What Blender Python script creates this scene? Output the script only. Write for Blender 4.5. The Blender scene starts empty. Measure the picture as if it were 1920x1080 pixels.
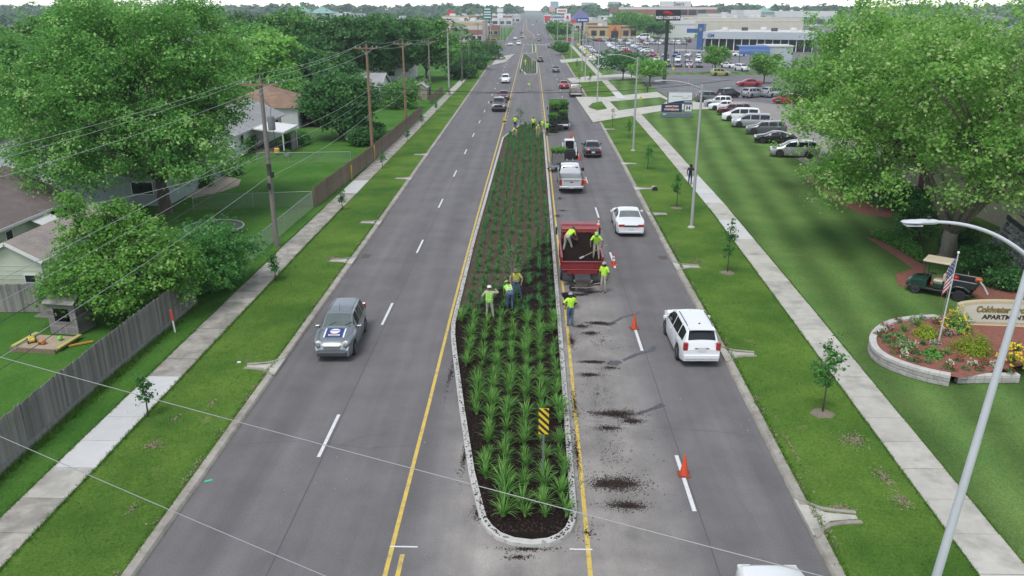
import bpy, bmesh, math, random
import numpy as np
from mathutils import Vector, Matrix, Euler
R = math.radians
rnd = random.Random(7)
C = bpy.context.scene.collection
scene = bpy.context.scene
# ------------------------------------------------------------------ camera
FPX = 1493.0                      # focal length in photo pixels (28 mm full frame)
PITCH = math.atan((540 - 18) / FPX)
CAMH = 15.41 * math.cos(PITCH)    # a drone about 14.5 m above the road
YAW = math.atan((997 - 960) / FPX * math.cos(PITCH))
cam = bpy.data.cameras.new("camera")
cam.lens = 36 * FPX / 1920
cam.sensor_width = 36
cam.clip_end = 20000
cam_o = bpy.data.objects.new("camera", cam)
C.objects.link(cam_o)
cam_o.location = (0, 0, CAMH)
cam_o.rotation_euler = (math.pi / 2 - PITCH, 0, YAW)
scene.camera = cam_o
# ------------------------------------------------------------------ sky, sun, exposure (bright overcast)
SUN_EL, SUN_AZ = 62, -152          # degrees; azimuth measured from +Y towards +X
world = bpy.data.worlds.new("World")
scene.world = world
world.use_nodes = True
wn = world.node_tree
wn.nodes.clear()
w_out = wn.nodes.new("ShaderNodeOutputWorld")
w_bg = wn.nodes.new("ShaderNodeBackground")
w_sky = wn.nodes.new("ShaderNodeTexSky")
w_sky.sky_type = 'NISHITA'
w_sky.sun_disc = False
w_sky.sun_elevation = R(SUN_EL)
w_sky.sun_rotation = R(SUN_AZ)
w_sky.air_density = 1.0
w_sky.dust_density = 0.2
w_sky.ozone_density = 1.0
w_hs = wn.nodes.new("ShaderNodeHueSaturation")
w_hs.inputs["Saturation"].default_value = 0.42
w_bg.inputs["Strength"].default_value = 0.15
wn.links.new(w_sky.outputs[0], w_hs.inputs["Color"])
wn.links.new(w_hs.outputs[0], w_bg.inputs["Color"])
wn.links.new(w_bg.outputs[0], w_out.inputs["Surface"])
sun = bpy.data.lights.new("sun", 'SUN')
sun.energy = 1.5
sun.angle = R(24)
sun.color = (1.0, 0.965, 0.92)
sun_o = bpy.data.objects.new("sun", sun)
C.objects.link(sun_o)
sd = Vector((math.sin(R(SUN_AZ)) * math.cos(R(SUN_EL)), math.cos(R(SUN_AZ)) * math.cos(R(SUN_EL)), math.sin(R(SUN_EL))))
sun_o.rotation_euler = sd.to_track_quat('Z', 'Y').to_euler()
sun_o.location = (0, 0, 60)
vs = scene.view_settings
vs.view_transform = 'Standard'
vs.look = 'None'
vs.gamma = 1
vs.use_curve_mapping = False
vs.exposure = 0.80
scene.cycles.max_bounces = 8
scene.cycles.diffuse_bounces = 6
scene.cycles.glossy_bounces = 2
scene.cycles.transmission_bounces = 5
scene.cycles.transparent_max_bounces = 6
scene.cycles.volume_bounces = 0
scene.cycles.caustics_reflective = False
scene.cycles.caustics_refractive = False
# ------------------------------------------------------------------ survey: photo pixel -> metres on the ground (or at depth Y)
def ray(u, v):
 a, b = (u - 960) / FPX, (540 - v) / FPX
 y, z = math.cos(PITCH) + b * math.sin(PITCH), -math.sin(PITCH) + b * math.cos(PITCH)
 c, s = math.cos(YAW), math.sin(YAW)
 return (a * c - y * s, a * s + y * c, z)
def G(u, v, z=0.0):
 r = ray(u, v)
 t = (z - CAMH) / r[2]
 return (r[0] * t, r[1] * t)
def P(u, v, Y):
 r = ray(u, v)
 t = Y / r[1]
 return (r[0] * t, Y, CAMH + r[2] * t)
# ------------------------------------------------------------------ materials
MATS = {}
TONE = 0.87                       # all plain albedos scaled together to suit the exposure
def nd(nt, t, **kw):
 n = nt.nodes.new(t)
 for k, v in kw.items():
  if k in n.inputs:
   n.inputs[k].default_value = v
  else:
   setattr(n, k, v)
 return n
def col4(c):
 return (c[0], c[1], c[2], 1)
def mat(name, base, var=0.15, scale=3.0, rough=0.7, metal=0.0, bump=0.0, bscale=None, coat=0.0, coords='Object', detail=4, second=None, second_scale=0.4, second_amt=0.5, objvar=0.0, spec=0.5, stretch=None, emit=None):
 """one procedural material: base colour broken up by noise, an optional second colour in patches, relief from noise"""
 if name in MATS:
  return MATS[name]
 base = tuple(c * TONE for c in base[:3])
 second = tuple(c * TONE for c in second) if second else None
 m = bpy.data.materials.new(name)
 m.use_nodes = True
 nt = m.node_tree
 bs = nt.nodes["Principled BSDF"]
 L = nt.links.new
 tc = nd(nt, "ShaderNodeTexCoord")
 vec = tc.outputs[coords]
 if stretch:
  mp = nd(nt, "ShaderNodeMapping")
  mp.inputs["Scale"].default_value = stretch
  L(vec, mp.inputs[0])
  vec = mp.outputs[0]
 nz = nd(nt, "ShaderNodeTexNoise", Scale=scale, Detail=detail, Roughness=0.62)
 L(vec, nz.inputs["Vector"])
 mr = nd(nt, "ShaderNodeMapRange")
 mr.inputs["From Min"].default_value = 0.25
 mr.inputs["From Max"].default_value = 0.75
 mr.inputs["To Min"].default_value = 1 - var
 mr.inputs["To Max"].default_value = 1 + var
 L(nz.outputs[0], mr.inputs["Value"])
 src = None
 if second:
  n2 = nd(nt, "ShaderNodeTexNoise", Scale=second_scale, Detail=5, Roughness=0.6)
  L(vec, n2.inputs["Vector"])
  r2 = nd(nt, "ShaderNodeMapRange")
  r2.inputs["From Min"].default_value = 0.62 - second_amt * 0.35
  r2.inputs["From Max"].default_value = 0.78 - second_amt * 0.25
  L(n2.outputs[0], r2.inputs["Value"])
  mx = nd(nt, "ShaderNodeMix", data_type='RGBA')
  mx.inputs[6].default_value = col4(base)
  mx.inputs[7].default_value = col4(second)
  L(r2.outputs[0], mx.inputs[0])
  src = mx.outputs[2]
 vm = nd(nt, "ShaderNodeVectorMath", operation='SCALE')
 if src is None:
  vm.inputs[0].default_value = base[:3]
 else:
  L(src, vm.inputs[0])
 L(mr.outputs[0], vm.inputs["Scale"])
 out = vm.outputs[0]
 if objvar:
  oi = nd(nt, "ShaderNodeObjectInfo")
  om = nd(nt, "ShaderNodeMapRange")
  om.inputs["To Min"].default_value = 1 - objvar
  om.inputs["To Max"].default_value = 1 + objvar
  L(oi.outputs["Random"], om.inputs["Value"])
  v2 = nd(nt, "ShaderNodeVectorMath", operation='SCALE')
  L(out, v2.inputs[0])
  L(om.outputs[0], v2.inputs["Scale"])
  out = v2.outputs[0]
 L(out, bs.inputs["Base Color"])
 bs.inputs["Roughness"].default_value = rough
 bs.inputs["Metallic"].default_value = metal
 bs.inputs["Specular IOR Level"].default_value = spec
 bs.inputs["Coat Weight"].default_value = coat
 bs.inputs["Coat Roughness"].default_value = 0.06
 if bump:
  nb = nd(nt, "ShaderNodeTexNoise", Scale=bscale or scale * 3, Detail=4, Roughness=0.65)
  L(vec, nb.inputs["Vector"])
  bp = nd(nt, "ShaderNodeBump", Strength=bump, Distance=0.05)
  L(nb.outputs[0], bp.inputs["Height"])
  L(bp.outputs[0], bs.inputs["Normal"])
 if emit:
  bs.inputs["Emission Color"].default_value = col4(base)
  bs.inputs["Emission Strength"].default_value = emit
 MATS[name] = m
 return m
def leafmat(name, ramp, transl=0.3, rough=0.55):
 """foliage: every leaf takes its own tone from the ramp (attribute 'tone'); some light passes through"""
 if name in MATS:
  return MATS[name]
 m = bpy.data.materials.new(name)
 m.use_nodes = True
 nt = m.node_tree
 bs = nt.nodes["Principled BSDF"]
 out = nt.nodes["Material Output"]
 L = nt.links.new
 at = nd(nt, "ShaderNodeAttribute", attribute_name="tone")
 cr = nd(nt, "ShaderNodeValToRGB")
 el = cr.color_ramp.elements
 while len(el) < len(ramp):
  el.new(0.5)
 for i, (p, c) in enumerate(ramp):
  el[i].position = p
  el[i].color = col4(c)
 L(at.outputs["Fac"], cr.inputs[0])
 oi = nd(nt, "ShaderNodeObjectInfo")
 om = nd(nt, "ShaderNodeMapRange")
 om.inputs["To Min"].default_value = 0.86
 om.inputs["To Max"].default_value = 1.12
 L(oi.outputs["Random"], om.inputs["Value"])
 v2 = nd(nt, "ShaderNodeVectorMath", operation='SCALE')
 L(cr.outputs[0], v2.inputs[0])
 L(om.outputs[0], v2.inputs["Scale"])
 L(v2.outputs[0], bs.inputs["Base Color"])
 bs.inputs["Roughness"].default_value = rough
 bs.inputs["Specular IOR Level"].default_value = 0.08
 tr = nd(nt, "ShaderNodeBsdfTranslucent")
 L(v2.outputs[0], tr.inputs["Color"])
 mx = nd(nt, "ShaderNodeMixShader", Fac=transl)
 L(bs.outputs[0], mx.inputs[1])
 L(tr.outputs[0], mx.inputs[2])
 L(mx.outputs[0], out.inputs["Surface"])
 MATS[name] = m
 return m
def flat(name, c, rough=0.5, metal=0.0, coat=0.0, var=0.06, spec=0.5, emit=None):
 return mat(name, c, var=var, scale=6, rough=rough, metal=metal, coat=coat, spec=spec, emit=emit)
def glassmat(name="vehicle_glass", c=(0.012, 0.016, 0.018)):
 return mat(name, c, var=0.2, scale=1.5, rough=0.10, spec=0.4)
# ------------------------------------------------------------------ mesh builder
class MB:
 def __init__(self):
  self.v, self.f, self.m = [], [], []
 def add(self, vs, fs, mi=0):
  o = len(self.v)
  self.v += [tuple(p) for p in vs]
  for f in fs:
   self.f.append([i + o for i in f])
   self.m.append(mi)
  return self
 def box(self, c, s, rz=0, mi=0, rot=None, taper=1.0, bevel=0.0):
  hx, hy, hz = s[0] / 2, s[1] / 2, s[2] / 2
  if bevel > 0:
   b = min(bevel, hx * .45, hy * .45, hz * .45)
   pts = []
   for sx in (-1, 1):
    for sy in (-1, 1):
     for sz in (-1, 1):
      pts += [(sx * (hx - b), sy * (hy - b), sz * hz), (sx * (hx - b), sy * hy, sz * (hz - b)), (sx * hx, sy * (hy - b), sz * (hz - b))]
   I = lambda sx, sy, sz, k: ((sx > 0) * 4 + (sy > 0) * 2 + (sz > 0)) * 3 + k
   fs = []
   for s_ in (-1, 1):
    q = [I(-1, -1, s_, 0), I(1, -1, s_, 0), I(1, 1, s_, 0), I(-1, 1, s_, 0)]
    fs.append(q if s_ > 0 else q[::-1])
    q = [I(-1, s_, -1, 1), I(-1, s_, 1, 1), I(1, s_, 1, 1), I(1, s_, -1, 1)]
    fs.append(q if s_ > 0 else q[::-1])
    q = [I(s_, -1, -1, 2), I(s_, 1, -1, 2), I(s_, 1, 1, 2), I(s_, -1, 1, 2)]
    fs.append(q if s_ > 0 else q[::-1])
   for a in (-1, 1):
    for b_ in (-1, 1):
     e = [I(-1, a, b_, 0), I(1, a, b_, 0), I(1, a, b_, 1), I(-1, a, b_, 1)]
     fs.append(e if a * b_ < 0 else e[::-1])
     e = [I(a, -1, b_, 0), I(a, 1, b_, 0), I(a, 1, b_, 2), I(a, -1, b_, 2)]
     fs.append(e if a * b_ > 0 else e[::-1])
     e = [I(a, b_, -1, 1), I(a, b_, 1, 1), I(a, b_, 1, 2), I(a, b_, -1, 2)]
     fs.append(e if a * b_ < 0 else e[::-1])
   for sx in (-1, 1):
    for sy in (-1, 1):
     for sz in (-1, 1):
      t = [I(sx, sy, sz, 0), I(sx, sy, sz, 1), I(sx, sy, sz, 2)]
      fs.append(t if sx * sy * sz < 0 else t[::-1])
  else:
   pts = [(-hx, -hy, -hz), (hx, -hy, -hz), (hx, hy, -hz), (-hx, hy, -hz),
                   (-hx * taper, -hy * taper, hz), (hx * taper, -hy * taper, hz), (hx * taper, hy * taper, hz), (-hx * taper, hy * taper, hz)]
   fs = [(3, 2, 1, 0), (4, 5, 6, 7), (0, 1, 5, 4), (1, 2, 6, 5), (2, 3, 7, 6), (3, 0, 4, 7)]
  M = (rot.to_matrix() if rot else Matrix.Rotation(rz, 3, 'Z'))
  c = Vector(c)
  return self.add([M @ Vector(p) + c for p in pts], fs, mi)
 def bar(self, a, b, w, h=None, mi=0):
  """a square bar from a to b"""
  a, b = Vector(a), Vector(b)
  d = b - a
  q = d.to_track_quat('Y', 'Z')
  c = (a + b) / 2
  h = h or w
  pts = [(-w / 2, -d.length / 2, -h / 2), (w / 2, -d.length / 2, -h / 2), (w / 2, d.length / 2, -h / 2), (-w / 2, d.length / 2, -h / 2)]
  pts += [(x, y, h / 2) for x, y, _ in pts]
  return self.add([q @ Vector(p) + c for p in pts], [(3, 2, 1, 0), (4, 5, 6, 7), (0, 1, 5, 4), (1, 2, 6, 5), (2, 3, 7, 6), (3, 0, 4, 7)], mi)
 def prism(self, poly, z0, z1, mi=0, mi_side=None, bottom=True):
  """poly counter-clockwise seen from above; z0/z1 numbers"""
  n = len(poly)
  o = len(self.v)
  self.v += [(p[0], p[1], z0) for p in poly] + [(p[0], p[1], z1) for p in poly]
  self.f.append([o + n + i for i in range(n)]); self.m.append(mi)
  if bottom:
   self.f.append([o + i for i in reversed(range(n))]); self.m.append(mi)
  for i in range(n):
   j = (i + 1) % n
   self.f.append([o + i, o + j, o + n + j, o + n + i]); self.m.append(mi if mi_side is None else mi_side)
  return self
 def side(self, poly, x0, x1, mi=0):
  """poly in (y, z), extruded along x"""
  n = len(poly)
  o = len(self.v)
  self.v += [(x0, p[0], p[1]) for p in poly] + [(x1, p[0], p[1]) for p in poly]
  self.f.append([o + i for i in reversed(range(n))]); self.m.append(mi)
  self.f.append([o + n + i for i in range(n)]); self.m.append(mi)
  for i in range(n):
   j = (i + 1) % n
   self.f.append([o + i, o + j, o + n + j, o + n + i]); self.m.append(mi)
  return self
 def tube(self, pts, rads, n=8, mi=0, caps=True):
  pts = [Vector(p) for p in pts]
  if not hasattr(rads, '__len__'):
   rads = [rads] * len(pts)
  o = len(self.v)
  up = None
  for i, p in enumerate(pts):
   d = (pts[min(i + 1, len(pts) - 1)] - pts[max(i - 1, 0)]).normalized()
   if up is None:
    up = d.orthogonal().normalized()
   up = (up - d * up.dot(d))
   up = up.normalized() if up.length > 1e-6 else d.orthogonal().normalized()
   s = d.cross(up)
   for k in range(n):
    a = 2 * math.pi * k / n
    self.v.append(tuple(p + (up * math.cos(a) + s * math.sin(a)) * rads[i]))
  for i in range(len(pts) - 1):
   for k in range(n):
    a, b = o + i * n + k, o + i * n + (k + 1) % n
    self.f.append([a, b, b + n, a + n]); self.m.append(mi)
  if caps:
   self.f.append([o + k for k in reversed(range(n))]); self.m.append(mi)
   e = o + (len(pts) - 1) * n
   self.f.append([e + k for k in range(n)]); self.m.append(mi)
  return self
 def lathe(self, prof, c=(0, 0, 0), n=16, mi=0, axis='Z', sx=1, sy=1):
  """prof [(r, h)] turned round an axis through c"""
  o = len(self.v)
  for r, h in prof:
   for k in range(n):
    a = 2 * math.pi * k / n
    x, y = r * math.cos(a) * sx, r * math.sin(a) * sy
    p = (x, y, h) if axis == 'Z' else ((h, x, y) if axis == 'X' else (y, h, x))
    self.v.append((p[0] + c[0], p[1] + c[1], p[2] + c[2]))
  for i in range(len(prof) - 1):
   for k in range(n):
    a, b = o + i * n + k, o + i * n + (k + 1) % n
    self.f.append([a, b, b + n, a + n]); self.m.append(mi)
  self.f.append([o + k for k in reversed(range(n))]); self.m.append(mi)
  e = o + (len(prof) - 1) * n
  self.f.append([e + k for k in range(n)]); self.m.append(mi)
  return self
 def grid(self, rows, mi=0, close=False):
  """rows: list of equally long point lists"""
  o = len(self.v)
  n = len(rows[0])
  for r in rows:
   self.v += [tuple(p) for p in r]
  for i in range(len(rows) - 1):
   for k in range(n if close else n - 1):
    a, b = o + i * n + k, o + i * n + (k + 1) % n
    self.f.append([a, b, b + n, a + n]); self.m.append(mi)
  return self
 def mesh(self, name, mats, smooth=False, angle=35):
  me = bpy.data.meshes.new(name)
  me.from_pydata(self.v, [], self.f)
  for m in (mats if isinstance(mats, (list, tuple)) else [mats]):
   me.materials.append(m)
  if len(me.materials) > 1:
   me.polygons.foreach_set("material_index", self.m)
  if smooth:
   me.polygons.foreach_set("use_smooth", [True] * len(me.polygons))
   me.update()
   me.set_sharp_from_angle(angle=R(angle))
  me.update()
  return me
 def build(self, name, mats, parent=None, loc=None, rz=0, smooth=False, angle=35):
  return link(name, self.mesh(name, mats, smooth, angle), parent, loc, rz)
def link(name, me, parent=None, loc=None, rz=0, rot=None, scale=None):
 o = bpy.data.objects.new(name, me)
 C.objects.link(o)
 if parent is not None:
  o.parent = parent
 if loc is not None:
  o.location = loc
 if rot is not None:
  o.rotation_euler = rot
 elif rz:
  o.rotation_euler = (0, 0, rz)
 if scale is not None:
  o.scale = scale
 return o
def tag(o, label=None, cat=None, group=None, kind=None):
 if label: o["label"] = label
 if cat: o["category"] = cat
 if group: o["group"] = group
 if kind: o["kind"] = kind
 return o
def thing(name, label, cat, loc=(0, 0, 0), rz=0, group=None):
 return tag(link(name, None, None, loc, rz), label, cat, group)
KIDS = {}
def copy_tree(src, label=None, loc=None, rz=None, group=None, scale=None):
 def rec(o, parent):
  c = o.copy()
  C.objects.link(c)
  c.parent = parent
  for ch in list(o.children):
   rec(ch, c)
  return c
 c = rec(src, None)
 if loc is not None: c.location = loc
 if rz is not None: c.rotation_euler = (0, 0, rz)
 if scale is not None: c.scale = scale if hasattr(scale, '__len__') else (scale,) * 3
 if label: c["label"] = label
 if group: c["group"] = group
 return c
def quads_mesh(name, verts, nper, mat_, tone=None, smooth=False):
 """numpy (n*nper, 3) vertices, each nper one face"""
 n = len(verts) // nper
 me = bpy.data.meshes.new(name)
 me.vertices.add(n * nper)
 me.vertices.foreach_set("co", np.ascontiguousarray(verts, dtype=np.float32).ravel())
 me.loops.add(n * nper)
 me.loops.foreach_set("vertex_index", np.arange(n * nper, dtype=np.int32))
 me.polygons.add(n)
 me.polygons.foreach_set("loop_start", np.arange(0, n * nper, nper, dtype=np.int32))
 me.materials.append(mat_)
 if tone is not None:
  a = me.attributes.new("tone", 'FLOAT', 'FACE')
  a.data.foreach_set("value", np.ascontiguousarray(tone, dtype=np.float32))
 me.update(calc_edges=True)
 return me
def text_mesh(s, size, mat_, extrude=0.01, bold=0.0, shear=0.0, align='CENTER', sx=1.0):
 cu = bpy.data.curves.new("letter", 'FONT')
 cu.body = s
 cu.size = size
 cu.extrude = extrude
 cu.offset = bold
 cu.shear = shear
 cu.align_x = align
 cu.align_y = 'CENTER'
 cu.resolution_u = 3
 o = bpy.data.objects.new("letter", cu)
 C.objects.link(o)
 dg = bpy.context.evaluated_depsgraph_get()
 me = bpy.data.meshes.new_from_object(o.evaluated_get(dg))
 bpy.data.objects.remove(o)
 if sx != 1.0:
  me.transform(Matrix.Diagonal((sx, 1, 1, 1)))
 me.materials.clear()
 me.materials.append(mat_)
 return me
STAND = Euler((math.pi / 2, 0, 0))      # text upright, facing -Y
def lerp_tab(tab):
 xs, ys = [t[0] for t in tab], [t[1] for t in tab]
 return lambda y: float(np.interp(y, xs, ys))
# ================================================================== SETTING
def grassmat(name, a, b, dry, dry_amt=0.35, stripe=None, fine=14.0):
 m = bpy.data.materials.new(name)
 m.use_nodes = True
 nt = m.node_tree
 bs = nt.nodes["Principled BSDF"]
 L = nt.links.new
 tc = nd(nt, "ShaderNodeTexCoord")
 vec = tc.outputs["Object"]
 big = nd(nt, "ShaderNodeTexNoise", Scale=0.22, Detail=6, Roughness=0.62)
 L(vec, big.inputs["Vector"])
 mx = nd(nt, "ShaderNodeMix", data_type='RGBA')
 mx.inputs[6].default_value = col4(a)
 mx.inputs[7].default_value = col4(b)
 r1 = nd(nt, "ShaderNodeMapRange")
 r1.inputs["From Min"].default_value = 0.36
 r1.inputs["From Max"].default_value = 0.64
 L(big.outputs[0], r1.inputs["Value"])
 L(r1.outputs[0], mx.inputs[0])
 src = mx.outputs[2]
 if stripe:
  sp = nd(nt, "ShaderNodeMapping")
  sp.inputs["Rotation"].default_value = (0, 0, stripe[0])
  L(vec, sp.inputs[0])
  wv = nd(nt, "ShaderNodeTexWave", Scale=stripe[1], Distortion=1.2, Detail=2)
  wv.inputs["Detail Scale"].default_value = 0.6
  L(sp.outputs[0], wv.inputs["Vector"])
  sm = nd(nt, "ShaderNodeMapRange")
  sm.inputs["To Min"].default_value = 1 - stripe[2]
  sm.inputs["To Max"].default_value = 1 + stripe[2]
  L(wv.outputs[1], sm.inputs["Value"])
  vv = nd(nt, "ShaderNodeVectorMath", operation='SCALE')
  L(src, vv.inputs[0])
  L(sm.outputs[0], vv.inputs["Scale"])
  src = vv.outputs[0]
 dn = nd(nt, "ShaderNodeTexNoise", Scale=0.55, Detail=8, Roughness=0.68)
 L(vec, dn.inputs["Vector"])
 dr = nd(nt, "ShaderNodeMapRange")
 dr.inputs["From Min"].default_value = 0.72 - dry_amt * 0.25
 dr.inputs["From Max"].default_value = 0.82 - dry_amt * 0.2
 dr.inputs["To Max"].default_value = 0.8
 L(dn.outputs[0], dr.inputs["Value"])
 m2 = nd(nt, "ShaderNodeMix", data_type='RGBA')
 L(dr.outputs[0], m2.inputs[0])
 L(src, m2.inputs[6])
 m2.inputs[7].default_value = col4(dry)
 fn = nd(nt, "ShaderNodeTexNoise", Scale=fine, Detail=5, Roughness=0.75)
 L(vec, fn.inputs["Vector"])
 fr = nd(nt, "ShaderNodeMapRange")
 fr.inputs["From Min"].default_value = 0.25
 fr.inputs["From Max"].default_value = 0.75
 fr.inputs["To Min"].default_value = 0.5
 fr.inputs["To Max"].default_value = 1.5
 L(fn.outputs[0], fr.inputs["Value"])
 vv = nd(nt, "ShaderNodeVectorMath", operation='SCALE')
 L(m2.outputs[2], vv.inputs[0])
 L(fr.outputs[0], vv.inputs["Scale"])
 L(vv.outputs[0], bs.inputs["Base Color"])
 bs.inputs["Roughness"].default_value = 0.95
 bs.inputs["Specular IOR Level"].default_value = 0.04
 bp = nd(nt, "ShaderNodeBump", Strength=0.7, Distance=0.06)
 L(fn.outputs[0], bp.inputs["Height"])
 L(bp.outputs[0], bs.inputs["Normal"])
 MATS[name] = m
 return m
GR_VERGE = grassmat("verge_grass", (0.044, 0.104, 0.018), (0.100, 0.176, 0.030), (0.18, 0.17, 0.08), 0.42)
GR_YARD = grassmat("yard_grass", (0.042, 0.118, 0.020), (0.074, 0.168, 0.030), (0.12, 0.17, 0.05), 0.15)
GR_LAWN = grassmat("mown_lawn", (0.070, 0.134, 0.035), (0.106, 0.174, 0.048), (0.14, 0.17, 0.065), 0.26, stripe=(R(7), 0.115, 0.2))
CONC = mat("concrete", (0.45, 0.43, 0.375), var=0.13, scale=2.5, rough=0.85, bump=0.15, bscale=40, second=(0.30, 0.285, 0.25), second_scale=0.7, second_amt=0.35, objvar=0.07)
CONC_NEW = mat("new_concrete", (0.54, 0.54, 0.52), var=0.07, scale=3, rough=0.8, bump=0.1, bscale=40, objvar=0.04)
CONC_OLD = mat("weathered_concrete", (0.37, 0.348, 0.30), var=0.2, scale=4, rough=0.9, bump=0.25, bscale=30, second=(0.24, 0.225, 0.19), second_scale=1.2, second_amt=0.6, objvar=0.09)
KERB_M = mat("kerb_concrete", (0.33, 0.305, 0.26), var=0.18, scale=3, rough=0.85, bump=0.2, bscale=30, second=(0.24, 0.215, 0.18), second_scale=1.6, second_amt=0.4, objvar=0.12)
YEL_M = mat("yellow_road_paint", (0.58, 0.42, 0.085), var=0.14, scale=5, rough=0.75, second=(0.30, 0.25, 0.14), second_scale=2.6, second_amt=0.32)
WHT_M = mat("white_road_paint", (0.66, 0.66, 0.65), var=0.06, scale=5, rough=0.7, second=(0.5, 0.5, 0.49), second_scale=5, second_amt=0.36)
ASPH_LOT = mat("parking_asphalt", (0.125, 0.123, 0.128), var=0.14, scale=1.2, rough=0.9, second=(0.16, 0.157, 0.158), second_scale=0.12, second_amt=0.6)
LOT_PALE = mat("pale_lot_paving", (0.25, 0.232, 0.212), var=0.1, scale=1.2, rough=0.9, second=(0.23, 0.215, 0.20), second_scale=0.2, second_amt=0.5)
def asphalt():
 m = bpy.data.materials.new("road_asphalt")
 m.use_nodes = True
 nt = m.node_tree
 bs = nt.nodes["Principled BSDF"]
 L = nt.links.new
 tc = nd(nt, "ShaderNodeTexCoord")
 vec = tc.outputs["Object"]
 mp = nd(nt, "ShaderNodeMapping")
 mp.inputs["Scale"].default_value = (1.0, 0.035, 1)
 L(vec, mp.inputs[0])
 trk = nd(nt, "ShaderNodeTexNoise", Scale=0.75, Detail=4, Roughness=0.55)
 L(mp.outputs[0], trk.inputs["Vector"])
 fine = nd(nt, "ShaderNodeTexNoise", Scale=22.0, Detail=4, Roughness=0.8)
 L(vec, fine.inputs["Vector"])
 blot = nd(nt, "ShaderNodeTexNoise", Scale=0.5, Detail=6, Roughness=0.6)
 L(vec, blot.inputs["Vector"])
 def rng(src, a, b):
  r = nd(nt, "ShaderNodeMapRange")
  r.inputs["From Min"].default_value = 0.3
  r.inputs["From Max"].default_value = 0.7
  r.inputs["To Min"].default_value = a
  r.inputs["To Max"].default_value = b
  L(src, r.inputs["Value"])
  return r.outputs[0]
 def mul(a, b):
  n = nd(nt, "ShaderNodeMath", operation='MULTIPLY')
  L(a, n.inputs[0]); L(b, n.inputs[1])
  return n.outputs[0]
 k = mul(mul(rng(trk.outputs[0], 0.80, 1.16), rng(fine.outputs[0], 0.76, 1.24)), rng(blot.outputs[0], 0.86, 1.12))
 # dust ground into the paving round the island, worn off towards the traffic lanes
 sx = nd(nt, "ShaderNodeSeparateXYZ")
 L(vec, sx.inputs[0])
 def band(src, c, w):
  s = nd(nt, "ShaderNodeMath", operation='SUBTRACT'); L(src, s.inputs[0]); s.inputs[1].default_value = c
  a = nd(nt, "ShaderNodeMath", operation='ABSOLUTE'); L(s.outputs[0], a.inputs[0])
  r = nd(nt, "ShaderNodeMapRange", interpolation_type='SMOOTHSTEP')
  r.inputs["From Min"].default_value = w; r.inputs["From Max"].default_value = w * 0.45
  L(a.outputs[0], r.inputs["Value"])
  return r.outputs[0]
 d1 = mul(band(sx.outputs[0], 0.9, 4.6), band(sx.outputs[1], 20, 32))
 d2 = mul(d1, rng(blot.outputs[0], 0.35, 1.0))
 mx = nd(nt, "ShaderNodeMix", data_type='RGBA')
 mx.inputs[6].default_value = (0.128, 0.121, 0.120, 1)
 mx.inputs[7].default_value = (0.29, 0.268, 0.238, 1)
 d3 = nd(nt, "ShaderNodeMath", operation='MULTIPLY'); L(d2, d3.inputs[0]); d3.inputs[1].default_value = 0.9
 L(d3.outputs[0], mx.inputs[0])
 vv = nd(nt, "ShaderNodeVectorMath", operation='SCALE')
 L(mx.outputs[2], vv.inputs[0]); L(k, vv.inputs["Scale"])
 L(vv.outputs[0], bs.inputs["Base Color"])
 bs.inputs["Roughness"].default_value = 0.82
 bs.inputs["Specular IOR Level"].default_value = 0.3
 bp = nd(nt, "ShaderNodeBump", Strength=0.25, Distance=0.02)
 L(fine.outputs[0], bp.inputs["Height"]); L(bp.outputs[0], bs.inputs["Normal"])
 return m
ASPH = asphalt()
# kerb lines (X as a function of Y)
KL = lerp_tab([(-10, -10.75), (20, -10.8), (60, -10.87), (125, -11.1), (212, -11.6), (375, -12.4), (900, -15), (1700, -18)])
KR = lerp_tab([(-10, 8.1), (18, 8.42), (31, 8.7), (45, 8.78), (61, 8.95), (79, 9.2), (105, 9.4), (161, 9.85), (247, 10.2), (375, 11.0), (900, 12), (1700, 13)])
SWR0 = lerp_tab([(-10, 11.7), (18, 12.2), (31, 12.7), (41, 13.1), (61, 13.8), (92, 14.35), (133, 14.8), (375, 16.5)])
SWR1 = lambda y: SWR0(y) + 1.42
SWL1 = lerp_tab([(-10, -14.35), (20, -14.4), (50, -14.5), (104, -14.3), (275, -13.9), (375, -14.4)])
SWL0 = lambda y: SWL1(y) - lerp_tab([(0, 1.42), (50, 1.4), (110, 1.3), (375, 1.3)])(y)
far_ground = mat("far_ground", (0.05, 0.095, 0.026), var=0.25, scale=0.05, rough=0.95, second=(0.18, 0.175, 0.165), second_scale=0.008, second_amt=0.8)
tag(MB().add([(-9000, -3000, -.06), (9000, -3000, -.06), (9000, 15000, -.06), (-9000, 15000, -.06)], [(0, 1, 2, 3)]).build("ground", far_ground), kind="structure")
def strip_sheet(name, fa, fb, y0, y1, z, m, step=12.0, kind="structure", skirt=0.25):
 ys = list(np.arange(y0, y1, step)) + [y1]
 mb = MB()
 ra, rb = [(fa(y), y, z) for y in ys], [(fb(y), y, z) for y in ys]
 mb.grid([[a, b] for a, b in zip(ra, rb)])
 if skirt:
  mb.grid([[(a[0], a[1], z - skirt), a] for a in ra])
  mb.grid([[b, (b[0], b[1], z - skirt)] for b in rb])
 mb.f = [f[::-1] for f in mb.f]
 return tag(mb.build(name, m), kind=kind)
road = strip_sheet("road", KL, KR, -10, 1700, 0.0, ASPH, skirt=0)
tag(MB().prism([(-400, 378), (-11, 376), (10, 374), (500, 362), (500, 392), (10, 408), (-11, 412), (-400, 414)], -.05, 0.004).build("cross_street", ASPH), kind="structure")
ZL = 0.12                                              # level of lawns and pavements behind the kerb
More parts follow.
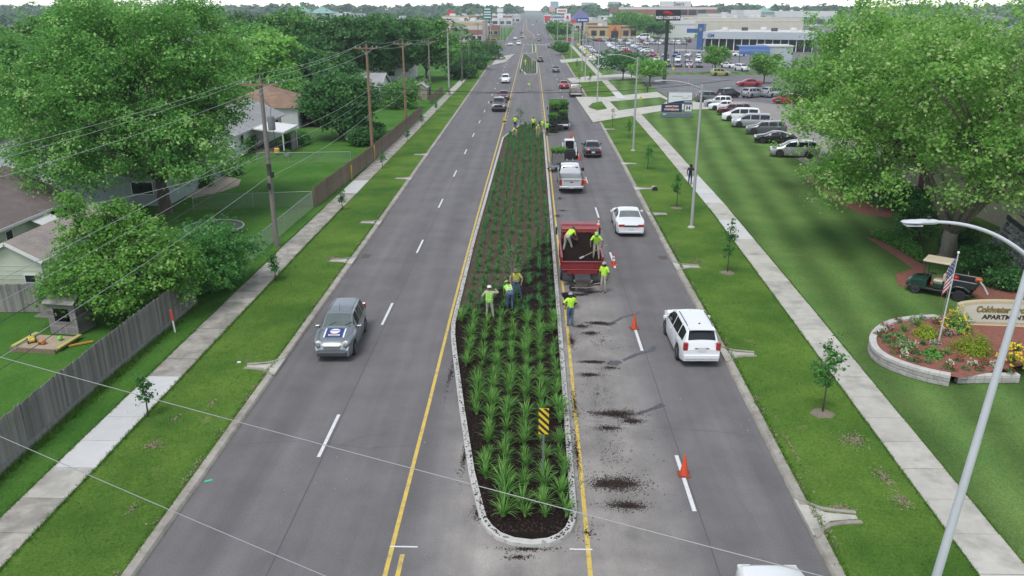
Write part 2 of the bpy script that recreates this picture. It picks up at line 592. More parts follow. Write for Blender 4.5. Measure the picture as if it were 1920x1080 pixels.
for (a, b) in ((-10, 366), (424, 700)):
 tag(strip_sheet("verge", lambda y: SWL1(y) + .0, KL, a, b, ZL, GR_VERGE), kind="structure")
 tag(strip_sheet("verge", KR, lambda y: SWR0(y) - .0, a, b, ZL, GR_VERGE), kind="structure")
 tag(strip_sheet("yard", lambda y: -170.0, lambda y: SWL1(y), a, b, ZL - .004, GR_YARD), kind="structure")
 tag(strip_sheet("lawn", lambda y: SWR0(y), lambda y: 140.0, a, b, ZL - .004, GR_LAWN), kind="structure")
def px_poly(pts, z):
 q = [G(u, v, z) for u, v in pts]
 area = sum(q[i][0] * q[(i + 1) % len(q)][1] - q[(i + 1) % len(q)][0] * q[i][1] for i in range(len(q)))
 return q if area > 0 else q[::-1]
def sheet(name, pts, z, m, th=0.1, kind="structure"):
 return tag(MB().prism(px_poly(pts, z), z - th, z).build(name, m), kind=kind)
# driveways, the lawn islands in them, and the parking lots
sheet("driveway", [(1079, 181), (1135, 182), (1232, 172), (1250, 183), (1340, 195), (1345, 204), (1250, 206), (1172, 219), (1112, 229)], ZL + .008, CONC)
sheet("lawn_island", [(1103, 200), (1111, 193), (1128, 190), (1138, 203), (1120, 206)], ZL + .07, GR_VERGE)
sheet("lawn_island", [(1144, 190), (1238, 182), (1252, 188), (1240, 196), (1160, 206)], ZL + .07, GR_LAWN)
sheet("driveway", [(1063, 147), (1100, 143), (1175, 138), (1200, 146), (1105, 153), (1073, 155)], ZL + .008, CONC)
sheet("driveway", [(1049, 112), (1075, 110), (1104, 107), (1106, 112), (1080, 115), (1053, 118)], ZL + .008, CONC)
sheet("driveway", [(932, 107), (965, 101), (948, 116), (922, 122)], ZL + .008, CONC)
sheet("parking_lot", [(1096, 75), (1600, 66), (1600, 118), (1460, 134), (1240, 136), (1160, 138), (1128, 118)], ZL + .004, ASPH_LOT)
sheet("parking_lot", [(1240, 140), (1470, 140), (1600, 165), (1640, 240), (1330, 186), (1250, 180), (1196, 147)], ZL + .005, ASPH_LOT)
sheet("parking_lot", [(1330, 184), (1560, 205), (1700, 240), (1800, 322), (1528, 318), (1440, 265), (1372, 206)], ZL + .009, LOT_PALE)
sheet("parking_lot", [(700, 62), (880, 60), (905, 85), (800, 96), (690, 92)], ZL + .004, ASPH_LOT)
# kerbs: the inlets that drain the road into the grass leave gaps
IN_L = [G(u, v)[1] for u, v in ((517, 692), (668, 492), (718, 420), (772, 337), (800, 292))]
IN_R = [G(u, v)[1] for u, v in ((1524, 975), (1374, 668), (1278, 503), (1222, 404), (1190, 356), (1163, 309), (1130, 244))]
def kerb_line(name, fx, side, gaps, y0, y1, drives):
 root = tag(link(name, None), kind="structure")
 y = y0
 while y < y1:
  st = 3.05 if y < 130 else (12 if y < 240 else 40)
  ya, yb = y + .006, min(y + st, y1) - .006
  y += st
  parts = [(ya, yb)]
  for g in gaps:
   nxt = []
   for a, b in parts:
    lo, hi = g - .6, g + .6
    if hi < a or lo > b:
     nxt.append((a, b))
    else:
     if lo - a > .15: nxt.append((a, lo))
     if b - hi > .15: nxt.append((hi, b))
   parts = nxt
  for a, b in parts:
   if any(d0 < (a + b) / 2 < d1 for d0, d1 in drives):
    continue
   mb = MB()
   rows = []
   for yy in (a, b):
    x = fx(yy)
    rows.append([(x + side * -.17, yy, -.02), (x + side * -.15, yy, .06), (x + side * -.10, yy, .135), (x - side * -.16, yy, .15), (x - side * -.18, yy, .05)])
   mb.grid(rows)
   mb.f.append([0, 1, 2, 3, 4]); mb.m.append(0)
   mb.f.append([9, 8, 7, 6, 5]); mb.m.append(0)
   if side > 0:
    pass
   else:
    mb.f = [f[::-1] for f in mb.f]
   mb.build("kerb_stone", KERB_M, root)
 return root
DR_R = [(G(1112, 229)[1], G(1079, 181)[1]), (G(1073, 155)[1], G(1063, 147)[1]), (G(1053, 118)[1], G(1049, 112)[1]), (372, 412)]
DR_L = [(G(922, 122)[1] + 4, G(932, 107)[1] + 6), (370, 416)]
kerb_line("kerb", KL, -1, IN_L, -6, 690, DR_L)
kerb_line("kerb", KR, 1, IN_R, -6, 690, DR_R)
def make_inlet():
 root = thing("kerb_inlet", "pale concrete flared kerb inlet", "kerb inlet")
 a = MB()
 a.prism([(-.18, -1.0), (.15, -.62), (.6, -.22), (1.5, -.1), (1.5, .1), (.6, .22), (.15, .62), (-.18, 1.0)], .0, .132)
 a.build("apron", CONC, root)
 for s in (-1, 1):
  w = MB()
  pts = [(-.16, .98), (.05, .82), (.22, .58), (.5, .36), (.95, .24), (1.55, .17)]
  rows = []
  for i, (x, y) in enumerate(pts):
   h = .16 if i < 4 else .17 - .012 * (i - 3)
   rows.append([(x, s * (y - .0), .0), (x, s * y, h), (x + .03, s * (y + .15), h), (x + .03, s * (y + .17), .0)])
  w.grid(rows)
  if s < 0: w.f = [f[::-1] for f in w.f]
  w.build("wing", KERB_M, root)
 return root
inlet = make_inlet()
first = True
for side, ys, fx, where in ((-1, IN_L, KL, "left"), (1, IN_R, KR, "right")):
 for i, y in enumerate(ys):
  lab = f"pale concrete flared kerb inlet cut into the {where} verge, number {['one', 'two', 'three', 'four', 'five', 'six', 'seven'][i]} counted from the camera"
  o = inlet if first else copy_tree(inlet)
  first = False
  tag(o, lab, "kerb inlet", "flared kerb inlets along the road")
  o.location = (fx(y), y, 0)
  o.rotation_euler = (0, 0, 0 if side > 0 else math.pi)
  k = .95 if (side > 0 and i == 0) else .85
  o.scale = (k, k, 1)
# pavements, slab by slab
def pavement(name, f0, f1, y0, yn, y1, st, mats_of):
 root = tag(link(name, None), kind="structure")
 y = y0
 while y < yn:
  g = .011
  dz = rnd.uniform(-.006, .008)
  j = lambda: rnd.uniform(-.012, .012)
  q = [(f0(y + g) + j(), y + g), (f1(y + g) + j(), y + g), (f1(y + st - g) + j(), y + st - g), (f0(y + st - g) + j(), y + st - g)]
  MB().prism(q, ZL - .05, ZL + .035 + dz).build("slab", mats_of(y), root)
  y += st
 ys = list(np.arange(y, y1, 14)) + [y1]
 MB().grid([[(f0(yy), yy, ZL + .03), (f1(yy), yy, ZL + .03)] for yy in ys][::-1]).build("far_stretch", CONC, root)
 MB().grid([[(f0(yy), yy, ZL - .012), (f1(yy), yy, ZL - .012)] for yy in list(np.arange(y0, y + 6, 6))][::-1]).build("joint_bed", flat("joint_dirt", (0.05, 0.047, 0.04), 0.9), root)
 return root
pavement("pavement", SWL0, SWL1, 8.7, 150, 366, 1.75, lambda y: CONC_NEW if (22.0 < y < 29.5 or 63 < y < 69.5) else (CONC_OLD if y > 28 else CONC_OLD if rnd.random() < .35 else CONC))
pavement("pavement", SWR0, SWR1, 9.3, 150, 366, 1.75, lambda y: CONC_NEW if (51 < y < 55 or 61.5 < y < 71 or 140 < y) else CONC)
for u0, v0, u1, v1 in ((905, 152, 860, 200),):
 pass
# ---- road markings
def mark(name, pts, z, m):
 q = list(pts)
 area = sum(q[i][0] * q[(i + 1) % len(q)][1] - q[(i + 1) % len(q)][0] * q[i][1] for i in range(len(q)))
 if area < 0: q = q[::-1]
 mb = MB()
 mb.add([(x, y, z) for x, y in q], [list(range(len(q)))])
 return mb.build(name, m, road)
XL = lerp_tab([(10, -7.25), (36, -7.2), (84, -7.05), (250, -7.0), (1500, -8)])
y = 23.8 - 24.38
while y < 365:
 x0, x1 = XL(y), XL(y + 3.05)
 mark("lane_dash", [(x0 - .06, y), (x0 + .06, y), (x1 + .06, y + 3.05), (x1 - .06, y + 3.05)], .005, WHT_M)
 y += 12.19
XRR = lerp_tab([(10, 5.13), (90, 5.05), (140, 5.5), (250, 6.0), (370, 6.3)])
y = 20.95 - 12.19
while y < 365:
 x0, x1 = XRR(y), XRR(y + 3.05)
 mark("lane_dash", [(x0 - .065, y), (x0 + .065, y), (x1 + .065, y + 3.25), (x1 - .065, y + 3.25)], .005, WHT_M)
 y += 12.19
def long_line(name, tab, y0, y1, w, m, step=10):
 f = lerp_tab(tab)
 ys = list(np.arange(y0, y1, step)) + [y1]
 mb = MB().grid([[(f(yy) + w / 2, yy, .005), (f(yy) - w / 2, yy, .005)] for yy in ys])
 return mb.build(name, m, road)
YLT = [(8, -3.86), (30, -3.9), (40, -3.97), (60, -3.93), (98, -3.75), (137, -3.65), (234, -3.65), (290, -3.5), (370, -3.4)]
YRT = [(8, 1.62), (18, 1.72), (36, 1.85), (60, 1.86), (96, 1.95), (137, 2.05), (200, 2.1), (290, 2.0), (370, 2.1)]
long_line("yellow_line", YLT, 8, 370, .13, YEL_M)
long_line("yellow_line", YRT, 8, 370, .13, YEL_M)
long_line("yellow_line", [(8, -3.5), (20, -3.54)], 8, 18.7, .13, YEL_M)
mark("survey_mark", [(-3.95, 19.0), (-3.15, 19.0), (-3.15, 19.06), (-3.95, 19.06)], .009, WHT_M)
mark("survey_mark", [(1.2, 19.0), (1.85, 19.0), (1.85, 19.06), (1.2, 19.06)], .009, WHT_M)
for i, yy in enumerate(np.arange(112, 200, 4.0)):
 for xx in (-3.35, 1.75):
  mark("yellow_dash", [(xx - .05, yy), (xx + .05, yy), (xx + .05, yy + 1.2), (xx - .05, yy + 1.2)], .005, YEL_M)
mark("stop_line", [(2.3, 362), (10.6, 362), (10.6, 363.2), (2.3, 363.2)], .006, WHT_M)
mark("stop_line", [(-12, 371), (-3.5, 371), (-3.5, 372.5), (-12, 372.5)], .006, WHT_M)
mark("stop_line", [(-3, 292.5), (.2, 292.5), (.2, 293.6), (-3, 293.6)], .006, WHT_M)
for xx in np.arange(-11.5, 10.5, 1.6):
 mark("crossing_bar", [(xx, 367), (xx + .7, 367), (xx + .7, 369.5), (xx, 369.5)], .006, WHT_M)
for lane in (-9.5, -5.5, 4.0, 8.0):
 for k in range(14):
  yy = 430 + k * 22
  mark("lane_dash", [(lane - .1, yy), (lane + .1, yy), (lane + .1, yy + 5), (lane - .1, yy + 5)], .006, WHT_M)
# construction joints and hairline cracks in the paving
SEAM = flat("sealed_joint", (0.085, 0.084, 0.088), 0.8)
long_line("paving_seam", [(8, -7.13), (84, -6.93), (250, -6.9)], 8, 250, .03, SEAM)
long_line("paving_seam", [(8, 5.26), (90, 5.16), (250, 6.1)], 8, 250, .03, SEAM)
for pts in ([(-10.2, 24.6), (-8, 24.9), (-5.6, 24.4), (-3.9, 24.7)], [(2.2, 26.6), (4.5, 26.2), (6.7, 25.9), (8.2, 25.6)], [(-6.8, 24.4), (-6.0, 25.2), (-5.1, 25.5)], [(6.4, 22.6), (6.7, 21.2), (6.9, 19.7)]):
 for a, b in zip(pts[:-1], pts[1:]):
  mb = MB()
  n = 7
  prev = None
  rows = []
  for i in range(n + 1):
   t = i / n
   x, yy = a[0] + (b[0] - a[0]) * t + rnd.uniform(-.03, .03), a[1] + (b[1] - a[1]) * t + rnd.uniform(-.04, .04)
   rows.append([(x + .004, yy - .008, .004), (x - .004, yy + .008, .004)])
  mb.grid(rows).build("crack", SEAM, road)
# water that ran off the wheelbarrow loads
WET = mat("wet_asphalt", (0.055, 0.054, 0.057), var=0.15, scale=2, rough=0.45)
def blotch(line, widths, name="wet_streak", z=.0035, m=WET):
 """a wandering streak laid on the road along pixel points"""
 pts = [Vector((*G(u, v), 0)) for u, v in line]
 rows = []
 for i in range(len(pts) - 1):
  for k in range(6):
   t = k / 6
   p = pts[i].lerp(pts[i + 1], t)
   d = (pts[i + 1] - pts[i]).normalized()
   s = Vector((-d.y, d.x, 0))
   w = (widths[i] * (1 - t) + widths[i + 1] * t)
   rows.append([p + s * (w * rnd.uniform(.75, 1.2)) + Vector((0, 0, z)), p - s * (w * rnd.uniform(.75, 1.2)) + Vector((0, 0, z))])
 mb = MB().grid([[b, a] for a, b in rows])
 return mb.build(name, m, road)
blotch([(1140, 611), (1165, 596), (1190, 589), (1203, 583)], [.12, .11, .09, .06])
blotch([(1120, 608), (1130, 608), (1142, 608)], [.05, .2, .1])
blotch([(1138, 683), (1150, 681), (1168, 678)], [.05, .3, .1])
blotch([(1168, 676), (1195, 664), (1222, 657), (1229, 647)], [.1, .12, .12, .13])
blotch([(1196, 776), (1225, 766), (1248, 757)], [.08, .1, .16])
blotch([(1085, 553), (1110, 548), (1130, 546)], [.05, .25, .1])
SMEAR = mat("soil_film", (.060, .048, .042), var=.35, scale=3, rough=.95, second=(.10, .095, .09), second_scale=3, second_amt=.5)
for ln, ws in (([(1112, 912), (1150, 908), (1205, 908)], [.05, .22, .05]), ([(1145, 948), (1178, 948), (1215, 952)], [.03, .12, .03]), ([(1100, 772), (1145, 777), (1195, 788)], [.05, .16, .06]), ([(1088, 678), (1112, 679), (1130, 680)], [.03, .10, .03]), ([(1095, 604), (1120, 607), (1142, 606)], [.03, .12, .04]), ([(1070, 552), (1090, 553), (1105, 552)], [.03, .14, .03])):
 blotch(ln, ws, "soil_smear", .0045, SMEAR)
# ---- islands in the middle of the road
MULCH = mat("fresh_mulch", (0.017, 0.0105, 0.0085), var=0.55, scale=16, rough=0.95, bump=0.9, bscale=26, spec=0.1)
def bedmat():
 m = MULCH.copy()
 m.name = "mulch_over_soil"
 nt = m.node_tree
 bs = nt.nodes["Principled BSDF"]
 L = nt.links.new
 tc = nd(nt, "ShaderNodeTexCoord")
 at = nd(nt, "ShaderNodeAttribute", attribute_name="tone")     # how far the spreading has got
 nz = nd(nt, "ShaderNodeTexNoise", Scale=2.2, Detail=5, Roughness=0.7)
 L(tc.outputs["Object"], nz.inputs["Vector"])
 ad = nd(nt, "ShaderNodeMath", operation='ADD'); L(at.outputs["Fac"], ad.inputs[0]); L(nz.outputs[0], ad.inputs[1])
 rr = nd(nt, "ShaderNodeMapRange"); rr.inputs["From Min"].default_value = .9; rr.inputs["From Max"].default_value = 1.1
 L(ad.outputs[0], rr.inputs["Value"])
 old = nd(nt, "ShaderNodeTexNoise", Scale=9, Detail=5, Roughness=0.7)
 L(tc.outputs["Object"], old.inputs["Vector"])
 cr = nd(nt, "ShaderNodeValToRGB")
 cr.color_ramp.elements[0].position = .35; cr.color_ramp.elements[0].color = (0.035, 0.024, 0.017, 1)
 cr.color_ramp.elements[1].position = .68; cr.color_ramp.elements[1].color = (0.13, 0.10, 0.07, 1)
 L(old.outputs[0], cr.inputs[0])
 src = bs.inputs["Base Color"].links[0].from_socket
 mx = nd(nt, "ShaderNodeMix", data_type='RGBA')
 L(rr.outputs[0], mx.inputs[0]); L(cr.outputs[0], mx.inputs[6]); L(src, mx.inputs[7])
 L(mx.outputs[2], bs.inputs["Base Color"])
 return m
BED_M = bedmat()
MXL = lerp_tab([(19.05, .1), (19.15, -.45), (19.4, -.9), (19.75, -1.2), (20.2, -1.42), (21, -1.6), (22.8, -1.97), (27.3, -2.67), (32.8, -3.46), (34.5, -3.68), (36, -3.8), (50, -3.82), (95, -3.42), (96, -3.36), (107, -1.5), (108.5, -1.3)])
MXR = lerp_tab([(19.05, .1), (19.15, .65), (19.4, 1.02), (19.75, 1.28), (20.2, 1.42), (20.8, 1.5), (30, 1.55), (48, 1.62), (102, 1.75), (106, 1.55), (108.5, 1.3)])
def ring_kerb(name, pts, w, h, m, joint=3.0, z0=-.02):
 """kerb stones laid round a closed outline (counter-clockwise)"""
 root = tag(link(name, None), kind="structure")
 P2 = [Vector(p) for p in pts]
 n = len(P2)
 nrm = []
 for i in range(n):
  d = (P2[(i + 1) % n] - P2[i - 1]).normalized()
  nrm.append(Vector((-d.y, d.x)))
 seg, acc = [0], 0.0
 for i in range(1, n + 1):
  acc += (P2[i % n] - P2[i - 1]).length
  seg.append(i) if False else None
  if acc > joint or i == n:
   idx = list(range(seg[-1], i + 1))
   mb = MB()
   rows = []
   for q, k in enumerate(idx):
    a, nn = P2[k % n], nrm[k % n]
    hh = h + rnd.uniform(-.004, .004)
    rows.append([(a.x, a.y, z0), (a.x, a.y, hh - .03), (a.x + nn.x * .03, a.y + nn.y * .03, hh), (a.x + nn.x * w, a.y + nn.y * w, hh), (a.x + nn.x * w, a.y + nn.y * w, z0)])
   mb.grid([r[::-1] for r in rows])
   L_ = len(rows) - 1
   mb.f.append([0, 1, 2, 3, 4][::-1]); mb.m.append(0)
   mb.f.append([L_ * 5 + q for q in (0, 1, 2, 3, 4)]); mb.m.append(0)
   mb.build("kerb_stone", m, root)
   seg.append(i)
   acc = 0.0
 return root
KERB_W = mat("pale_kerb", (0.46, 0.45, 0.42), var=0.14, scale=3, rough=0.85, bump=0.2, bscale=30, second=(0.055, 0.042, 0.035), second_scale=3.4, second_amt=0.06, objvar=0.06)
ysr = [19.05, 19.15, 19.4, 19.75, 20.2, 20.8] + list(np.arange(22, 104, 1.5)) + [104, 106, 108.5]
ysl = [108.5, 107, 104, 100, 96] + list(np.arange(95, 36, -1.5)) + [36, 34.5, 32.8, 30, 27.3, 25, 22.8, 21, 20.2, 19.75, 19.4, 19.15]
out = [(MXR(y), y) for y in ysr] + [(MXL(y), y) for y in ysl]
ring_kerb("island_kerb", out, .20, .16, KERB_W)
# the planted bed: fresh dark mulch near the camera and along the right half, older soil beyond
def spread(x, y):
 if y < 35.5: return 1.0
 lim = lerp_tab([(35.5, -4.2), (39, -2.6), (43, -1.0), (47, .0), (52, .9), (55, 2.0)])(y)
 return float(np.clip(.5 + (x - lim) * .5, 0, 1)) if y < 56 else 0.0
rows, tone = [], []
bys = list(np.arange(19.35, 21, .15)) + list(np.arange(21, 60, .3)) + list(np.arange(60, 107.8, .8))
for yy in bys:
 a, b = MXL(yy) + .22, MXR(yy) - .22
 r = []
 for k in range(25):
  x = a + (b - a) * k / 24
  edge = min(k, 24 - k) / 3
  r.append((x, yy, .075 + .06 * min(1, edge) + rnd.uniform(-.015, .02)))
  tone.append(spread(x, yy))
 rows.append(r)
mb = MB().grid([r[::-1] for r in rows])
me = mb.mesh("planting_bed", BED_M, smooth=True, angle=180)
at = me.attributes.new("tone", 'FLOAT', 'POINT')
tt = []
for i in range(len(rows)):
 tt += tone[i * 25:(i + 1) * 25][::-1]
at.data.foreach_set("value", tt)
tag(link("planting_bed", me), kind="structure")
SOIL = mat("old_bed_soil", (0.15, 0.115, 0.08), var=0.4, scale=3, rough=0.95, second=(0.05, 0.07, 0.03), second_scale=.6, second_amt=.8)
def far_island(pts, m, w=.3):
 ring_kerb("island_kerb", pts, w, .16, KERB_W, joint=15)
 c = Vector((sum(p[0] for p in pts) / len(pts), sum(p[1] for p in pts) / len(pts)))
 inn = []
 for p in pts:
  d = (c - Vector(p)).normalized() * w * .9
  inn.append((p[0] + d.x, p[1] + d.y))
 tag(MB().prism(inn, 0, .13).build("planting_bed", m), kind="structure")
far_island([(-1.4, 194.7), (1.0, 195), (1.55, 198), (1.75, 240), (-.6, 270), (-1.9, 289), (-2.6, 291), (-2.95, 285), (-3.1, 240), (-2.95, 213)], SOIL)
far_island([(.25, 296), (1.7, 296), (1.75, 362), (.25, 362)], GR_VERGE)
far_island([(-3.2, 446), (1.8, 438), (1.2, 520), (-1.5, 580), (-3.5, 650), (-6, 1000), (-8, 1350), (-9.2, 1350), (-8.6, 1000), (-6.8, 650), (-5.8, 520)], mat("bare_island", (0.17, 0.14, 0.11), var=.3, scale=.5, rough=.95))
# ================================================================== VEGETATION
BARK = mat("bark", (0.105, 0.088, 0.07), var=0.35, scale=5, rough=0.95, bump=0.6, bscale=14, stretch=(1, 1, .25))
BARK_PALE = mat("grey_bark", (0.19, 0.165, 0.135), var=0.35, scale=4, rough=0.95, bump=0.6, bscale=12, stretch=(1, 1, .25), second=(0.13, 0.13, 0.08), second_scale=.9, second_amt=.4)
def ramp3(d, m, l, h):
 return [(0.0, d), (0.4, m), (0.8, l), (1.0, h)]
LF_MAPLE = leafmat("maple_leaf", ramp3((0.063, 0.186, 0.041), (0.113, 0.288, 0.062), (0.179, 0.402, 0.090), (0.386, 0.552, 0.204)), transl=0.45)
LF_BRIGHT = leafmat("bright_maple_leaf", ramp3((0.102, 0.256, 0.046), (0.177, 0.390, 0.076), (0.275, 0.525, 0.116), (0.496, 0.660, 0.268)), transl=0.48)
LF_DARK = leafmat("dark_leaf", ramp3((0.038, 0.115, 0.034), (0.064, 0.178, 0.051), (0.110, 0.259, 0.076), (0.180, 0.345, 0.115)), transl=0.42)
LF_YOUNG = leafmat("young_leaf", ramp3((0.044, 0.145, 0.036), (0.074, 0.22, 0.054), (0.118, 0.3, 0.078), (0.19, 0.39, 0.11)), transl=0.42)
LF_LIME = leafmat("lime_leaf", ramp3((.14, .22, .02), (.23, .34, .03), (.34, .46, .05), (.44, .56, .08)), transl=.4)
LF_FAR = leafmat("distant_leaf", ramp3((0.039, 0.093, 0.039), (0.060, 0.132, 0.054), (0.090, 0.180, 0.072), (0.128, 0.225, 0.090)))
LF_RUST = leafmat("purple_leaf", ramp3((.02, .008, .008), (.04, .014, .014), (.06, .022, .02), (.09, .04, .03)))
LF_LILY = leafmat("daylily_blade", ramp3((0.066, 0.175, 0.036), (0.116, 0.275, 0.058), (0.187, 0.37, 0.09), (0.396, 0.54, 0.18)), transl=0.35)
LF_LILY2 = leafmat("small_plant_blade", ramp3((0.044, 0.14, 0.046), (0.075, 0.21, 0.066), (0.12, 0.28, 0.09), (0.19, 0.37, 0.13)), transl=0.35)
def leaf_quads(pos, nrm, size, g):
 """kite-shaped leaves at pos, facing nrm; returns (4n, 3) vertices"""
 n = len(pos)
 nrm = nrm / (np.linalg.norm(nrm, axis=1, keepdims=True) + 1e-9)
 rv = g.normal(size=(n, 3))
 t = np.cross(nrm, rv)
 t /= (np.linalg.norm(t, axis=1, keepdims=True) + 1e-9)
 b = np.cross(nrm, t)
 s = size[:, None]
 v = np.empty((n, 4, 3))
 v[:, 0] = pos - t * s * .5
 v[:, 1] = pos + b * s * .36 - nrm * s * .10
 v[:, 2] = pos + t * s * .5 - nrm * s * .06
 v[:, 3] = pos - b * s * .36 - nrm * s * .10
 return v.reshape(-1, 3)
def crown_mesh(name, lobes, nclus, per, lsize, m, seed, csize=.45, shell=.55, droop=.15, gap=0.0, tone_shift=0.0):
 """leaf clusters spread over a set of lobes (cx, cy, cz, rx, ry, rz)"""
 g = np.random.default_rng(seed)
 lobes = np.array(lobes, float)
 vol = (lobes[:, 3] * lobes[:, 4] + lobes[:, 4] * lobes[:, 5] + lobes[:, 3] * lobes[:, 5])
 pick = g.choice(len(lobes), nclus, p=vol / vol.sum())
 d = g.normal(size=(nclus, 3))
 d /= np.linalg.norm(d, axis=1, keepdims=True)
 d[:, 2] = np.where((d[:, 2] < -.45) & (g.random(nclus) < .5), -d[:, 2] * .5, d[:, 2])
 rad = shell + (1 - shell) * np.sqrt(g.random(nclus))
 rad *= 1 + .20 * g.normal(size=nclus)
 cc = lobes[pick, :3] + d * rad[:, None] * lobes[pick, 3:]
 # leave out clusters deep inside other lobes (nothing shows there), and some at random for gaps
 keep = np.ones(nclus, bool)
 for L_ in lobes:
  q = ((cc - L_[:3]) / L_[3:])
  inside = (q ** 2).sum(1) < .22
  keep &= ~(inside & (g.random(nclus) < .8))
 if gap:
  f = np.sin(cc[:, 0] * 1.3 + seed) + np.sin(cc[:, 1] * 1.1 + seed * 2) + np.sin(cc[:, 2] * 1.7 + seed * 3)
  keep &= ~((f < (-.55 if gap > .9 else -.9)) & (g.random(nclus) < gap))
 cc, d = cc[keep], d[keep]
 k = len(cc)
 ctone = g.normal(size=k) * .21
 cs = csize * g.uniform(.6, 1.35, k)
 off = g.normal(size=(k, per, 3)) * cs[:, None, None] * np.array([.55, .55, .34])
 pos = (cc[:, None, :] + off)
 pos[..., 2] -= droop * (off[..., 0] ** 2 + off[..., 1] ** 2) / np.maximum(cs[:, None], .05)
 out = np.repeat(d[:, None, :], per, 1)
 nr = out * .45 + np.array([0, 0, .65]) + g.normal(size=(k, per, 3)) * .55
 size = lsize * g.uniform(.5, 1.45, (k, per))
 tone = np.clip(.42 + ctone[:, None] + g.normal(size=(k, per)) * .17 + tone_shift, 0, 1)
 tone = np.where(g.random((k, per)) < .025, np.minimum(1, tone + .4), tone)
 v = leaf_quads(pos.reshape(-1, 3), nr.reshape(-1, 3), size.ravel(), g)
 return quads_mesh(name, v, 4, m, tone.ravel()), cc
def lobes_for(seed, h0, h1, rx, ry, n, rl=.42, top=1.0):
 """lobes filling a rounded crown between heights h0 and h1"""
 g = random.Random(seed)
 cz, rz = (h0 + h1) / 2, (h1 - h0) / 2
 out = [(0, 0, cz, rx * .62, ry * .62, rz * .75)]
 for i in range(n):
  a = i * 2.39996 + g.uniform(-.4, .4)
  zz = -0.95 + 1.80 * (i + .5) / n
  w = math.sqrt(max(.38, 1 - .75 * zz * zz)) * g.uniform(.48, .82)
  k = rl * g.uniform(.75, 1.2)
  out.append((math.cos(a) * rx * w, math.sin(a) * ry * w, cz + zz * rz * .72, rx * k, ry * k, rz * k * .8))
 return out
def trunk_mesh(name, h_fork, r0, targets, seed, m, lean=(0, 0), multi=1, base_flare=1.45, twigs=None):
 g = random.Random(seed)
 mb = MB()
 top = Vector((lean[0], lean[1], h_fork))
 n = 6
 pts = [Vector((lean[0] * t * t, lean[1] * t * t, h_fork * t)) + Vector((g.uniform(-1, 1), g.uniform(-1, 1), 0)) * r0 * .15 * (0 < t < 1) for t in [i / n for i in range(n + 1)]]
 pts.insert(1, pts[0].lerp(pts[1], .25))
 rr = [r0 * base_flare] + [r0 * 1.08] + [r0 * (1 - .22 * i / n) for i in range(1, n + 1)]
 pts[0].z -= .1
 mb.tube(pts, rr, 10)
 for i, t in enumerate(targets):
  t = Vector(t)
  s0 = pts[-1] if i < 5 else pts[-1].lerp(pts[-2], g.random())
  s0 = s0 - Vector((0, 0, r0 * .4))
  mid = s0.lerp(t, .5) + Vector((g.uniform(-.3, .3), g.uniform(-.3, .3), .12 * (t - s0).length))
  q1 = s0.lerp(mid, .5) + Vector((0, 0, .05)); q2 = mid.lerp(t, .55)
  ra = r0 * (.58 if i < 4 else .34)
  mb.tube([s0, q1, mid, q2, t], [ra, ra * .82, ra * .6, ra * .38, ra * .12], 7)
  for k in range(3):
   e = t + Vector((g.uniform(-1, 1), g.uniform(-1, 1), g.uniform(-.4, .8))) * 1.1
   mb.tube([q2 if k else mid, (q2 if k else mid).lerp(e, .5) + Vector((0, 0, .15)), e], [ra * .3, ra * .2, .012], 5)
 if twigs is not None:
  lst = list(twigs)
  for e in lst:
   e = Vector(e)
   b = min((Vector(t) for t in targets), key=lambda t: (t - e).length)
   mb.tube([b, b.lerp(e, .5) + Vector((0, 0, .12)), e], [r0 * .08, r0 * .05, .01], 4)
 return mb.mesh(name, m, smooth=True, angle=180)
def make_tree(name, label, loc, h, h0, rx, ry, r0, leaf, seed, nclus, per, lsize, csize=.5, nl=14, bark=None, cat="tree", group=None, fork=None, gap=.5, rl=.42, lean=(0, 0), lobes=None, twig_n=40, shell=.55, tone=0.0, extra=()):
 root = thing(name, label, cat, (loc[0], loc[1], loc[2] if len(loc) > 2 else ZL), 0, group)
 lb = (lobes or lobes_for(seed, h0, h, rx, ry, nl, rl)) + list(extra)
 me, cc = crown_mesh("crown", lb, nclus, per, lsize, leaf, seed, csize, shell=shell, gap=gap, tone_shift=tone)
 link("crown", me, root)
 tg = [l[:3] for l in lb[1:]][:11] if len(lb) > 1 else [lb[0][:3]]
 g = np.random.default_rng(seed + 5)
 tw = cc[g.choice(len(cc), min(twig_n, len(cc)), replace=False)] if twig_n else None
 link("trunk", trunk_mesh("trunk", fork or h0 * .9, r0, tg, seed, bark or BARK, lean, twigs=tw), root)
 return root
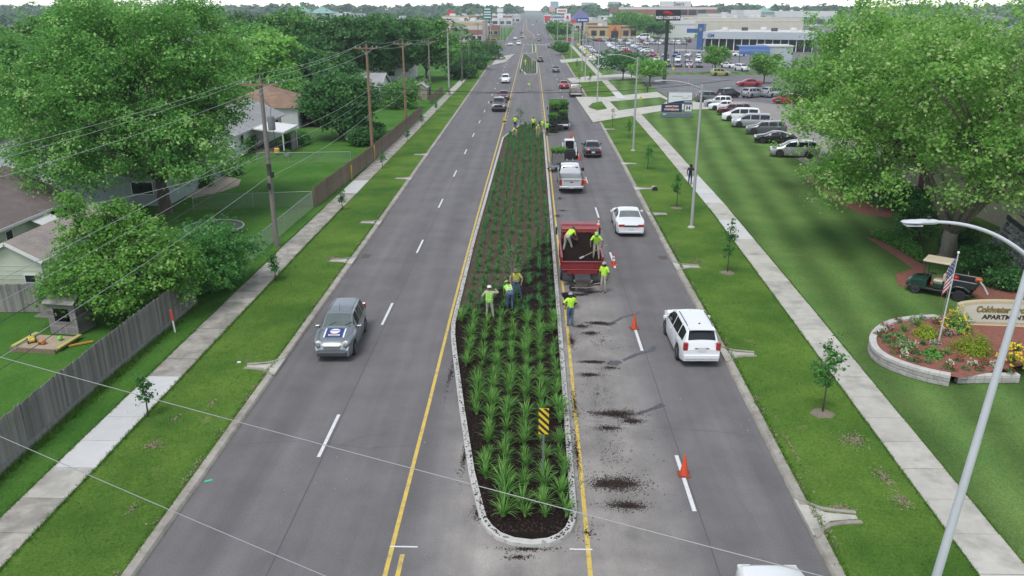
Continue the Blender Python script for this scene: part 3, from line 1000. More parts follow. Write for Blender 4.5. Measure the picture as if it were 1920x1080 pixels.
# ---- big trees
make_tree("maple_tree", "huge green maple filling the upper left over the back yards", (-27.3, 57.6), 17.3, 2.2, 8.5, 8.4, .50, LF_MAPLE, 11, 6600, 32, .185, .60, nl=34, fork=2.6, gap=.75, rl=.29, twig_n=150, tone=.13,
          extra=[(-6.5, -3.0, 4.6, 2.8, 2.6, 2.0), (-4.0, -6.0, 4.2, 2.8, 2.2, 1.8), (-8.5, -.5, 6.0, 2.6, 2.4, 2.2), (4.5, -4.5, 4.8, 2.4, 2.2, 1.7), (-7.5, -4.5, 9.5, 2.6, 2.4, 2.2), (-1.0, -7.0, 5.4, 2.4, 2.0, 1.6)])
make_tree("maple_tree", "huge pale green maple with forked trunk beside the utility cart", (25.6, 47.4), 17.2, 3.6, 9.6, 9.2, .52, LF_BRIGHT, 23, 4900, 32, .185, .60, nl=32, bark=BARK_PALE, fork=1.7, gap=.93, rl=.27, twig_n=170, tone=.22,
          extra=[(6.5, -3.5, 4.6, 2.8, 2.4, 1.6), (3.5, -6.0, 5.6, 2.6, 2.2, 1.6), (-5.5, 3.0, 4.4, 2.6, 2.4, 1.6), (-3.6, -5.0, 6.2, 2.6, 2.2, 1.7), (.2, -6.8, 6.6, 2.6, 2.0, 1.7), (-6.5, -1.5, 5.6, 2.6, 2.4, 1.8), (2.0, -4.0, 5.0, 1.8, 1.6, 1.1), (-8.6, .5, 8.0, 2.4, 2.4, 2.0), (6.0, -6.0, 8.5, 2.6, 2.2, 2.2)])
make_tree("maple_tree", "green maple standing in the red mulch behind the forked maple", (27.6, 62.5), 15.5, 3.2, 7.2, 7.0, .55, LF_BRIGHT, 31, 3300, 28, .21, .60, nl=18, fork=2.2, gap=.7, rl=.38, tone=-.05)
make_tree("maple_tree", "green maple at the lot edge reaching over the parked grey car", (31.5, 76), 13.5, 2.6, 6.6, 6.6, .45, LF_BRIGHT, 37, 2400, 24, .28, .62, nl=16, fork=2.2, gap=.6, rl=.38)
make_tree("maple_tree", "bright green maple on the right edge of the picture behind the sign", (33.5, 41), 14.5, 3.0, 6.5, 6.5, .5, LF_BRIGHT, 41, 2400, 24, .26, .58, nl=14, fork=2.5, gap=.5)
make_tree("small_tree", "low spreading yard tree leaning over the grey picket fence", (-20.2, 36.4), 6.5, .5, 3.6, 3.1, .12, LF_BRIGHT, 45, 1400, 30, .15, .38, fork=1.0, gap=.6, twig_n=40, tone=-.06,
          lobes=[(0, 0, 2.5, 2.5, 2.3, 1.8), (-1.8, -.3, 2.2, 1.3, 1.3, 1.3), (2.4, .2, 2.3, 1.7, 1.5, 1.4), (-.9, 0, 4.2, 1.4, 1.3, 1.2), (1.3, .2, 3.9, 1.5, 1.4, 1.2), (.4, 0, 4.9, 1.0, 1.0, .9), (-1.6, 0, 5.5, .55, .55, .9), (2.9, -.4, 3.2, 1.0, 1.0, .9), (.6, -1.6, 2.0, 1.6, 1.2, 1.2), (-1.4, -1.5, 1.9, 1.4, 1.1, 1.1)])
make_tree("large_bush", "dense rounded green bush between fence end and pavement", (-17.9, 40.8), 3.8, .0, 2.4, 2.9, .1, LF_YOUNG, 51, 1500, 20, .14, .26, nl=14, fork=.4, gap=.1, rl=.5, cat="bush", tone=.05)
# ---- left background, tree by tree: (u, v of base, height, crown radius, leaf, lowest leaf, wording)
LEFT_TREES = [
 (-30, 345, 11.5, 5.0, LF_BRIGHT, 1.5, "bright green yard tree at the left edge of the picture"),
 (20, 255, 13, 6.0, LF_MAPLE, 2.0, "dark green tree behind the bright yard tree at left"),
 (-80, 235, 15, 7.0, LF_MAPLE, 2.0, "tall green tree far left behind the houses"),
 (95, 215, 13.5, 6.5, LF_MAPLE, 2.5, "wide green tree behind the huge maple's left side"),
 (165, 185, 14.0, 7.0, LF_DARK, 2.5, "dark tree behind the huge maple's crown"),
 (546, 222, 6.5, 2.5, LF_MAPLE, .9, "small green tree in front of the rusty brown hip roof"),
 (520, 205, 12.0, 5.6, LF_BRIGHT, 2.0, "light green tree behind the brown roofed house"),
 (555, 150, 15.5, 6.0, LF_MAPLE, 2.5, "upright green tree rising behind the yards near the white store"),
 (480, 165, 12.8, 6.5, LF_MAPLE, 2.0, "mid green tree beside the huge maple's right edge"),
 (470, 120, 14.0, 9.0, LF_FAR, 2.5, "broad green tree in the row behind the left yards"),
 (610, 205, 9.5, 4.2, LF_DARK, .8, "dark dense tree over the lawn left of the brown pole"),
 (668, 168, 14.5, 8.6, LF_DARK, 2.6, "large dark crowned tree behind the two brown poles"),
 (728, 158, 14.5, 8.0, LF_DARK, 2.6, "large dark crowned tree touching the paler one behind the poles"),
 (800, 150, 13.8, 6.6, LF_MAPLE, 2.2, "tall paler green tree beside the dark crowned pair"),
 (640, 262, 8.0, 3.9, LF_DARK, .6, "dense dark green tree standing by the lawn's back fence"),
]
for i, (u, v, h, r, lf, lo, lab) in enumerate(LEFT_TREES):
 x, y = G(u, v)
 d = math.hypot(x, y)
 n = int(1500 if d < 120 else 1250)
 ls = .28 if d < 120 else .40
 make_tree("yard_tree", lab, (x, y), h, lo, r, r * .95, .3, lf, 60 + i, n, 16 if d < 120 else 14, ls * (1 + r / 16), .62 * (1 + r / 22), nl=15, gap=.35, twig_n=20, group="trees behind the left yards")
BUSHES = [
 (745, 205, 4.2, 3.4, LF_MAPLE, "rounded green bush beyond the brown fence"),
 (775, 185, 3.6, 3.0, LF_MAPLE, "green bush beside the small shed"),
 (680, 275, 2.0, 1.3, LF_DARK, "small dark bush at the foot of the brown pole"),
 (700, 262, 2.1, 1.6, LF_YOUNG, "loose green bush against the brown fence"),
 (537, 232, 3.4, 2.7, LF_DARK, "dark green bush beside the white carport"),
 (588, 238, 2.8, 1.8, LF_RUST, "dark purple leaved bush by the brown roofed house"),
 (455, 285, 1.8, 1.4, LF_DARK, "trimmed dark bush at the grey house corner"),
 (372, 352, 1.6, 1.1, LF_DARK, "clipped dark shrub in the curved garden bed"),
 (430, 330, 1.0, .9, LF_DARK, "low dark shrub in the curved garden bed"),
 (560, 272, 1.3, 1.2, LF_YOUNG, "low green shrub by the carport post"),
 (866, 148, 3.2, 3.6, LF_DARK, "dark green bush beside the far pavement"),
 (885, 130, 5.0, 4.6, LF_DARK, "taller dark green bush beside the far pavement"),
 (905, 112, 6.0, 6.0, LF_DARK, "big dark bush at the far end of the left hedge row"),
 (868, 112, 6.5, 7.0, LF_MAPLE, "green thicket behind the far left hedge row"),
 (1168, 150, 6.2, 5.2, LF_DARK, "dark green tree beside the bright bush in the lot island"),
 (1218, 158, 5.2, 3.7, LF_BRIGHT, "bright green rounded tree in the lot island"),
 (1340, 138, 6.6, 2.9, LF_BRIGHT, "thin light green tree between dealership and lot"),
 (1432, 158, 6.2, 3.0, LF_BRIGHT, "light green tree behind the red parked car"),
 (1052, 103, 4.2, 2.1, LF_MAPLE, "small round street tree near the crossing"),
 (1042, 74, 8.5, 5.2, LF_MAPLE, "green tree at the corner beyond the crossing"),
 (1058, 72, 8.0, 5.0, LF_MAPLE, "second green tree at the corner beyond the crossing"),
 (1212, 72, 13.0, 10, LF_MAPLE, "rounded green tree behind the dealership cars"),
 (1232, 74, 9.0, 8, LF_DARK, "darker low tree behind the dealership cars"),
 (1172, 66, 14.5, 11, LF_MAPLE, "green tree beside the tan restaurant"),
]
for i, (u, v, h, r, lf, lab) in enumerate(BUSHES):
 x, y = G(u, v)
 big = h > 5
 cat = "tree" if "tree" in lab else "bush"
 ls = float(np.interp(y, [60, 120, 250, 450], [.2, .3, .45, .8]))
 make_tree("round_tree" if cat == "tree" else "bush", lab, (x, y), h, h * (.28 if cat == "tree" else 0), r, r, .16 if big else .08, lf, 200 + i, 420, 14, ls, ls * 1.7, nl=10, gap=.3, fork=h * .25 if big else .3, rl=.48, cat=cat, twig_n=0, group="bushes and small trees round the yards and lots")
# shrubs by the forked maple
for i, (u, v, h, r, lf, lab) in enumerate([
 (1722, 452, 3.0, 1.25, LF_DARK, "tall clipped dark shrub left of the forked maple"),
 (1690, 395, 1.7, 1.9, LF_DARK, "low dark spreading shrub in the red mulch bed"),
 (1620, 372, 1.8, 2.0, LF_MAPLE, "green shrub at the mulch bed under the trees"),
 (1845, 520, 1.9, 1.25, LF_DARK, "rounded dark shrub in front of the stone wall"),
 (1880, 545, 1.2, .8, LF_DARK, "rounded dark shrub beside the stone wall, nearest the sign"),
 (1790, 468, 1.6, 1.1, LF_DARK, "dark shrub behind the utility cart's roof"),
 (1570, 345, 2.0, 1.6, LF_MAPLE, "leafy shrub at the left end of the mulch bed")]):
 x, y = G(u, v)
 make_tree("shrub", lab, (x, y), h, 0, r, r, .05, lf, 300 + i, 420, 16, .15, .26, nl=9, gap=.1, rl=.5, fork=.3, cat="shrub", twig_n=0, group="shrubs under the right trees")
# ivy ground cover by the mulch
g_ = np.random.default_rng(3)
pp = np.array(px_poly([(1630, 440), (1690, 425), (1728, 470), (1730, 495), (1690, 470)], .2))
c0 = pp.mean(0)
q = []
while len(q) < 2600:
 a, b = g_.random(), g_.random()
 i = g_.integers(len(pp))
 t = pp[i] * (1 - a) + pp[(i + 1) % len(pp)] * a
 q.append(np.append(c0 + (t - c0) * math.sqrt(b), ZL + g_.uniform(.05, .35)))
q = np.array(q)
tag(link("ivy", quads_mesh("ivy", leaf_quads(q, np.array([0, 0, 1.]) + g_.normal(size=q.shape) * .4, g_.uniform(.12, .2, len(q)), g_), 4, LF_MAPLE, np.clip(g_.normal(.5, .2, len(q)), 0, 1))), "low leafy green ground cover edging the red mulch", "ground cover", kind="stuff")
# ---- young street trees, one thin stem each
def make_sapling(name, label, loc, h, r, seed, group, lf=LF_YOUNG, nclus=70, ring=True, leafy=9):
 root = thing(name, label, "young tree", (loc[0], loc[1], ZL), 0, group)
 g = random.Random(seed)
 lb = []
 for i in range(7):
  t = i / 6
  w = r * (1 - abs(t - .35) * 1.0) * g.uniform(.7, 1.1)
  a = g.uniform(0, 6.28)
  lb.append((math.cos(a) * w * .35, math.sin(a) * w * .35, h * (.42 + .52 * t), w * .75, w * .75, h * .11))
 me, cc = crown_mesh("crown", lb, nclus, leafy, .12, lf, seed, .17, shell=.2, gap=.2)
 link("crown", me, root)
 mb = MB()
 mb.tube([(0, 0, -.05), (.02, .01, h * .35), (-.02, .02, h * .7), (.01, 0, h * .97)], [.035, .028, .018, .006], 6)
 for e in cc[::4]:
  z = max(h * .36, e[2] - .25)
  mb.tube([(0, 0, z), tuple(e)], [.011, .004], 4)
 mb.build("trunk", BARK, root, smooth=True, angle=180)
 if ring:
  mu = MB()
  k = 12
  rr = .42
  mu.add([(math.cos(6.283 * i / k) * rr * g.uniform(.85, 1.15), math.sin(6.283 * i / k) * rr * g.uniform(.85, 1.15), .004) for i in range(k)] + [(math.cos(6.283 * i / k) * rr * .55, math.sin(6.283 * i / k) * rr * .55, .07) for i in range(k)] + [(0, 0, .08)],
               [(i, (i + 1) % k, k + (i + 1) % k, k + i) for i in range(k)] + [(k + i, k + (i + 1) % k, 2 * k) for i in range(k)])
  mu.build("mulch_ring", mat("dry_mulch_ring", (0.20, 0.165, 0.125), var=.4, scale=14, rough=.95, bump=.6), root, smooth=True, angle=180)
 return root
SAP_R = [(1541, 780, 3.2, .62, "right verge tree nearest the camera, beside the apartment sign lawn", True), (1363, 515, 3.1, .62, "right verge young tree past the white sedan with a mulch ring", True), (1268, 393, 2.9, .5, "right verge young tree beside the walker in black", True), (1214, 320, 2.5, .5, "right verge young tree level with the black sedan", False), (1179, 262, 2.5, .5, "right verge young tree before the grey lamp post base", False), (1148, 240, 2.6, .5, "thin leafed young tree by the driveway mouth", False), (1106, 160, 2.6, .55, "young tree on the islet between two driveways", False), (1086, 158, 2.2, .45, "young tree close to the kerb beyond the driveways", False), (1082, 130, 2.3, .5, "far young tree on the right verge", False)]
for i, (u, v, h, r, lab, ring) in enumerate(SAP_R):
 make_sapling("young_tree", lab, G(u, v), h, r, 400 + i, "young trees along the right verge", nclus=[110, 85, 65, 60, 50, 26, 50, 40, 50][i], ring=ring)
SAP_L = [(274, 787, 1.75, .42, "left young tree beside the pavement nearest the camera"), (515, 530, 1.7, .36, "left young tree in front of the dense bush"), (645, 397, 1.7, .42, "left young tree where the picket fence begins"), (718, 318, 1.7, .42, "left young tree just past the new white slabs"), (770, 268, 1.6, .4, "left young tree before the brown pole's fence end"), (798, 240, 1.8, .4, "left young tree level with the dark pickup"), (826, 212, 1.8, .4, "left young tree past the fence's far end"), (850, 186, 1.9, .45, "left young tree level with the maroon car"), (875, 160, 2.0, .45, "left young tree level with the white car"), (893, 137, 2.0, .5, "far left young tree before the driveway")]
for i, (u, v, h, r, lab) in enumerate(SAP_L):
 x, y = G(u, v)
 make_sapling("young_tree", lab, (SWL1(y) + .15, y), h, r, 430 + i, "young trees along the left pavement", nclus=60 if i < 3 else 40, ring=False)
# ---- daylilies in the bed: rows of arching blades
def blade_clump(nb, h, spread_, seed, w=.022, segs=4):
 """returns (quads vertices, tones) of arching blades"""
 g = np.random.default_rng(seed)
 V, T = [], []
 for b in range(nb):
  a = g.uniform(0, 6.283)
  L_ = h * g.uniform(.65, 1.25)
  lean = g.uniform(.15, 1.0) * spread_
  d = np.array([math.cos(a), math.sin(a)])
  s = np.array([-d[1], d[0]])
  base = d * g.uniform(0, .05)
  tone = np.clip(g.normal(.5, .18), 0, 1)
  pts = []
  for i in range(segs + 1):
   t = i / segs
   out = lean * (t ** 1.6) * L_
   z = L_ * (t * 1.05 - .62 * lean * t ** 2.6)
   ww = w * (1 - t) ** .6 + .002
   c = base + d * out
   pts.append((np.array([*(c + s * ww), z]), np.array([*(c - s * ww), z])))
  for i in range(segs):
   V += [pts[i][0], pts[i][1], pts[i + 1][1], pts[i + 1][0]]
   T.append(np.clip(tone + (.22 if i == 0 else 0), 0, 1))
 return np.array(V), np.array(T)
LILY = []
for s in range(6):
 v, t = blade_clump(58, .55, .80, 500 + s, w=.0115)
 LILY.append((v, t))
SMALL = []
for s in range(5):
 v, t = blade_clump(32, .43, .95, 520 + s, w=.019, segs=3)
 SMALL.append((v, t))
lily_me = [quads_mesh("daylily", v, 4, LF_LILY, t) for v, t in LILY]
small_me = [quads_mesh("small_daylily", v, 4, LF_LILY2, t) for v, t in SMALL]
spots = []
for yy in np.arange(20.35, 36.8, .53):
 a, b = MXL(yy) + .5, MXR(yy) - .42
 n = max(2, int(round((b - a) / .60)) + 1)
 # rows keep to fixed lines measured from the straight right-hand kerb
 for k in range(9):
  x = 1.12 - k * .63
  if x < a: break
  if rnd.random() < .05: continue
  spots.append((x + rnd.uniform(-.08, .08), yy + rnd.uniform(-.14, .14), 0))
for yy in np.arange(36.9, 106.5, .62):
 a, b = MXL(yy) + .45, MXR(yy) - .4
 for k in range(9):
  x = 1.12 - k * .605
  if x < a: break
  if rnd.random() < (.12 if yy < 55 else .03): continue
  spots.append((x + rnd.uniform(-.09, .09), yy + rnd.uniform(-.16, .16), 1))
spots.sort(key=lambda s: s[1])
n_ind = 0
restV, restT = [], []
for x, yy, kind in spots:
 rz, k = rnd.uniform(0, 6.28), rnd.choice((.62, .8, .95, 1.0, 1.05, 1.15, 1.3)) * rnd.uniform(.92, 1.08)
 if n_ind < 290:
  n_ind += 1
  if kind == 0:
   o = link("daylily", lily_me[rnd.randrange(6)], None, (x, yy, .115), rz, scale=(k, k, k * rnd.uniform(.85, 1.1)))
   o.rotation_euler = (rnd.uniform(-.12, .12), rnd.uniform(-.12, .12), rz)
   tag(o, "large arching green daylily clump planted in fresh dark mulch near the island nose", "plant", "large daylilies at the near end of the island bed")
  else:
   o = link("small_daylily", small_me[rnd.randrange(5)], None, (x, yy, .115), rz, scale=(k, k, k))
   tag(o, "small green daylily clump planted in rows where the workers stand", "plant", "small daylilies in the middle of the island bed")
 else:
  v, t = SMALL[rnd.randrange(5)] if kind else LILY[0]
  grow = 1.25 if yy > 85 else 1.0
  ca, sa = math.cos(rz), math.sin(rz)
  vv = v * k * grow
  restV.append(np.stack([vv[:, 0] * ca - vv[:, 1] * sa + x, vv[:, 0] * sa + vv[:, 1] * ca + yy, vv[:, 2] + .115], 1))
  restT.append(t)
for yy in np.arange(199, 285, 1.2):
 for xx in np.arange(-2.6, 1.5, .62):
  if xx > 1.4 - max(0, (yy - 240)) * .068: continue
  v, t = SMALL[rnd.randrange(5)]
  restV.append(v[::2 * 0 + 1] * .8 + np.array([xx + rnd.uniform(-.1, .1), yy, .13])); restT.append(t)
tag(link("far_plants", quads_mesh("far_plants", np.concatenate(restV), 4, LF_LILY2, np.concatenate(restT))), "green planted rows running on to the far end of the islands", "plants", kind="stuff")
# ---- grass tufts that soften the edges of kerbs, slabs and fence
g_ = np.random.default_rng(77)
tufV = []
def tufts(fx, y0, y1, dens, wid, h):
 n = int((y1 - y0) * dens)
 ys = g_.uniform(y0, y1, n)
 for yy in ys:
  x = fx(yy) + g_.normal() * wid
  for b in range(3):
   a = g_.uniform(0, 6.28)
   hh = h * g_.uniform(.5, 1.4)
   w = .012
   p = np.array([x + g_.normal() * .02, yy + g_.normal() * .02, ZL - .01])
   d = np.array([math.cos(a), math.sin(a), 0]); s = np.array([-d[1], d[0], 0]) * w
   tufV.extend([p - s, p + s, p + d * hh * .45 + np.array([0, 0, hh]) + s * .2, p + d * hh * .45 + np.array([0, 0, hh]) - s * .2])
tufts(lambda y: KL(y) - .22, 16, 60, 40, .05, .07)
tufts(lambda y: KR(y) + .22, 16, 60, 45, .05, .09)
tufts(lambda y: SWL1(y) + .03, 16, 60, 55, .03, .10)
tufts(lambda y: SWL0(y) - .03, 16, 60, 55, .03, .10)
tufts(lambda y: SWR0(y) - .03, 16, 60, 45, .025, .07)
tufts(lambda y: SWR1(y) + .03, 16, 60, 45, .025, .07)
tufts(lambda y: -17.2, 20, 39, 120, .12, .16)
# clumps all over the nearer verges
for _ in range(6000):
 yy = g_.uniform(16, 48)
 r_ = g_.random()
 x = g_.uniform(SWL1(yy), KL(yy) - .3) if r_ < .45 else (g_.uniform(KR(yy) + .3, SWR0(yy)) if r_ < .75 else (g_.uniform(-17.1, SWL0(yy)) if r_ < .85 else g_.uniform(SWR1(yy), 26)))
 for b in range(3):
  a = g_.uniform(0, 6.28); hh = .045 * g_.uniform(.5, 1.5)
  p = np.array([x + g_.normal() * .05, yy + g_.normal() * .05, ZL - .01])
  d = np.array([math.cos(a), math.sin(a), 0]); s = np.array([-d[1], d[0], 0]) * .014
  tufV.extend([p - s, p + s, p + d * hh * .7 + np.array([0, 0, hh]) + s * .2, p + d * hh * .7 + np.array([0, 0, hh]) - s * .2])
tufV = np.array(tufV)
LF_GRASS = leafmat("grass_blade", ramp3((0.052, 0.145, 0.02), (0.085, 0.195, 0.028), (0.12, 0.235, 0.04), (0.2, 0.26, 0.09)), transl=0.4)
tag(link("grass", quads_mesh("grass", tufV, 4, LF_GRASS, np.clip(g_.normal(.5, .22, len(tufV) // 4), 0, 1))), "loose green grass blades along kerbs and pavements", "grass", kind="stuff")
# ---- the wooded horizon: one far mass of crowns
g_ = np.random.default_rng(5)
FV, FT = [], []
def far_clumps(n, yr, xr, hr, leaf):
 for _ in range(n):
  y = g_.uniform(*yr)
  x = g_.uniform(xr[0], xr[1]) * y
  if abs(x + 3) < 24: continue
  h = g_.uniform(*hr)
  r = h * g_.uniform(.5, .8)
  k = int(90)
  d = g_.normal(size=(k, 3)); d /= np.linalg.norm(d, axis=1, keepdims=True)
  d[:, 2] = np.abs(d[:, 2]) * 1.0 - .15
  lump = 1 + .22 * np.sin(d[:, 0] * 5 + x) * np.sin(d[:, 2] * 6 + y)
  pos = np.array([x, y, h * .42]) + d * np.array([r, r, h * .56]) * (g_.uniform(.75, 1.05, k) * lump)[:, None]
  nr = d + np.array([0, 0, .6]) + g_.normal(size=(k, 3)) * .4
  FV.append(leaf_quads(pos, nr, g_.uniform(.8, 1.4, k) * leaf * h / 14, g_))
  FT.append(np.clip(g_.normal(.45, .2) + g_.normal(size=k) * .15, 0, 1))
far_clumps(420, (1150, 2300), (-.75, .75), (19, 27), 5.0)
far_clumps(260, (620, 1150), (-.75, -.03), (9, 14), 3.4)
far_clumps(110, (620, 1150), (.04, .75), (7, 11), 3.0)
far_clumps(90, (300, 620), (-.62, -.08), (8, 13), 2.6)
tag(link("woods", quads_mesh("woods", np.concatenate(FV), 4, LF_FAR, np.concatenate(FT))), "hazy green wooded belt along the whole horizon", "woods", kind="stuff")
# ================================================================== VEHICLES
TYRE = flat("tyre_rubber", (0.018, 0.018, 0.019), 0.85)
RIM = flat("alloy_rim", (0.55, 0.56, 0.58), 0.3, metal=0.9)
BLACK = flat("black_plastic", (0.015, 0.015, 0.016), 0.55)
DGREY = flat("dark_grey_plastic", (0.045, 0.046, 0.05), 0.6)
CHROME = flat("chrome_trim", (0.7, 0.71, 0.72), 0.15, metal=1.0)
LAMP_R = mat("red_lamp", (0.33, 0.012, 0.012), var=.2, scale=8, rough=.12, coat=.8)
LAMP_W = mat("clear_lamp", (0.62, 0.62, 0.58), var=.15, scale=10, rough=.12, coat=.8)
PLATE = flat("number_plate_white", (0.62, 0.64, 0.66), .5)
GLASS = glassmat()
def paint(name, c, metal=0.25, rough=.38):
 return mat("paint_" + name, c, var=.03, scale=1.2, rough=rough, metal=metal, coat=.6)
PAINTS = {
 'white': paint('white', (.72, .73, .73), 0), 'silver': paint('silver', (.40, .41, .42), .55), 'grey': paint('grey', (.12, .125, .13), .4),
 'black': paint('black', (.012, .012, .014), .1, .25), 'dark blue': paint('dark blue', (.02, .035, .09), .2), 'blue': paint('blue', (.03, .09, .28), .2),
 'red': paint('red', (.32, .012, .02), .1), 'maroon': paint('maroon', (.10, .012, .016), .3), 'gold': paint('gold', (.34, .32, .26), .5),
 'green': paint('green', (.33, .36, .10), .2), 'slate': paint('slate', (.20, .225, .24), .45), 'pale silver': paint('pale silver', (.58, .59, .60), .35), 'teal': paint('teal', (.05, .10, .11), .3)}
class Shape:
 """a car body as sections along its length (local +Y is forward)"""
 def __init__(s, L, W, top, belt, cl, wr, wheels, roof, nose=5.0, tum=.20, hoodw=.90):
  s.L, s.W, s.cl, s.wr, s.wheels, s.roof, s.nose, s.tum, s.hoodw = L, W, cl, wr, wheels, roof, nose, tum, hoodw
  s.tx, s.tz = zip(*top)
  s.bx, s.bz = zip(*belt)
 def top(s, y):
  k = .07
  return float(np.mean([np.interp(y + d * k, s.tx, s.tz) for d in (-1, -.5, 0, .5, 1)]))
 def belt(s, y):
  return min(float(np.interp(y, s.bx, s.bz)), s.top(y) - .02)
 def hw(s, y):
  q = abs(2 * y / s.L)
  return s.W / 2 * (1 - .16 * q ** s.nose)
 def hwt(s, y):
  b, t = float(np.interp(y, s.bx, s.bz)), s.top(y)
  k = min(1, max(0, (t - b) / max(.05, s.roof - b)))
  return s.hw(y) * (s.hoodw - s.tum * k)
 def zb(s, y):
  z = s.cl + .10 * max(0, abs(2 * y / s.L) - .8) / .2
  for w in s.wheels:
   d = abs(y - w)
   R_ = s.wr * 1.17
   if d < R_:
    z = max(z, s.wr + math.sqrt(R_ * R_ - d * d))
  return min(z, s.belt(y) - .06)
 def sec(s, y):
  hw, ht, zb, be, t = s.hw(y), s.hwt(y), s.zb(y), s.belt(y), s.top(y)
  h = be - zb
  cr = .035
  return [(hw * .95, zb), (hw * .985, zb + .15 * h), (hw, zb + .5 * h), (hw * .99, zb + .82 * h), (hw * .955, be),
    (hw * .955 * .5 + ht * .5, be * .5 + (t - .035) * .5), (ht, t - .035), (ht * .93, t), (ht * .5, t + cr * .75), (0, t + cr)]
 def stations(s, n=34):
  ys = set(np.linspace(-s.L / 2, s.L / 2, n).tolist())
  for w in s.wheels:
   R_ = s.wr * 1.17
   for a in (-1.001, -.97, -.85, -.6, -.3, 0, .3, .6, .85, .97, 1.001):
    ys.add(w + a * R_)
  for x in s.tx: ys.add(x)
  return sorted(y for y in ys if -s.L / 2 <= y <= s.L / 2)
 def body(s, mb, mi=0, n=34):
  rows = []
  for y in s.stations(n):
   q = s.sec(y)
   rows.append([(x, y, z) for x, z in q] + [(-x, y, z) for x, z in q[::-1][1:]])
  mb.grid([r[::-1] for r in rows], mi)
  o, w = len(mb.v) - len(rows) * len(rows[0]), len(rows[0])
  mb.f.append([o + i for i in range(w)]); mb.m.append(mi)
  e = o + (len(rows) - 1) * w
  mb.f.append([e + i for i in reversed(range(w))]); mb.m.append(mi)
  return mb
 def under(s, mb, mi=0):
  mb.box((0, 0, s.cl + .16), (s.W * .84, s.L * .92, .26), mi=mi)
  for w in s.wheels:
   mb.box((0, w, s.wr + .12), (s.W * .80, s.wr * 2.3, s.wr * 1.5), mi=mi)
  return mb
 def side_glass(s, mb, y0, y1, side, lo=.10, hi=.90, mi=0, n=8):
  rows = []
  for y in np.linspace(y0, y1, n):
   q = s.sec(y)
   a, b = Vector((q[4][0], q[4][1])), Vector((q[6][0], q[6][1]))
   nrm = Vector((b.y - a.y, -(b.x - a.x)))
   nrm = nrm.normalized() * .006 if nrm.length > 1e-6 else Vector((.006, 0))
   r = []
   for t in (lo, .5, hi):
    p = a.lerp(b, t) + nrm
    r.append((side * p.x, y, p.y))
   rows.append(r)
  if side > 0: rows = rows[::-1]
  mb.grid(rows, mi)
  return mb
 def top_z(s, x, y):
  q = s.sec(y)[6:]
  xs, zs = [p[0] for p in q][::-1], [p[1] for p in q][::-1]
  return float(np.interp(abs(x), xs, zs))
 def screen(s, mb, y0, y1, k=.88, mi=0, n=7, off=.010):
  rows = []
  for y in np.linspace(y0, y1, n):
   w = s.hwt(y) * k
   rows.append([(x, y, s.top_z(x, y) + off) for x in np.linspace(-w, w, 7)])
  mb.grid([r[::-1] for r in rows], mi)
  return mb
def wheel(parent, x, y, r, w=.22, rim=RIM, side=1):
 mb = MB()
 pr = [(r * .60, -w / 2), (r * .9, -w / 2), (r, -w * .32), (r, w * .32), (r * .9, w / 2), (r * .60, w / 2)]
 mb.lathe(pr, axis='X', n=18)
 t = mb.build("wheel", TYRE, parent, (x, y, r), smooth=True, angle=40)
 rm = MB()
 f = side * w / 2
 rm.lathe([(r * .62, f - side * .01), (r * .60, f + side * .004), (r * .55, f - side * .03)][::side], axis='X', n=18)
 for k in range(5):
  a = 6.283 * k / 5
  rm.bar((f - side * .012, 0, 0), (f - side * .012, math.cos(a) * r * .56, math.sin(a) * r * .56), .018, r * .2)
 rm.build("rim", rim, t)
 return t
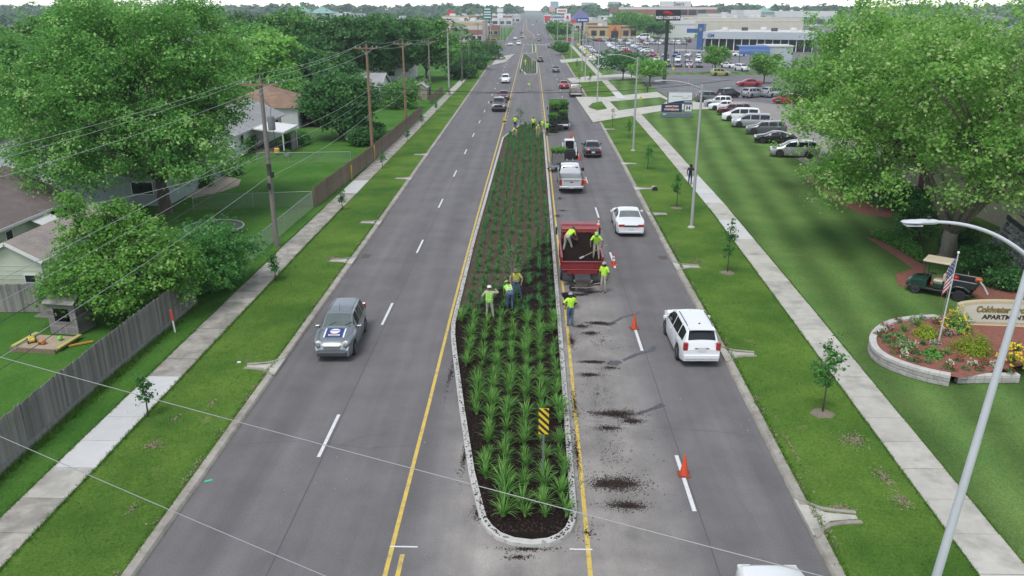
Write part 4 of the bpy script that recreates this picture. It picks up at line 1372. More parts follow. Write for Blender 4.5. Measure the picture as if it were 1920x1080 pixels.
SHAPES = {
 'sedan': Shape(4.85, 1.83, [(-2.43, .62), (-2.38, .90), (-2.3, .97), (-1.55, 1.02), (-.72, 1.40), (-.2, 1.44), (.35, 1.42), (1.18, 1.0), (2.1, .86), (2.35, .74), (2.43, .55)], [(-2.43, .85), (-1.5, .95), (1.1, .92), (2.43, .75)], .20, .325, (-1.42, 1.45), 1.42, 4),
 'big sedan': Shape(5.35, 1.98, [(-2.68, .60), (-2.63, .95), (-2.55, 1.0), (-1.50, 1.05), (-.78, 1.42), (-.3, 1.46), (.25, 1.44), (1.10, 1.03), (2.3, .90), (2.6, .78), (2.68, .55)], [(-2.68, .90), (-1.5, .98), (1.1, .95), (2.68, .80)], .21, .335, (-1.55, 1.42), 1.44, 6),
 'suv': Shape(4.75, 1.84, [(-2.37, .70), (-2.34, 1.05), (-2.25, 1.22), (-2.0, 1.62), (-1.6, 1.70), (.1, 1.69), (.45, 1.64), (1.22, 1.15), (2.1, 1.0), (2.32, .86), (2.37, .6)], [(-2.37, 1.0), (-1.8, 1.10), (1.1, 1.03), (2.37, .85)], .24, .36, (-1.42, 1.44), 1.69, 3.6, tum=.21),
 'minivan': Shape(5.05, 1.95, [(-2.52, .72), (-2.5, 1.1), (-2.44, 1.5), (-2.2, 1.70), (-1.6, 1.75), (.3, 1.73), (.7, 1.66), (1.75, 1.08), (2.3, .92), (2.48, .8), (2.52, .6)], [(-2.52, 1.0), (1.4, 1.0), (2.52, .82)], .20, .335, (-1.5, 1.53), 1.74, 5, tum=.16),
 'hatch': Shape(4.45, 1.76, [(-2.22, .72), (-2.2, 1.0), (-2.12, 1.2), (-1.86, 1.55), (-1.5, 1.63), (-.4, 1.66), (.25, 1.60), (.92, 1.10), (1.3, 1.06), (1.9, .93), (2.15, .78), (2.22, .55)], [(-2.22, .98), (-1.8, 1.05), (.9, 1.0), (2.22, .80)], .20, .335, (-1.32, 1.31), 1.64, 3.2, tum=.18, hoodw=.84),
 'coupe': Shape(4.6, 1.78, [(-2.3, .62), (-2.26, .90), (-2.15, .98), (-1.6, 1.04), (-.6, 1.36), (-.1, 1.38), (.3, 1.35), (1.15, .98), (2.0, .83), (2.24, .7), (2.3, .55)], [(-2.3, .85), (-1.4, .93), (1.1, .90), (2.3, .72)], .20, .32, (-1.35, 1.38), 1.37, 3.5),
}
SPEC = {   # side window ranges, rear screen, windscreen
 'sedan': ([(-1.15, -.35), (-.28, .85)], (-1.45, -.76), (.42, 1.10)),
 'big sedan': ([(-1.1, -.30), (-.22, .80)], (-1.42, -.82), (.32, 1.02)),
 'suv': ([(-1.98, -1.32), (-1.22, -.28), (-.18, .95)], (-2.24, -2.02), (.52, 1.16)),
 'minivan': ([(-2.15, -1.0), (-.9, .15), (.25, 1.35)], (-2.44, -2.24), (.78, 1.66)),
 'hatch': ([(-1.75, -1.12), (-1.02, -.30), (-.20, .68)], (-2.10, -1.88), (.32, .86)),
 'coupe': ([(-1.1, -.45), (-.35, .85)], (-1.5, -.66), (.38, 1.08)),
}
def make_car(kind, color, label, loc, heading, group=None, name=None, glass=None, bumper=None, detail=True):
 """a car with its parts; heading 0 drives away from the camera (+Y)"""
 S = SHAPES[kind]
 win, rear, front = SPEC[kind]
 name = name or {'suv': 'parked_suv', 'minivan': 'minivan'}.get(kind, 'car')
 root = thing(name, label, {'suv': 'suv', 'minivan': 'minivan'}.get(kind, "car"), (loc[0], loc[1], loc[2] if len(loc) > 2 else 0), heading, group)
 pm = PAINTS[color]
 g = glass or GLASS
 body = S.body(MB()).build("body", pm, root, smooth=True, angle=32)
 S.under(MB()).build("underbody", BLACK, root)
 for side in (-1, 1):
  for a, b in win:
   S.side_glass(MB(), a, b, side).build("side_window", g, root, smooth=True)
 S.screen(MB(), *rear).build("rear_window", g, root, smooth=True)
 S.screen(MB(), *front).build("windscreen", g, root, smooth=True)
 rw = MB()
 for yw in S.wheels:
  for side in (-1, 1):
   wheel(root, side * (S.W / 2 - .115), yw, S.wr, .21, RIM, side)
 e = S.L / 2
 hwr = S.hw(-e + .1)
 hwf = S.hw(e - .1)
 zt = {'sedan': .80, 'big sedan': .82, 'suv': 1.0, 'minivan': 1.05, 'hatch': 1.0, 'coupe': .80}[kind]
 wide = kind in ('sedan', 'big sedan', 'coupe')
 for side in (-1, 1):
  MB().box((side * (hwr - (.22 if wide else .10)), -e + .05, zt), (.40 if wide else .20, .14, .17 if wide else .36), bevel=.03).build("tail_lamp", LAMP_R, root)
  MB().box((side * (hwf - .20), e - .12, .70 if wide else .80), (.36, .22, .15), bevel=.03).build("headlamp", LAMP_W, root)
  MB().box((side * (S.hw(.9) + .07), front[1] - .25, S.belt(front[1] - .3) + .06), (.20, .10, .14), bevel=.03).build("wing_mirror", pm if color in ('white', 'silver', 'slate') else BLACK, root)
 MB().box((0, -e - .004, zt - .14 if not wide else .62), (.34, .03, .16)).build("number_plate", PLATE, root)
 MB().box((0, e - .02, .58), (S.W * .5, .06, .13), bevel=.02).build("grille", BLACK, root)
 MB().box((0, -e + .03, .40), (S.W * .76, .10, .10), bevel=.03).build("rear_bumper", DGREY if bumper is None else bumper, root)
 MB().box((0, e - .03, .36), (S.W * .76, .10, .10), bevel=.03).build("front_bumper", DGREY, root)
 if detail:
  for side in (-1, 1):
   for yy in ([.92] + ([w[0] - .03 for w in win[-2:]])):
    q = S.sec(yy)
    sm = MB()
    sm.grid([[(side * (q[i][0] + .003), yy - .008, q[i][1]) for i in range(1, 5)], [(side * (q[i][0] + .003), yy + .008, q[i][1]) for i in range(1, 5)]][::side])
    sm.build("door_seam", BLACK, root)
   hy = win[-1][0] + .12
   MB().box((side * (S.hw(hy) + .0), hy, S.belt(hy) - .12), (.03, .16, .035)).build("door_handle", pm if color != 'slate' else CHROME, root)
  w0 = front[0] + .02
  for s2 in (-1, 1):
   MB().bar((s2 * .35, front[1] - .02, S.top_z(.35, front[1] - .02) + .022), (s2 * .35 - .30, front[1] - .16, S.top_z(.2, front[1] - .16) + .022), .018).build("wiper", BLACK, root)
  if kind in ('suv', 'minivan', 'hatch'):
   for side in (-1, 1):
    y0, y1 = -S.L * .36, .05
    MB().tube([(side * S.hwt(yy) * .88, yy, S.top_z(S.hwt(yy) * .88, yy) + (.04 if 0 < k < 5 else .01)) for k, yy in enumerate(np.linspace(y0, y1, 6))], .016, 6).build("roof_rail", BLACK if kind == 'suv' else pm, root)
 return root
# ---- cars moving on the road
LEFT_GLASS = glassmat("pale_glass", (0.10, 0.125, 0.115))
hhr = make_car('hatch', 'slate', "slate grey retro wagon with a blue hood sign driving towards the camera", (-8.62, 33.75), math.pi + R(1.5), glass=GLASS, name="retro_wagon")
S = SHAPES['hatch']
for o in list(hhr.children):
 if o.name.startswith("windscreen"): o.data.materials[0] = LEFT_GLASS
 if o.name.startswith(("headlamp", "grille")):
  bpy.data.objects.remove(o)
for side in (-1, 1):     # round lamps on separate fenders, a tall bright grille
 mb = MB(); mb.lathe([(.16, -.02), (.165, .03), (.13, .07), (.05, .09)], axis='Y', n=14)
 mb.build("headlamp", mat("warm_lamp", (.58, .55, .42), var=.1, scale=9, rough=.15, coat=.8), hhr, (side * .60, 2.02, .80), smooth=True)
 mb = MB(); mb.tube([(side * .74, .55, .98), (side * .80, 1.0, .97), (side * .78, 1.5, .92), (side * .68, 2.0, .86), (side * .55, 2.17, .70)], [.05, .11, .14, .14, .08], 8)
 mb.build("fender", PAINTS['slate'], hhr, smooth=True, angle=180)
gm = MB()
gm.box((0, 2.17, .70), (.74, .12, .24), bevel=.04, mi=0)
for k in range(5): gm.box((0, 2.235, .61 + k * .045), (.66, .012, .014), mi=1)
gm.build("grille", [flat("bright_grille", (.36, .37, .38), .3, metal=.7), CHROME], hhr)
MB().box((0, 2.2, .42), (1.25, .16, .2), bevel=.05).build("front_air_dam", DGREY, hhr)
hs = MB()
NAVY = flat("navy_decal", (.025, .045, .18), .4)
WHITE = flat("white_decal", (.75, .76, .77), .5)
def hood_patch(x0, x1, y0, y1, off, n=6):
 return MB().grid([[(x, yy, S.top_z(x, yy) + off) for x in np.linspace(x1, x0, n)] for yy in np.linspace(y0, y1, n)])
p = hood_patch(-.46, .46, 1.02, 1.74, .014).build("hood_sign", WHITE, hhr)
hood_patch(-.39, .39, 1.02, 1.74, .019).build("sign_panel", NAVY, p)
k = 8
mb = MB(); mb.add([(math.cos(6.283 * (i + .5) / k) * .235, 1.30 + math.sin(6.283 * (i + .5) / k) * .21, S.top_z(.1, 1.30 + math.sin(6.283 * (i + .5) / k) * .21) + .028) for i in range(k)], [list(range(k))]).build("sign_badge", WHITE, p)
tm = text_mesh("NAPA", .16, NAVY, .002, .006)
link("sign_lettering", tm, p, (0, 1.28, S.top_z(0, 1.28) + .034), rot=(R(-9), 0, math.pi))
hood_patch(-.25, .25, 1.54, 1.64, .026).build("sign_bar", WHITE, p)
hood_patch(-.20, .20, 1.57, 1.61, .030).build("sign_stripe", flat("red_letter", (.5, .05, .04)), p)
MB().tube([(0, .18, 1.68), (0, -.02, 1.95)], [.012, .006], 5).build("aerial", BLACK, hhr)
MB().bar((-.62, .86, 1.14), (.62, .86, 1.14), .03).build("cowl_strip", BLACK, hhr)
suv = make_car('suv', 'white', "white suv driving away beside the right kerb inlet", (7.32, 33.7), R(1), name="white_suv", bumper=PAINTS['white'])
MB().box((0, -2.375, .93), (.62, .03, .035)).build("tailgate_trim", CHROME, suv)
MB().box((0, -2.39, .55), (1.5, .10, .18), bevel=.04).build("bumper_step", PAINTS['white'], suv)
MB().lathe([(.05, 0), (.03, .04), (.01, .05)], c=(0, -1.55, 1.735), n=8).build("roof_aerial", BLACK, suv)
MB().box((0, -2.06, 1.71), (1.1, .3, .04), bevel=.015).build("roof_spoiler", PAINTS['white'], suv)
ws = make_car('big sedan', 'white', "large white sedan driving away past the red dump truck", (6.86, 54.75), R(-1), name="white_sedan", bumper=PAINTS['white'], glass=None)
for o in ws.children:
 if o.name.startswith("rear_window"): o.data.materials[0] = glassmat("tinted_green_glass", (0.14, 0.165, 0.155))
MB().box((0, -2.685, .80), (1.0, .03, .12), bevel=.01).build("tail_trim", DGREY, ws)
make_car('sedan', 'black', "black sedan driving away beyond the white sedan", (6.5, 84.9), R(-.5), name="black_sedan")
# ---- pickup trucks
def make_pickup(color, label, loc, heading, group=None, detail=True, cargo=None, name="pickup_truck"):
 L, W = 6.2, 2.02
 Sp = Shape(6.2, 2.02, [(-.62, 1.05), (-.60, 1.40), (-.50, 1.86), (-.3, 1.93), (.9, 1.92), (1.1, 1.88), (1.62, 1.32), (2.7, 1.22), (3.05, 1.10), (3.1, .7)], [(-.62, 1.2), (1.6, 1.2), (3.1, 1.05)], .36, .40, (-1.75, 1.95), 1.92, 7, tum=.15)
 root = thing(name, label, "pickup truck", (loc[0], loc[1], 0), heading, group)
 pm = PAINTS[color]
 mb = MB(); rows = []
 for y in [q for q in Sp.stations(40) if q >= -.62]:
  q = Sp.sec(y); rows.append([(x, y, z) for x, z in q] + [(-x, y, z) for x, z in q[::-1][1:]])
 mb.grid([r[::-1] for r in rows]); w = len(rows[0])
 mb.f.append(list(range(w))); mb.m.append(0)
 mb.f.append([(len(rows) - 1) * w + i for i in reversed(range(w))]); mb.m.append(0)
 mb.build("cab", pm, root, smooth=True, angle=32)
 # bed: two side walls with wheel arches, floor, tailgate
 arch = [(-1.75 + math.cos(a) * .47, .40 + math.sin(a) * .47) for a in np.linspace(math.pi, 0, 9)]
 poly = [(-3.0, .45)] + [(max(-3, p[0]), max(.45, p[1])) for p in arch] + [(-.66, .45), (-.66, 1.30), (-3.0, 1.30)]
 for side in (-1, 1):
  MB().side(poly if True else poly, *sorted((side * .90, side * 1.0))).build("bed_side", pm, root)
  MB().box((side * .95, -1.83, 1.32), (.14, 2.36, .05), bevel=.02).build("bed_rail", BLACK, root)
 MB().box((0, -1.83, .72), (1.8, 2.3, .06)).build("bed_floor", BLACK, root)
 tg = MB().box((0, -3.0, .99), (1.62, .09, .60), bevel=.025).build("tailgate", pm, root)
 MB().box((0, -3.05, 1.12), (1.3, .02, .05)).build("tailgate_crease", DGREY, tg)
 MB().box((0, -3.05, 1.0), (.26, .03, .07)).build("tailgate_badge", BLACK, tg)
 for side in (-1, 1):
  MB().box((side * .92, -2.99, 1.0), (.19, .14, .46), bevel=.03).build("tail_lamp", LAMP_R, root)
  MB().box((side * .80, 3.0, .95), (.34, .2, .24), bevel=.03).build("headlamp", LAMP_W, root)
  MB().box((side * 1.17, 1.15, 1.30), (.26, .14, .30), bevel=.04).build("wing_mirror", BLACK, root)
  for a, b in ((-.42, .30), (.38, 1.42)):
   Sp.side_glass(MB(), a, b, side).build("side_window", GLASS, root, smooth=True)
  for yw in Sp.wheels:
   wheel(root, side * .87, yw, .40, .27, RIM, side)
 Sp.screen(MB(), 1.16, 1.56).build("windscreen", GLASS, root, smooth=True)
 rw = MB(); rw.grid([[(x, -.575 - .012 + (.09 * t), 1.36 + .46 * t) for x in np.linspace(-.70 + .06 * t, .70 - .06 * t, 4)] for t in (0, .5, 1)])
 rw.build("rear_window", GLASS, root)
 MB().box((0, -3.14, .60), (1.95, .22, .20), bevel=.05).build("rear_bumper", flat("pale_chrome", (.5, .51, .52), .35, metal=.5), root)
 MB().box((0, -3.26, .62), (.36, .02, .17)).build("number_plate", PLATE, root)
 MB().box((0, 3.06, .88), (1.25, .10, .38), bevel=.03).build("grille", BLACK, root)
 MB().box((0, 3.12, .55), (1.95, .2, .22), bevel=.05).build("front_bumper", DGREY if 'silver' not in color else CHROME, root)
 MB().box((0, .1, .50), (1.7, 5.6, .26)).build("chassis", BLACK, root)
 MB().tube([(0, -3.2, .48), (0, -3.42, .48)], .035, 6).build("tow_hitch", DGREY, root)
 return root
pk = make_pickup('pale silver', "silver pickup truck parked against the island behind the trailer", (3.42, 68.5), 0)
sack = MB(); sack.lathe([(.02, 0), (.34, .02), (.38, .12), (.28, .22), (.04, .26)], n=12, sx=1.0, sy=.7)
tag(sack.build("white_sack", WHITE, None, (3.95, 66.6, .76), smooth=True, angle=180), "white sack lying in the silver pickup's bed", "sack")
make_pickup('grey', "dark grey pickup truck coming towards the camera in the left lanes", (-4.9, 124.5), math.pi)
make_pickup('gold', "pale gold pickup truck driving away by the driveway mouth", (7.85, 146.0), 0)
# ---- distant traffic
TRAFFIC = [
 ('sedan', 'maroon', "maroon car coming towards the camera behind the dark pickup", (945, 186), math.pi),
 ('suv', 'white', "white suv coming towards the camera in the left lanes", (948, 155), math.pi),
 ('sedan', 'red', "dark red car driving away past the green truck", (1057, 165), 0),
 ('sedan', 'grey', "dark car driving away in the outer lane beyond the red car", (1042, 135), 0),
 ('sedan', 'black', "dark car turning beside the far planted island", (1013, 116), 0),
 ('suv', 'grey', "brownish grey suv waiting at the crossing", (1031, 90), 0),
 ('suv', 'white', "white suv at the crossing in the left lanes, nearer the island", (973, 84), math.pi),
 ('sedan', 'white', "white car at the crossing in the outermost left lane", (957, 85), math.pi),
 ('sedan', 'white', "white car just behind the crossing on the left", (966, 74), math.pi),
 ('sedan', 'silver', "silver car beyond the crossing in the left lanes", (978, 71), math.pi),
 ('sedan', 'black', "dark car beyond the crossing in the left lanes", (978, 63), math.pi),
 ('sedan', 'grey', "grey car beyond the crossing in the right lanes", (1011, 77), 0),
 ('sedan', 'silver', "silver car further up the right lanes", (1010, 68), 0),
 ('minivan', 'white', "white van far up the right lanes", (999, 48), 0),
 ('sedan', 'black', "dark car far up the right lanes", (1006, 41), 0),
 ('sedan', 'red', "red car far up the right lanes", (991, 40), 0),
 ('sedan', 'white', "white car far up the left lanes", (977, 36), math.pi),
 ('sedan', 'white', "white car far up the left lanes beside another", (969, 34), math.pi),
]
for kind, colr, lab, (u, v), hd in TRAFFIC:
 x, y = G(u, v)
 make_car(kind, colr, lab, (x, y), hd, "traffic further up the road", detail=False)
# the white car at the very bottom of the picture: only its roof shows
make_car('suv', 'white', "white car whose roof just shows at the bottom edge", (6.25, 15.05), 0, name="white_car")
# ---- parked cars: one joined mesh per kind, painted by object
def far_car_mesh(kind):
 S = SHAPES[kind]
 win, rear, front = SPEC[kind]
 mb = MB()
 S.body(mb, 0, n=16)
 S.under(mb, 2)
 for side in (-1, 1):
  for a, b in win: S.side_glass(mb, a, b, side, mi=1, n=4)
  for yw in S.wheels:
   mb.lathe([(S.wr * .3, -.1), (S.wr, -.1), (S.wr, .1), (S.wr * .3, .1)], c=(side * (S.W / 2 - .10), yw, S.wr), axis='X', n=12, mi=2)
   mb.lathe([(S.wr * .55, -.105), (S.wr * .55, .105)], c=(side * (S.W / 2 - .10), yw, S.wr), axis='X', n=10, mi=3)
  wide = kind in ('sedan', 'coupe')
  mb.box((side * (S.hw(-S.L / 2) - .18), -S.L / 2 + .05, .80 if wide else 1.0), (.32, .13, .18), mi=4)
  mb.box((side * (S.hw(S.L / 2) - .2), S.L / 2 - .12, .72), (.34, .2, .13), mi=5)
 S.screen(mb, *rear, mi=1, n=4)
 S.screen(mb, *front, mi=1, n=4)
 mb.box((0, S.L / 2 - .02, .5), (S.W * .5, .06, .2), mi=2)
 return mb.mesh("parked_" + kind, [PAINTS['white'], GLASS, TYRE, RIM, LAMP_R, LAMP_W], smooth=True, angle=32)
FAR = {k: far_car_mesh(k) for k in ('sedan', 'suv', 'minivan', 'hatch', 'coupe')}
def park(kind, colr, label, x, y, heading, group):
 o = link("parked_car", FAR[kind], None, (x, y, ZL + .012), heading)
 o.material_slots[0].link = 'OBJECT'
 o.material_slots[0].material = PAINTS[colr]
 return tag(o, label, {'suv': "suv", 'minivan': "minivan"}.get(kind, "car"), group)
ORD = ["first", "second", "third", "fourth", "fifth", "sixth", "seventh", "eighth", "ninth", "tenth", "eleventh", "twelfth", "thirteenth", "fourteenth", "fifteenth", "sixteenth", "seventeenth", "eighteenth", "nineteenth", "twentieth"]
KN = {'sedan': 'sedan', 'suv': 'suv', 'minivan': 'minivan', 'hatch': 'hatchback', 'coupe': 'coupe'}
def lot_row(p0, p1, n, heading, where, kinds, cols, group, jit=.15):
 a, b = Vector(G(*p0)), Vector(G(*p1))
 for i in range(n):
  p = a.lerp(b, i / max(1, n - 1))
  k, c = kinds[i % len(kinds)], cols[i % len(cols)]
  park(k, c, f"{c} {KN[k]}, {ORD[i]} from the near end of {where}", p.x + rnd.uniform(-jit, jit), p.y + rnd.uniform(-jit, jit), heading + R(rnd.uniform(-2, 2)), group)
# the medical lot's row along the lawn: full cars with parts, noses to the lawn (heading left)
ROW = [('suv', 'silver', 1487, 296, "silver grey suv nearest the trees in the row facing the lawn", 'suv'),
       ('coupe', 'black', 1452, 270, "low black car with alloy wheels in the row facing the lawn", 'coupe'),
       ('suv', 'grey', 1435, 254, "charcoal suv between black coupe and silver minivan facing the lawn", 'suv'),
       ('minivan', 'silver', 1408, 240, "silver minivan with dark side windows in the row facing the lawn", 'minivan'),
       ('minivan', 'white', 1388, 228, "white minivan half hidden behind the silver minivan", 'minivan'),
       ('suv', 'maroon', 1375, 217, "maroon station wagon in the row facing the lawn", 'suv'),
       ('sedan', 'white', 1358, 208, "white sedan behind the maroon wagon facing the lawn", 'sedan'),
       ('hatch', 'silver', 1346, 201, "silver hatchback beyond the white sedan facing the lawn", 'hatch'),
       ('suv', 'grey', 1330, 192, "dark grey suv at the far end of the row facing the lawn", 'suv')]
p_a, p_b = Vector(G(1497, 300)), Vector(G(1333, 192))
for i, (k, c, u, v, lab, _) in enumerate(ROW):
 x, y = G(u, v)
 hd = R(78)
 if i == len(ROW) - 1: hd = R(-85)
 make_car(k, c, lab, (x, y, ZL + .012), hd, "cars parked along the lawn of the medical lot", detail=False)
for k, c, u, v, lab, hd in (('suv', 'black', 1365, 185, "dark suv parked apart with its rear towards the lawn", -50), ('suv', 'silver', 1411, 184, "silver suv parked right of the dark suv", -50), ('minivan', 'silver', 1448, 183, "silver van parked at the end of the three in the lot", -50),
       ('sedan', 'red', 1404, 163, "bright red car parked in front of the small tree", 90), ('hatch', 'green', 1350, 143, "lime green boxy car on the lot beyond the stripes", -85), ('suv', 'white', 1390, 134, "white boxy off-road car by the canopy", -160),
       ('sedan', 'white', 1365, 128, "white car left of the boxy white off-road car", -150), ('sedan', 'white', 1385, 106, "white car driving past the dealership's front", 95), ('sedan', 'silver', 1510, 175, "silver car glimpsed behind the maple leaves", 80), ('hatch', 'red', 1476, 196, "red hatchback half hidden by the maple leaves", 60)):
 x, y = G(u, v)
 make_car(k, c, lab, (x, y, ZL + .012), R(hd), "cars parked about the medical lot", detail=False)
W9 = ['white', 'white', 'silver', 'white', 'grey', 'silver', 'white', 'dark blue', 'silver', 'white', 'red', 'black']
K9 = ['sedan', 'sedan', 'suv', 'sedan', 'hatch', 'suv', 'sedan']
DG = "cars on the dealership lot"
lot_row((1136, 130), (1094, 90), 18, R(92), "the dealership row beside the pavement", ['sedan', 'coupe', 'sedan', 'hatch', 'sedan'], ['white', 'silver', 'silver', 'grey', 'silver', 'silver', 'white', 'silver', 'grey', 'dark blue', 'white', 'silver', 'white', 'white', 'silver', 'white', 'white', 'grey'], DG)
lot_row((1172, 101), (1148, 88), 8, R(100), "the dealership's left middle row", ['sedan', 'hatch'], ['red', 'white', 'silver', 'silver', 'white', 'silver', 'white', 'white'], DG)
lot_row((1212, 99), (1184, 85), 8, R(100), "the dealership's right middle row", ['sedan', 'suv', 'hatch'], ['white', 'silver', 'teal', 'silver', 'white', 'silver', 'grey', 'white'], DG)
lot_row((1104, 78), (1290, 80), 20, R(8), "the dealership's back row", K9, ['grey', 'black', 'red', 'silver', 'dark blue', 'grey', 'white', 'teal', 'white', 'silver', 'black', 'silver', 'white', 'grey', 'white', 'silver', 'white', 'white', 'silver', 'maroon'], DG)
lot_row((1140, 84), (1282, 84), 13, R(8), "the dealership's second back row", K9, ['white', 'grey', 'silver', 'silver', 'grey', 'red', 'white', 'silver', 'white', 'teal', 'silver', 'white', 'silver'], DG)
lot_row((1225, 107), (1312, 107), 5, R(160), "the third row before the lot lawn", K9, ['red', 'silver', 'blue', 'white', 'silver'], DG)
lot_row((1232, 117), (1330, 118), 6, R(165), "the second row before the lot lawn", K9, ['white', 'silver', 'white', 'silver', 'white', 'grey'], DG)
lot_row((1232, 126), (1312, 127), 5, R(168), "the front row before the lot lawn", ['hatch', 'suv', 'hatch', 'suv', 'sedan'], ['silver', 'black', 'grey', 'silver', 'grey'], DG)
lot_row((1100, 62), (1168, 63), 8, R(10), "the far row behind the restaurant's side", K9, W9, "cars beyond the dealership")
lot_row((1048, 60), (1085, 58), 6, R(15), "the row beyond the corner trees", K9, ['white', 'silver', 'white', 'grey', 'white', 'red'], "cars beyond the dealership")
lot_row((915, 57), (870, 60), 7, R(-10), "the far left store lot row", K9, ['white', 'silver', 'red', 'grey', 'white', 'black', 'silver'], "cars on the far left lot")
lot_row((925, 48), (880, 50), 6, R(-10), "the far left store lot's second row", K9, ['silver', 'white', 'white', 'grey', 'silver', 'white'], "cars on the far left lot")
park('suv', 'red', "red vehicle parked by the far corner on the right", *G(1068, 78), R(80), "cars beyond the dealership")
park('minivan', 'red', "red vehicle behind the far left hedge", *G(921, 80), R(80), "cars on the far left lot")
park('minivan', 'white', "white box van at the back of the dealership lot", *G(1205, 75), R(95), DG).scale = (1.3, 1.4, 1.7)
# ================================================================== WORK TRUCKS AND GEAR
TRED = mat("truck_red", (.20, .014, .016), var=.18, scale=3, rough=.42, coat=.25, second=(.10, .03, .025), second_scale=2.5, second_amt=.2)
STEEL_D = mat("dark_steel", (.07, .072, .075), var=.25, scale=4, rough=.6, metal=.3)
STEEL = mat("galvanised_steel", (.38, .39, .40), var=.12, scale=3, rough=.5, metal=.35)
RUBBER = BLACK
dt = thing("dump_truck", "red dump truck loaded with dark mulch beside the island", "dump truck", (2.90, 42.05, 0))
Wd, Ld, zf, zs = 2.30, 3.5, .95, 1.62
for s in (-1, 1):
 sd = MB(); sd.box((s * (Wd / 2 - .04), Ld / 2, (zf + zs) / 2), (.07, Ld, zs - zf), bevel=.015)
 for k in range(5): sd.box((s * (Wd / 2 + .015), .35 + k * .7, (zf + zs) / 2), (.06, .09, zs - zf - .08))
 sd.box((s * (Wd / 2 - .02), Ld / 2, zs + .03), (.12, Ld, .07), bevel=.015)
 sd.build("bed_side", TRED, dt)
tg = MB(); tg.box((0, -.03, 1.19), (Wd - .10, .07, .52), bevel=.015)
tg.box((0, -.075, 1.42), (Wd, .09, .07), bevel=.02); tg.box((0, -.075, .96), (Wd, .09, .06), bevel=.02)
for x in (-.72, 0, .72): tg.box((x, -.075, 1.19), (.05, .05, .44))
tgo = tg.build("tailgate", TRED, dt)
MB().prism([(-Wd * .36, -.12), (Wd * .36, -.12), (Wd * .44, .1), (-Wd * .44, .1)], .74, .92).build("tail_skirt", TRED, dt)
MB().box((0, Ld / 2, zf - .06), (Wd - .1, Ld, .10)).build("bed_floor", STEEL_D, dt)
# head board curling forward into a cab shield
hb = [(Ld - .02, zf), (Ld + .02, 2.1), (Ld + .04, 2.32), (Ld + .14, 2.46), (Ld + .34, 2.54), (Ld + .95, 2.56), (Ld + .95, 2.50), (Ld + .36, 2.47), (Ld + .22, 2.40), (Ld + .12, 2.28), (Ld + .10, zf)]
MB().side(hb[::-1], -1.02, 1.02).build("cab_shield", TRED, dt)
MB().box((0, Ld - .04, 2.16), (2.04, .06, .07), bevel=.01).build("head_board_rib", TRED, dt)
# mulch heap
g_ = np.random.default_rng(9)
rows = []
for i in range(15):
 yy = .08 + (Ld - .14) * i / 14
 r = []
 for k in range(13):
  x = -Wd / 2 + .1 + (Wd - .2) * k / 12
  e = min(1, min(k, 12 - k) / 2.5)
  r.append((x, yy, 1.16 + 1.0 * (i / 14) ** 1.1 * (.5 + .5 * e) + .05 * g_.normal()))
 rows.append(r)
o = MB().grid([r[::-1] for r in rows]).build("mulch_heap", MULCH, None, (2.90, 42.05, 0), smooth=True, angle=180)
tag(o, "dark brown mulch heaped in the red dump truck's bed", "mulch")
MB().box((0, 2.2, .62), (.85, 6.6, .24)).build("chassis", STEEL_D, dt)
for s in (-1, 1):
 MB().box((s * .80, -.02, .56), (.58, .04, .56), bevel=.01).build("mud_guard", DGREY, dt)
 MB().box((s * .80, -.05, .56), (.46, .015, .44)).build("guard_panel", STEEL_D, dt)
 wheel(dt, s * .92, 1.1, .45, .50, RIM, s); wheel(dt, s * .95, 5.4, .45, .28, RIM, s)
 MB().box((s * .35, -.06, .70), (.12, .06, .10), bevel=.01).build("tail_lamp", LAMP_R, dt)
 MB().box((s * 1.30, 4.55, 1.95), (.10, .24, .44), bevel=.03).build("wing_mirror", BLACK, dt)
 MB().tube([(s * 1.02, 4.6, 1.75), (s * 1.28, 4.55, 1.72)], .02, 6).build("mirror_arm", STEEL, dt)
MB().box((0, .0, .70), (.72, .10, .30), bevel=.02).build("hitch_plate", STEEL_D, dt)
MB().box((0, -.06, .62), (.22, .02, .11)).build("number_plate", PLATE, dt)
cabm = MB(); cabm.box((0, 4.55, 1.55), (2.05, 1.5, 1.5), bevel=.14); cabm.box((0, 5.75, 1.15), (1.7, 1.3, .85), bevel=.15)
cabm.build("cab", TRED, dt, smooth=True)
MB().box((0, 5.26, 1.85), (1.75, .12, .55), bevel=.03).build("windscreen", GLASS, dt)
for s in (-1, 1): MB().box((s * 1.01, 4.6, 1.80), (.05, .95, .5), bevel=.02).build("side_window", GLASS, dt)
MB().box((0, 6.45, .62), (2.1, .2, .26), bevel=.05).build("front_bumper", CHROME, dt)
MB().box((-1.02, 2.6, .95), (.1, 1.7, .5), bevel=.02).build("side_tool_box", PAINTS['white'], dt)
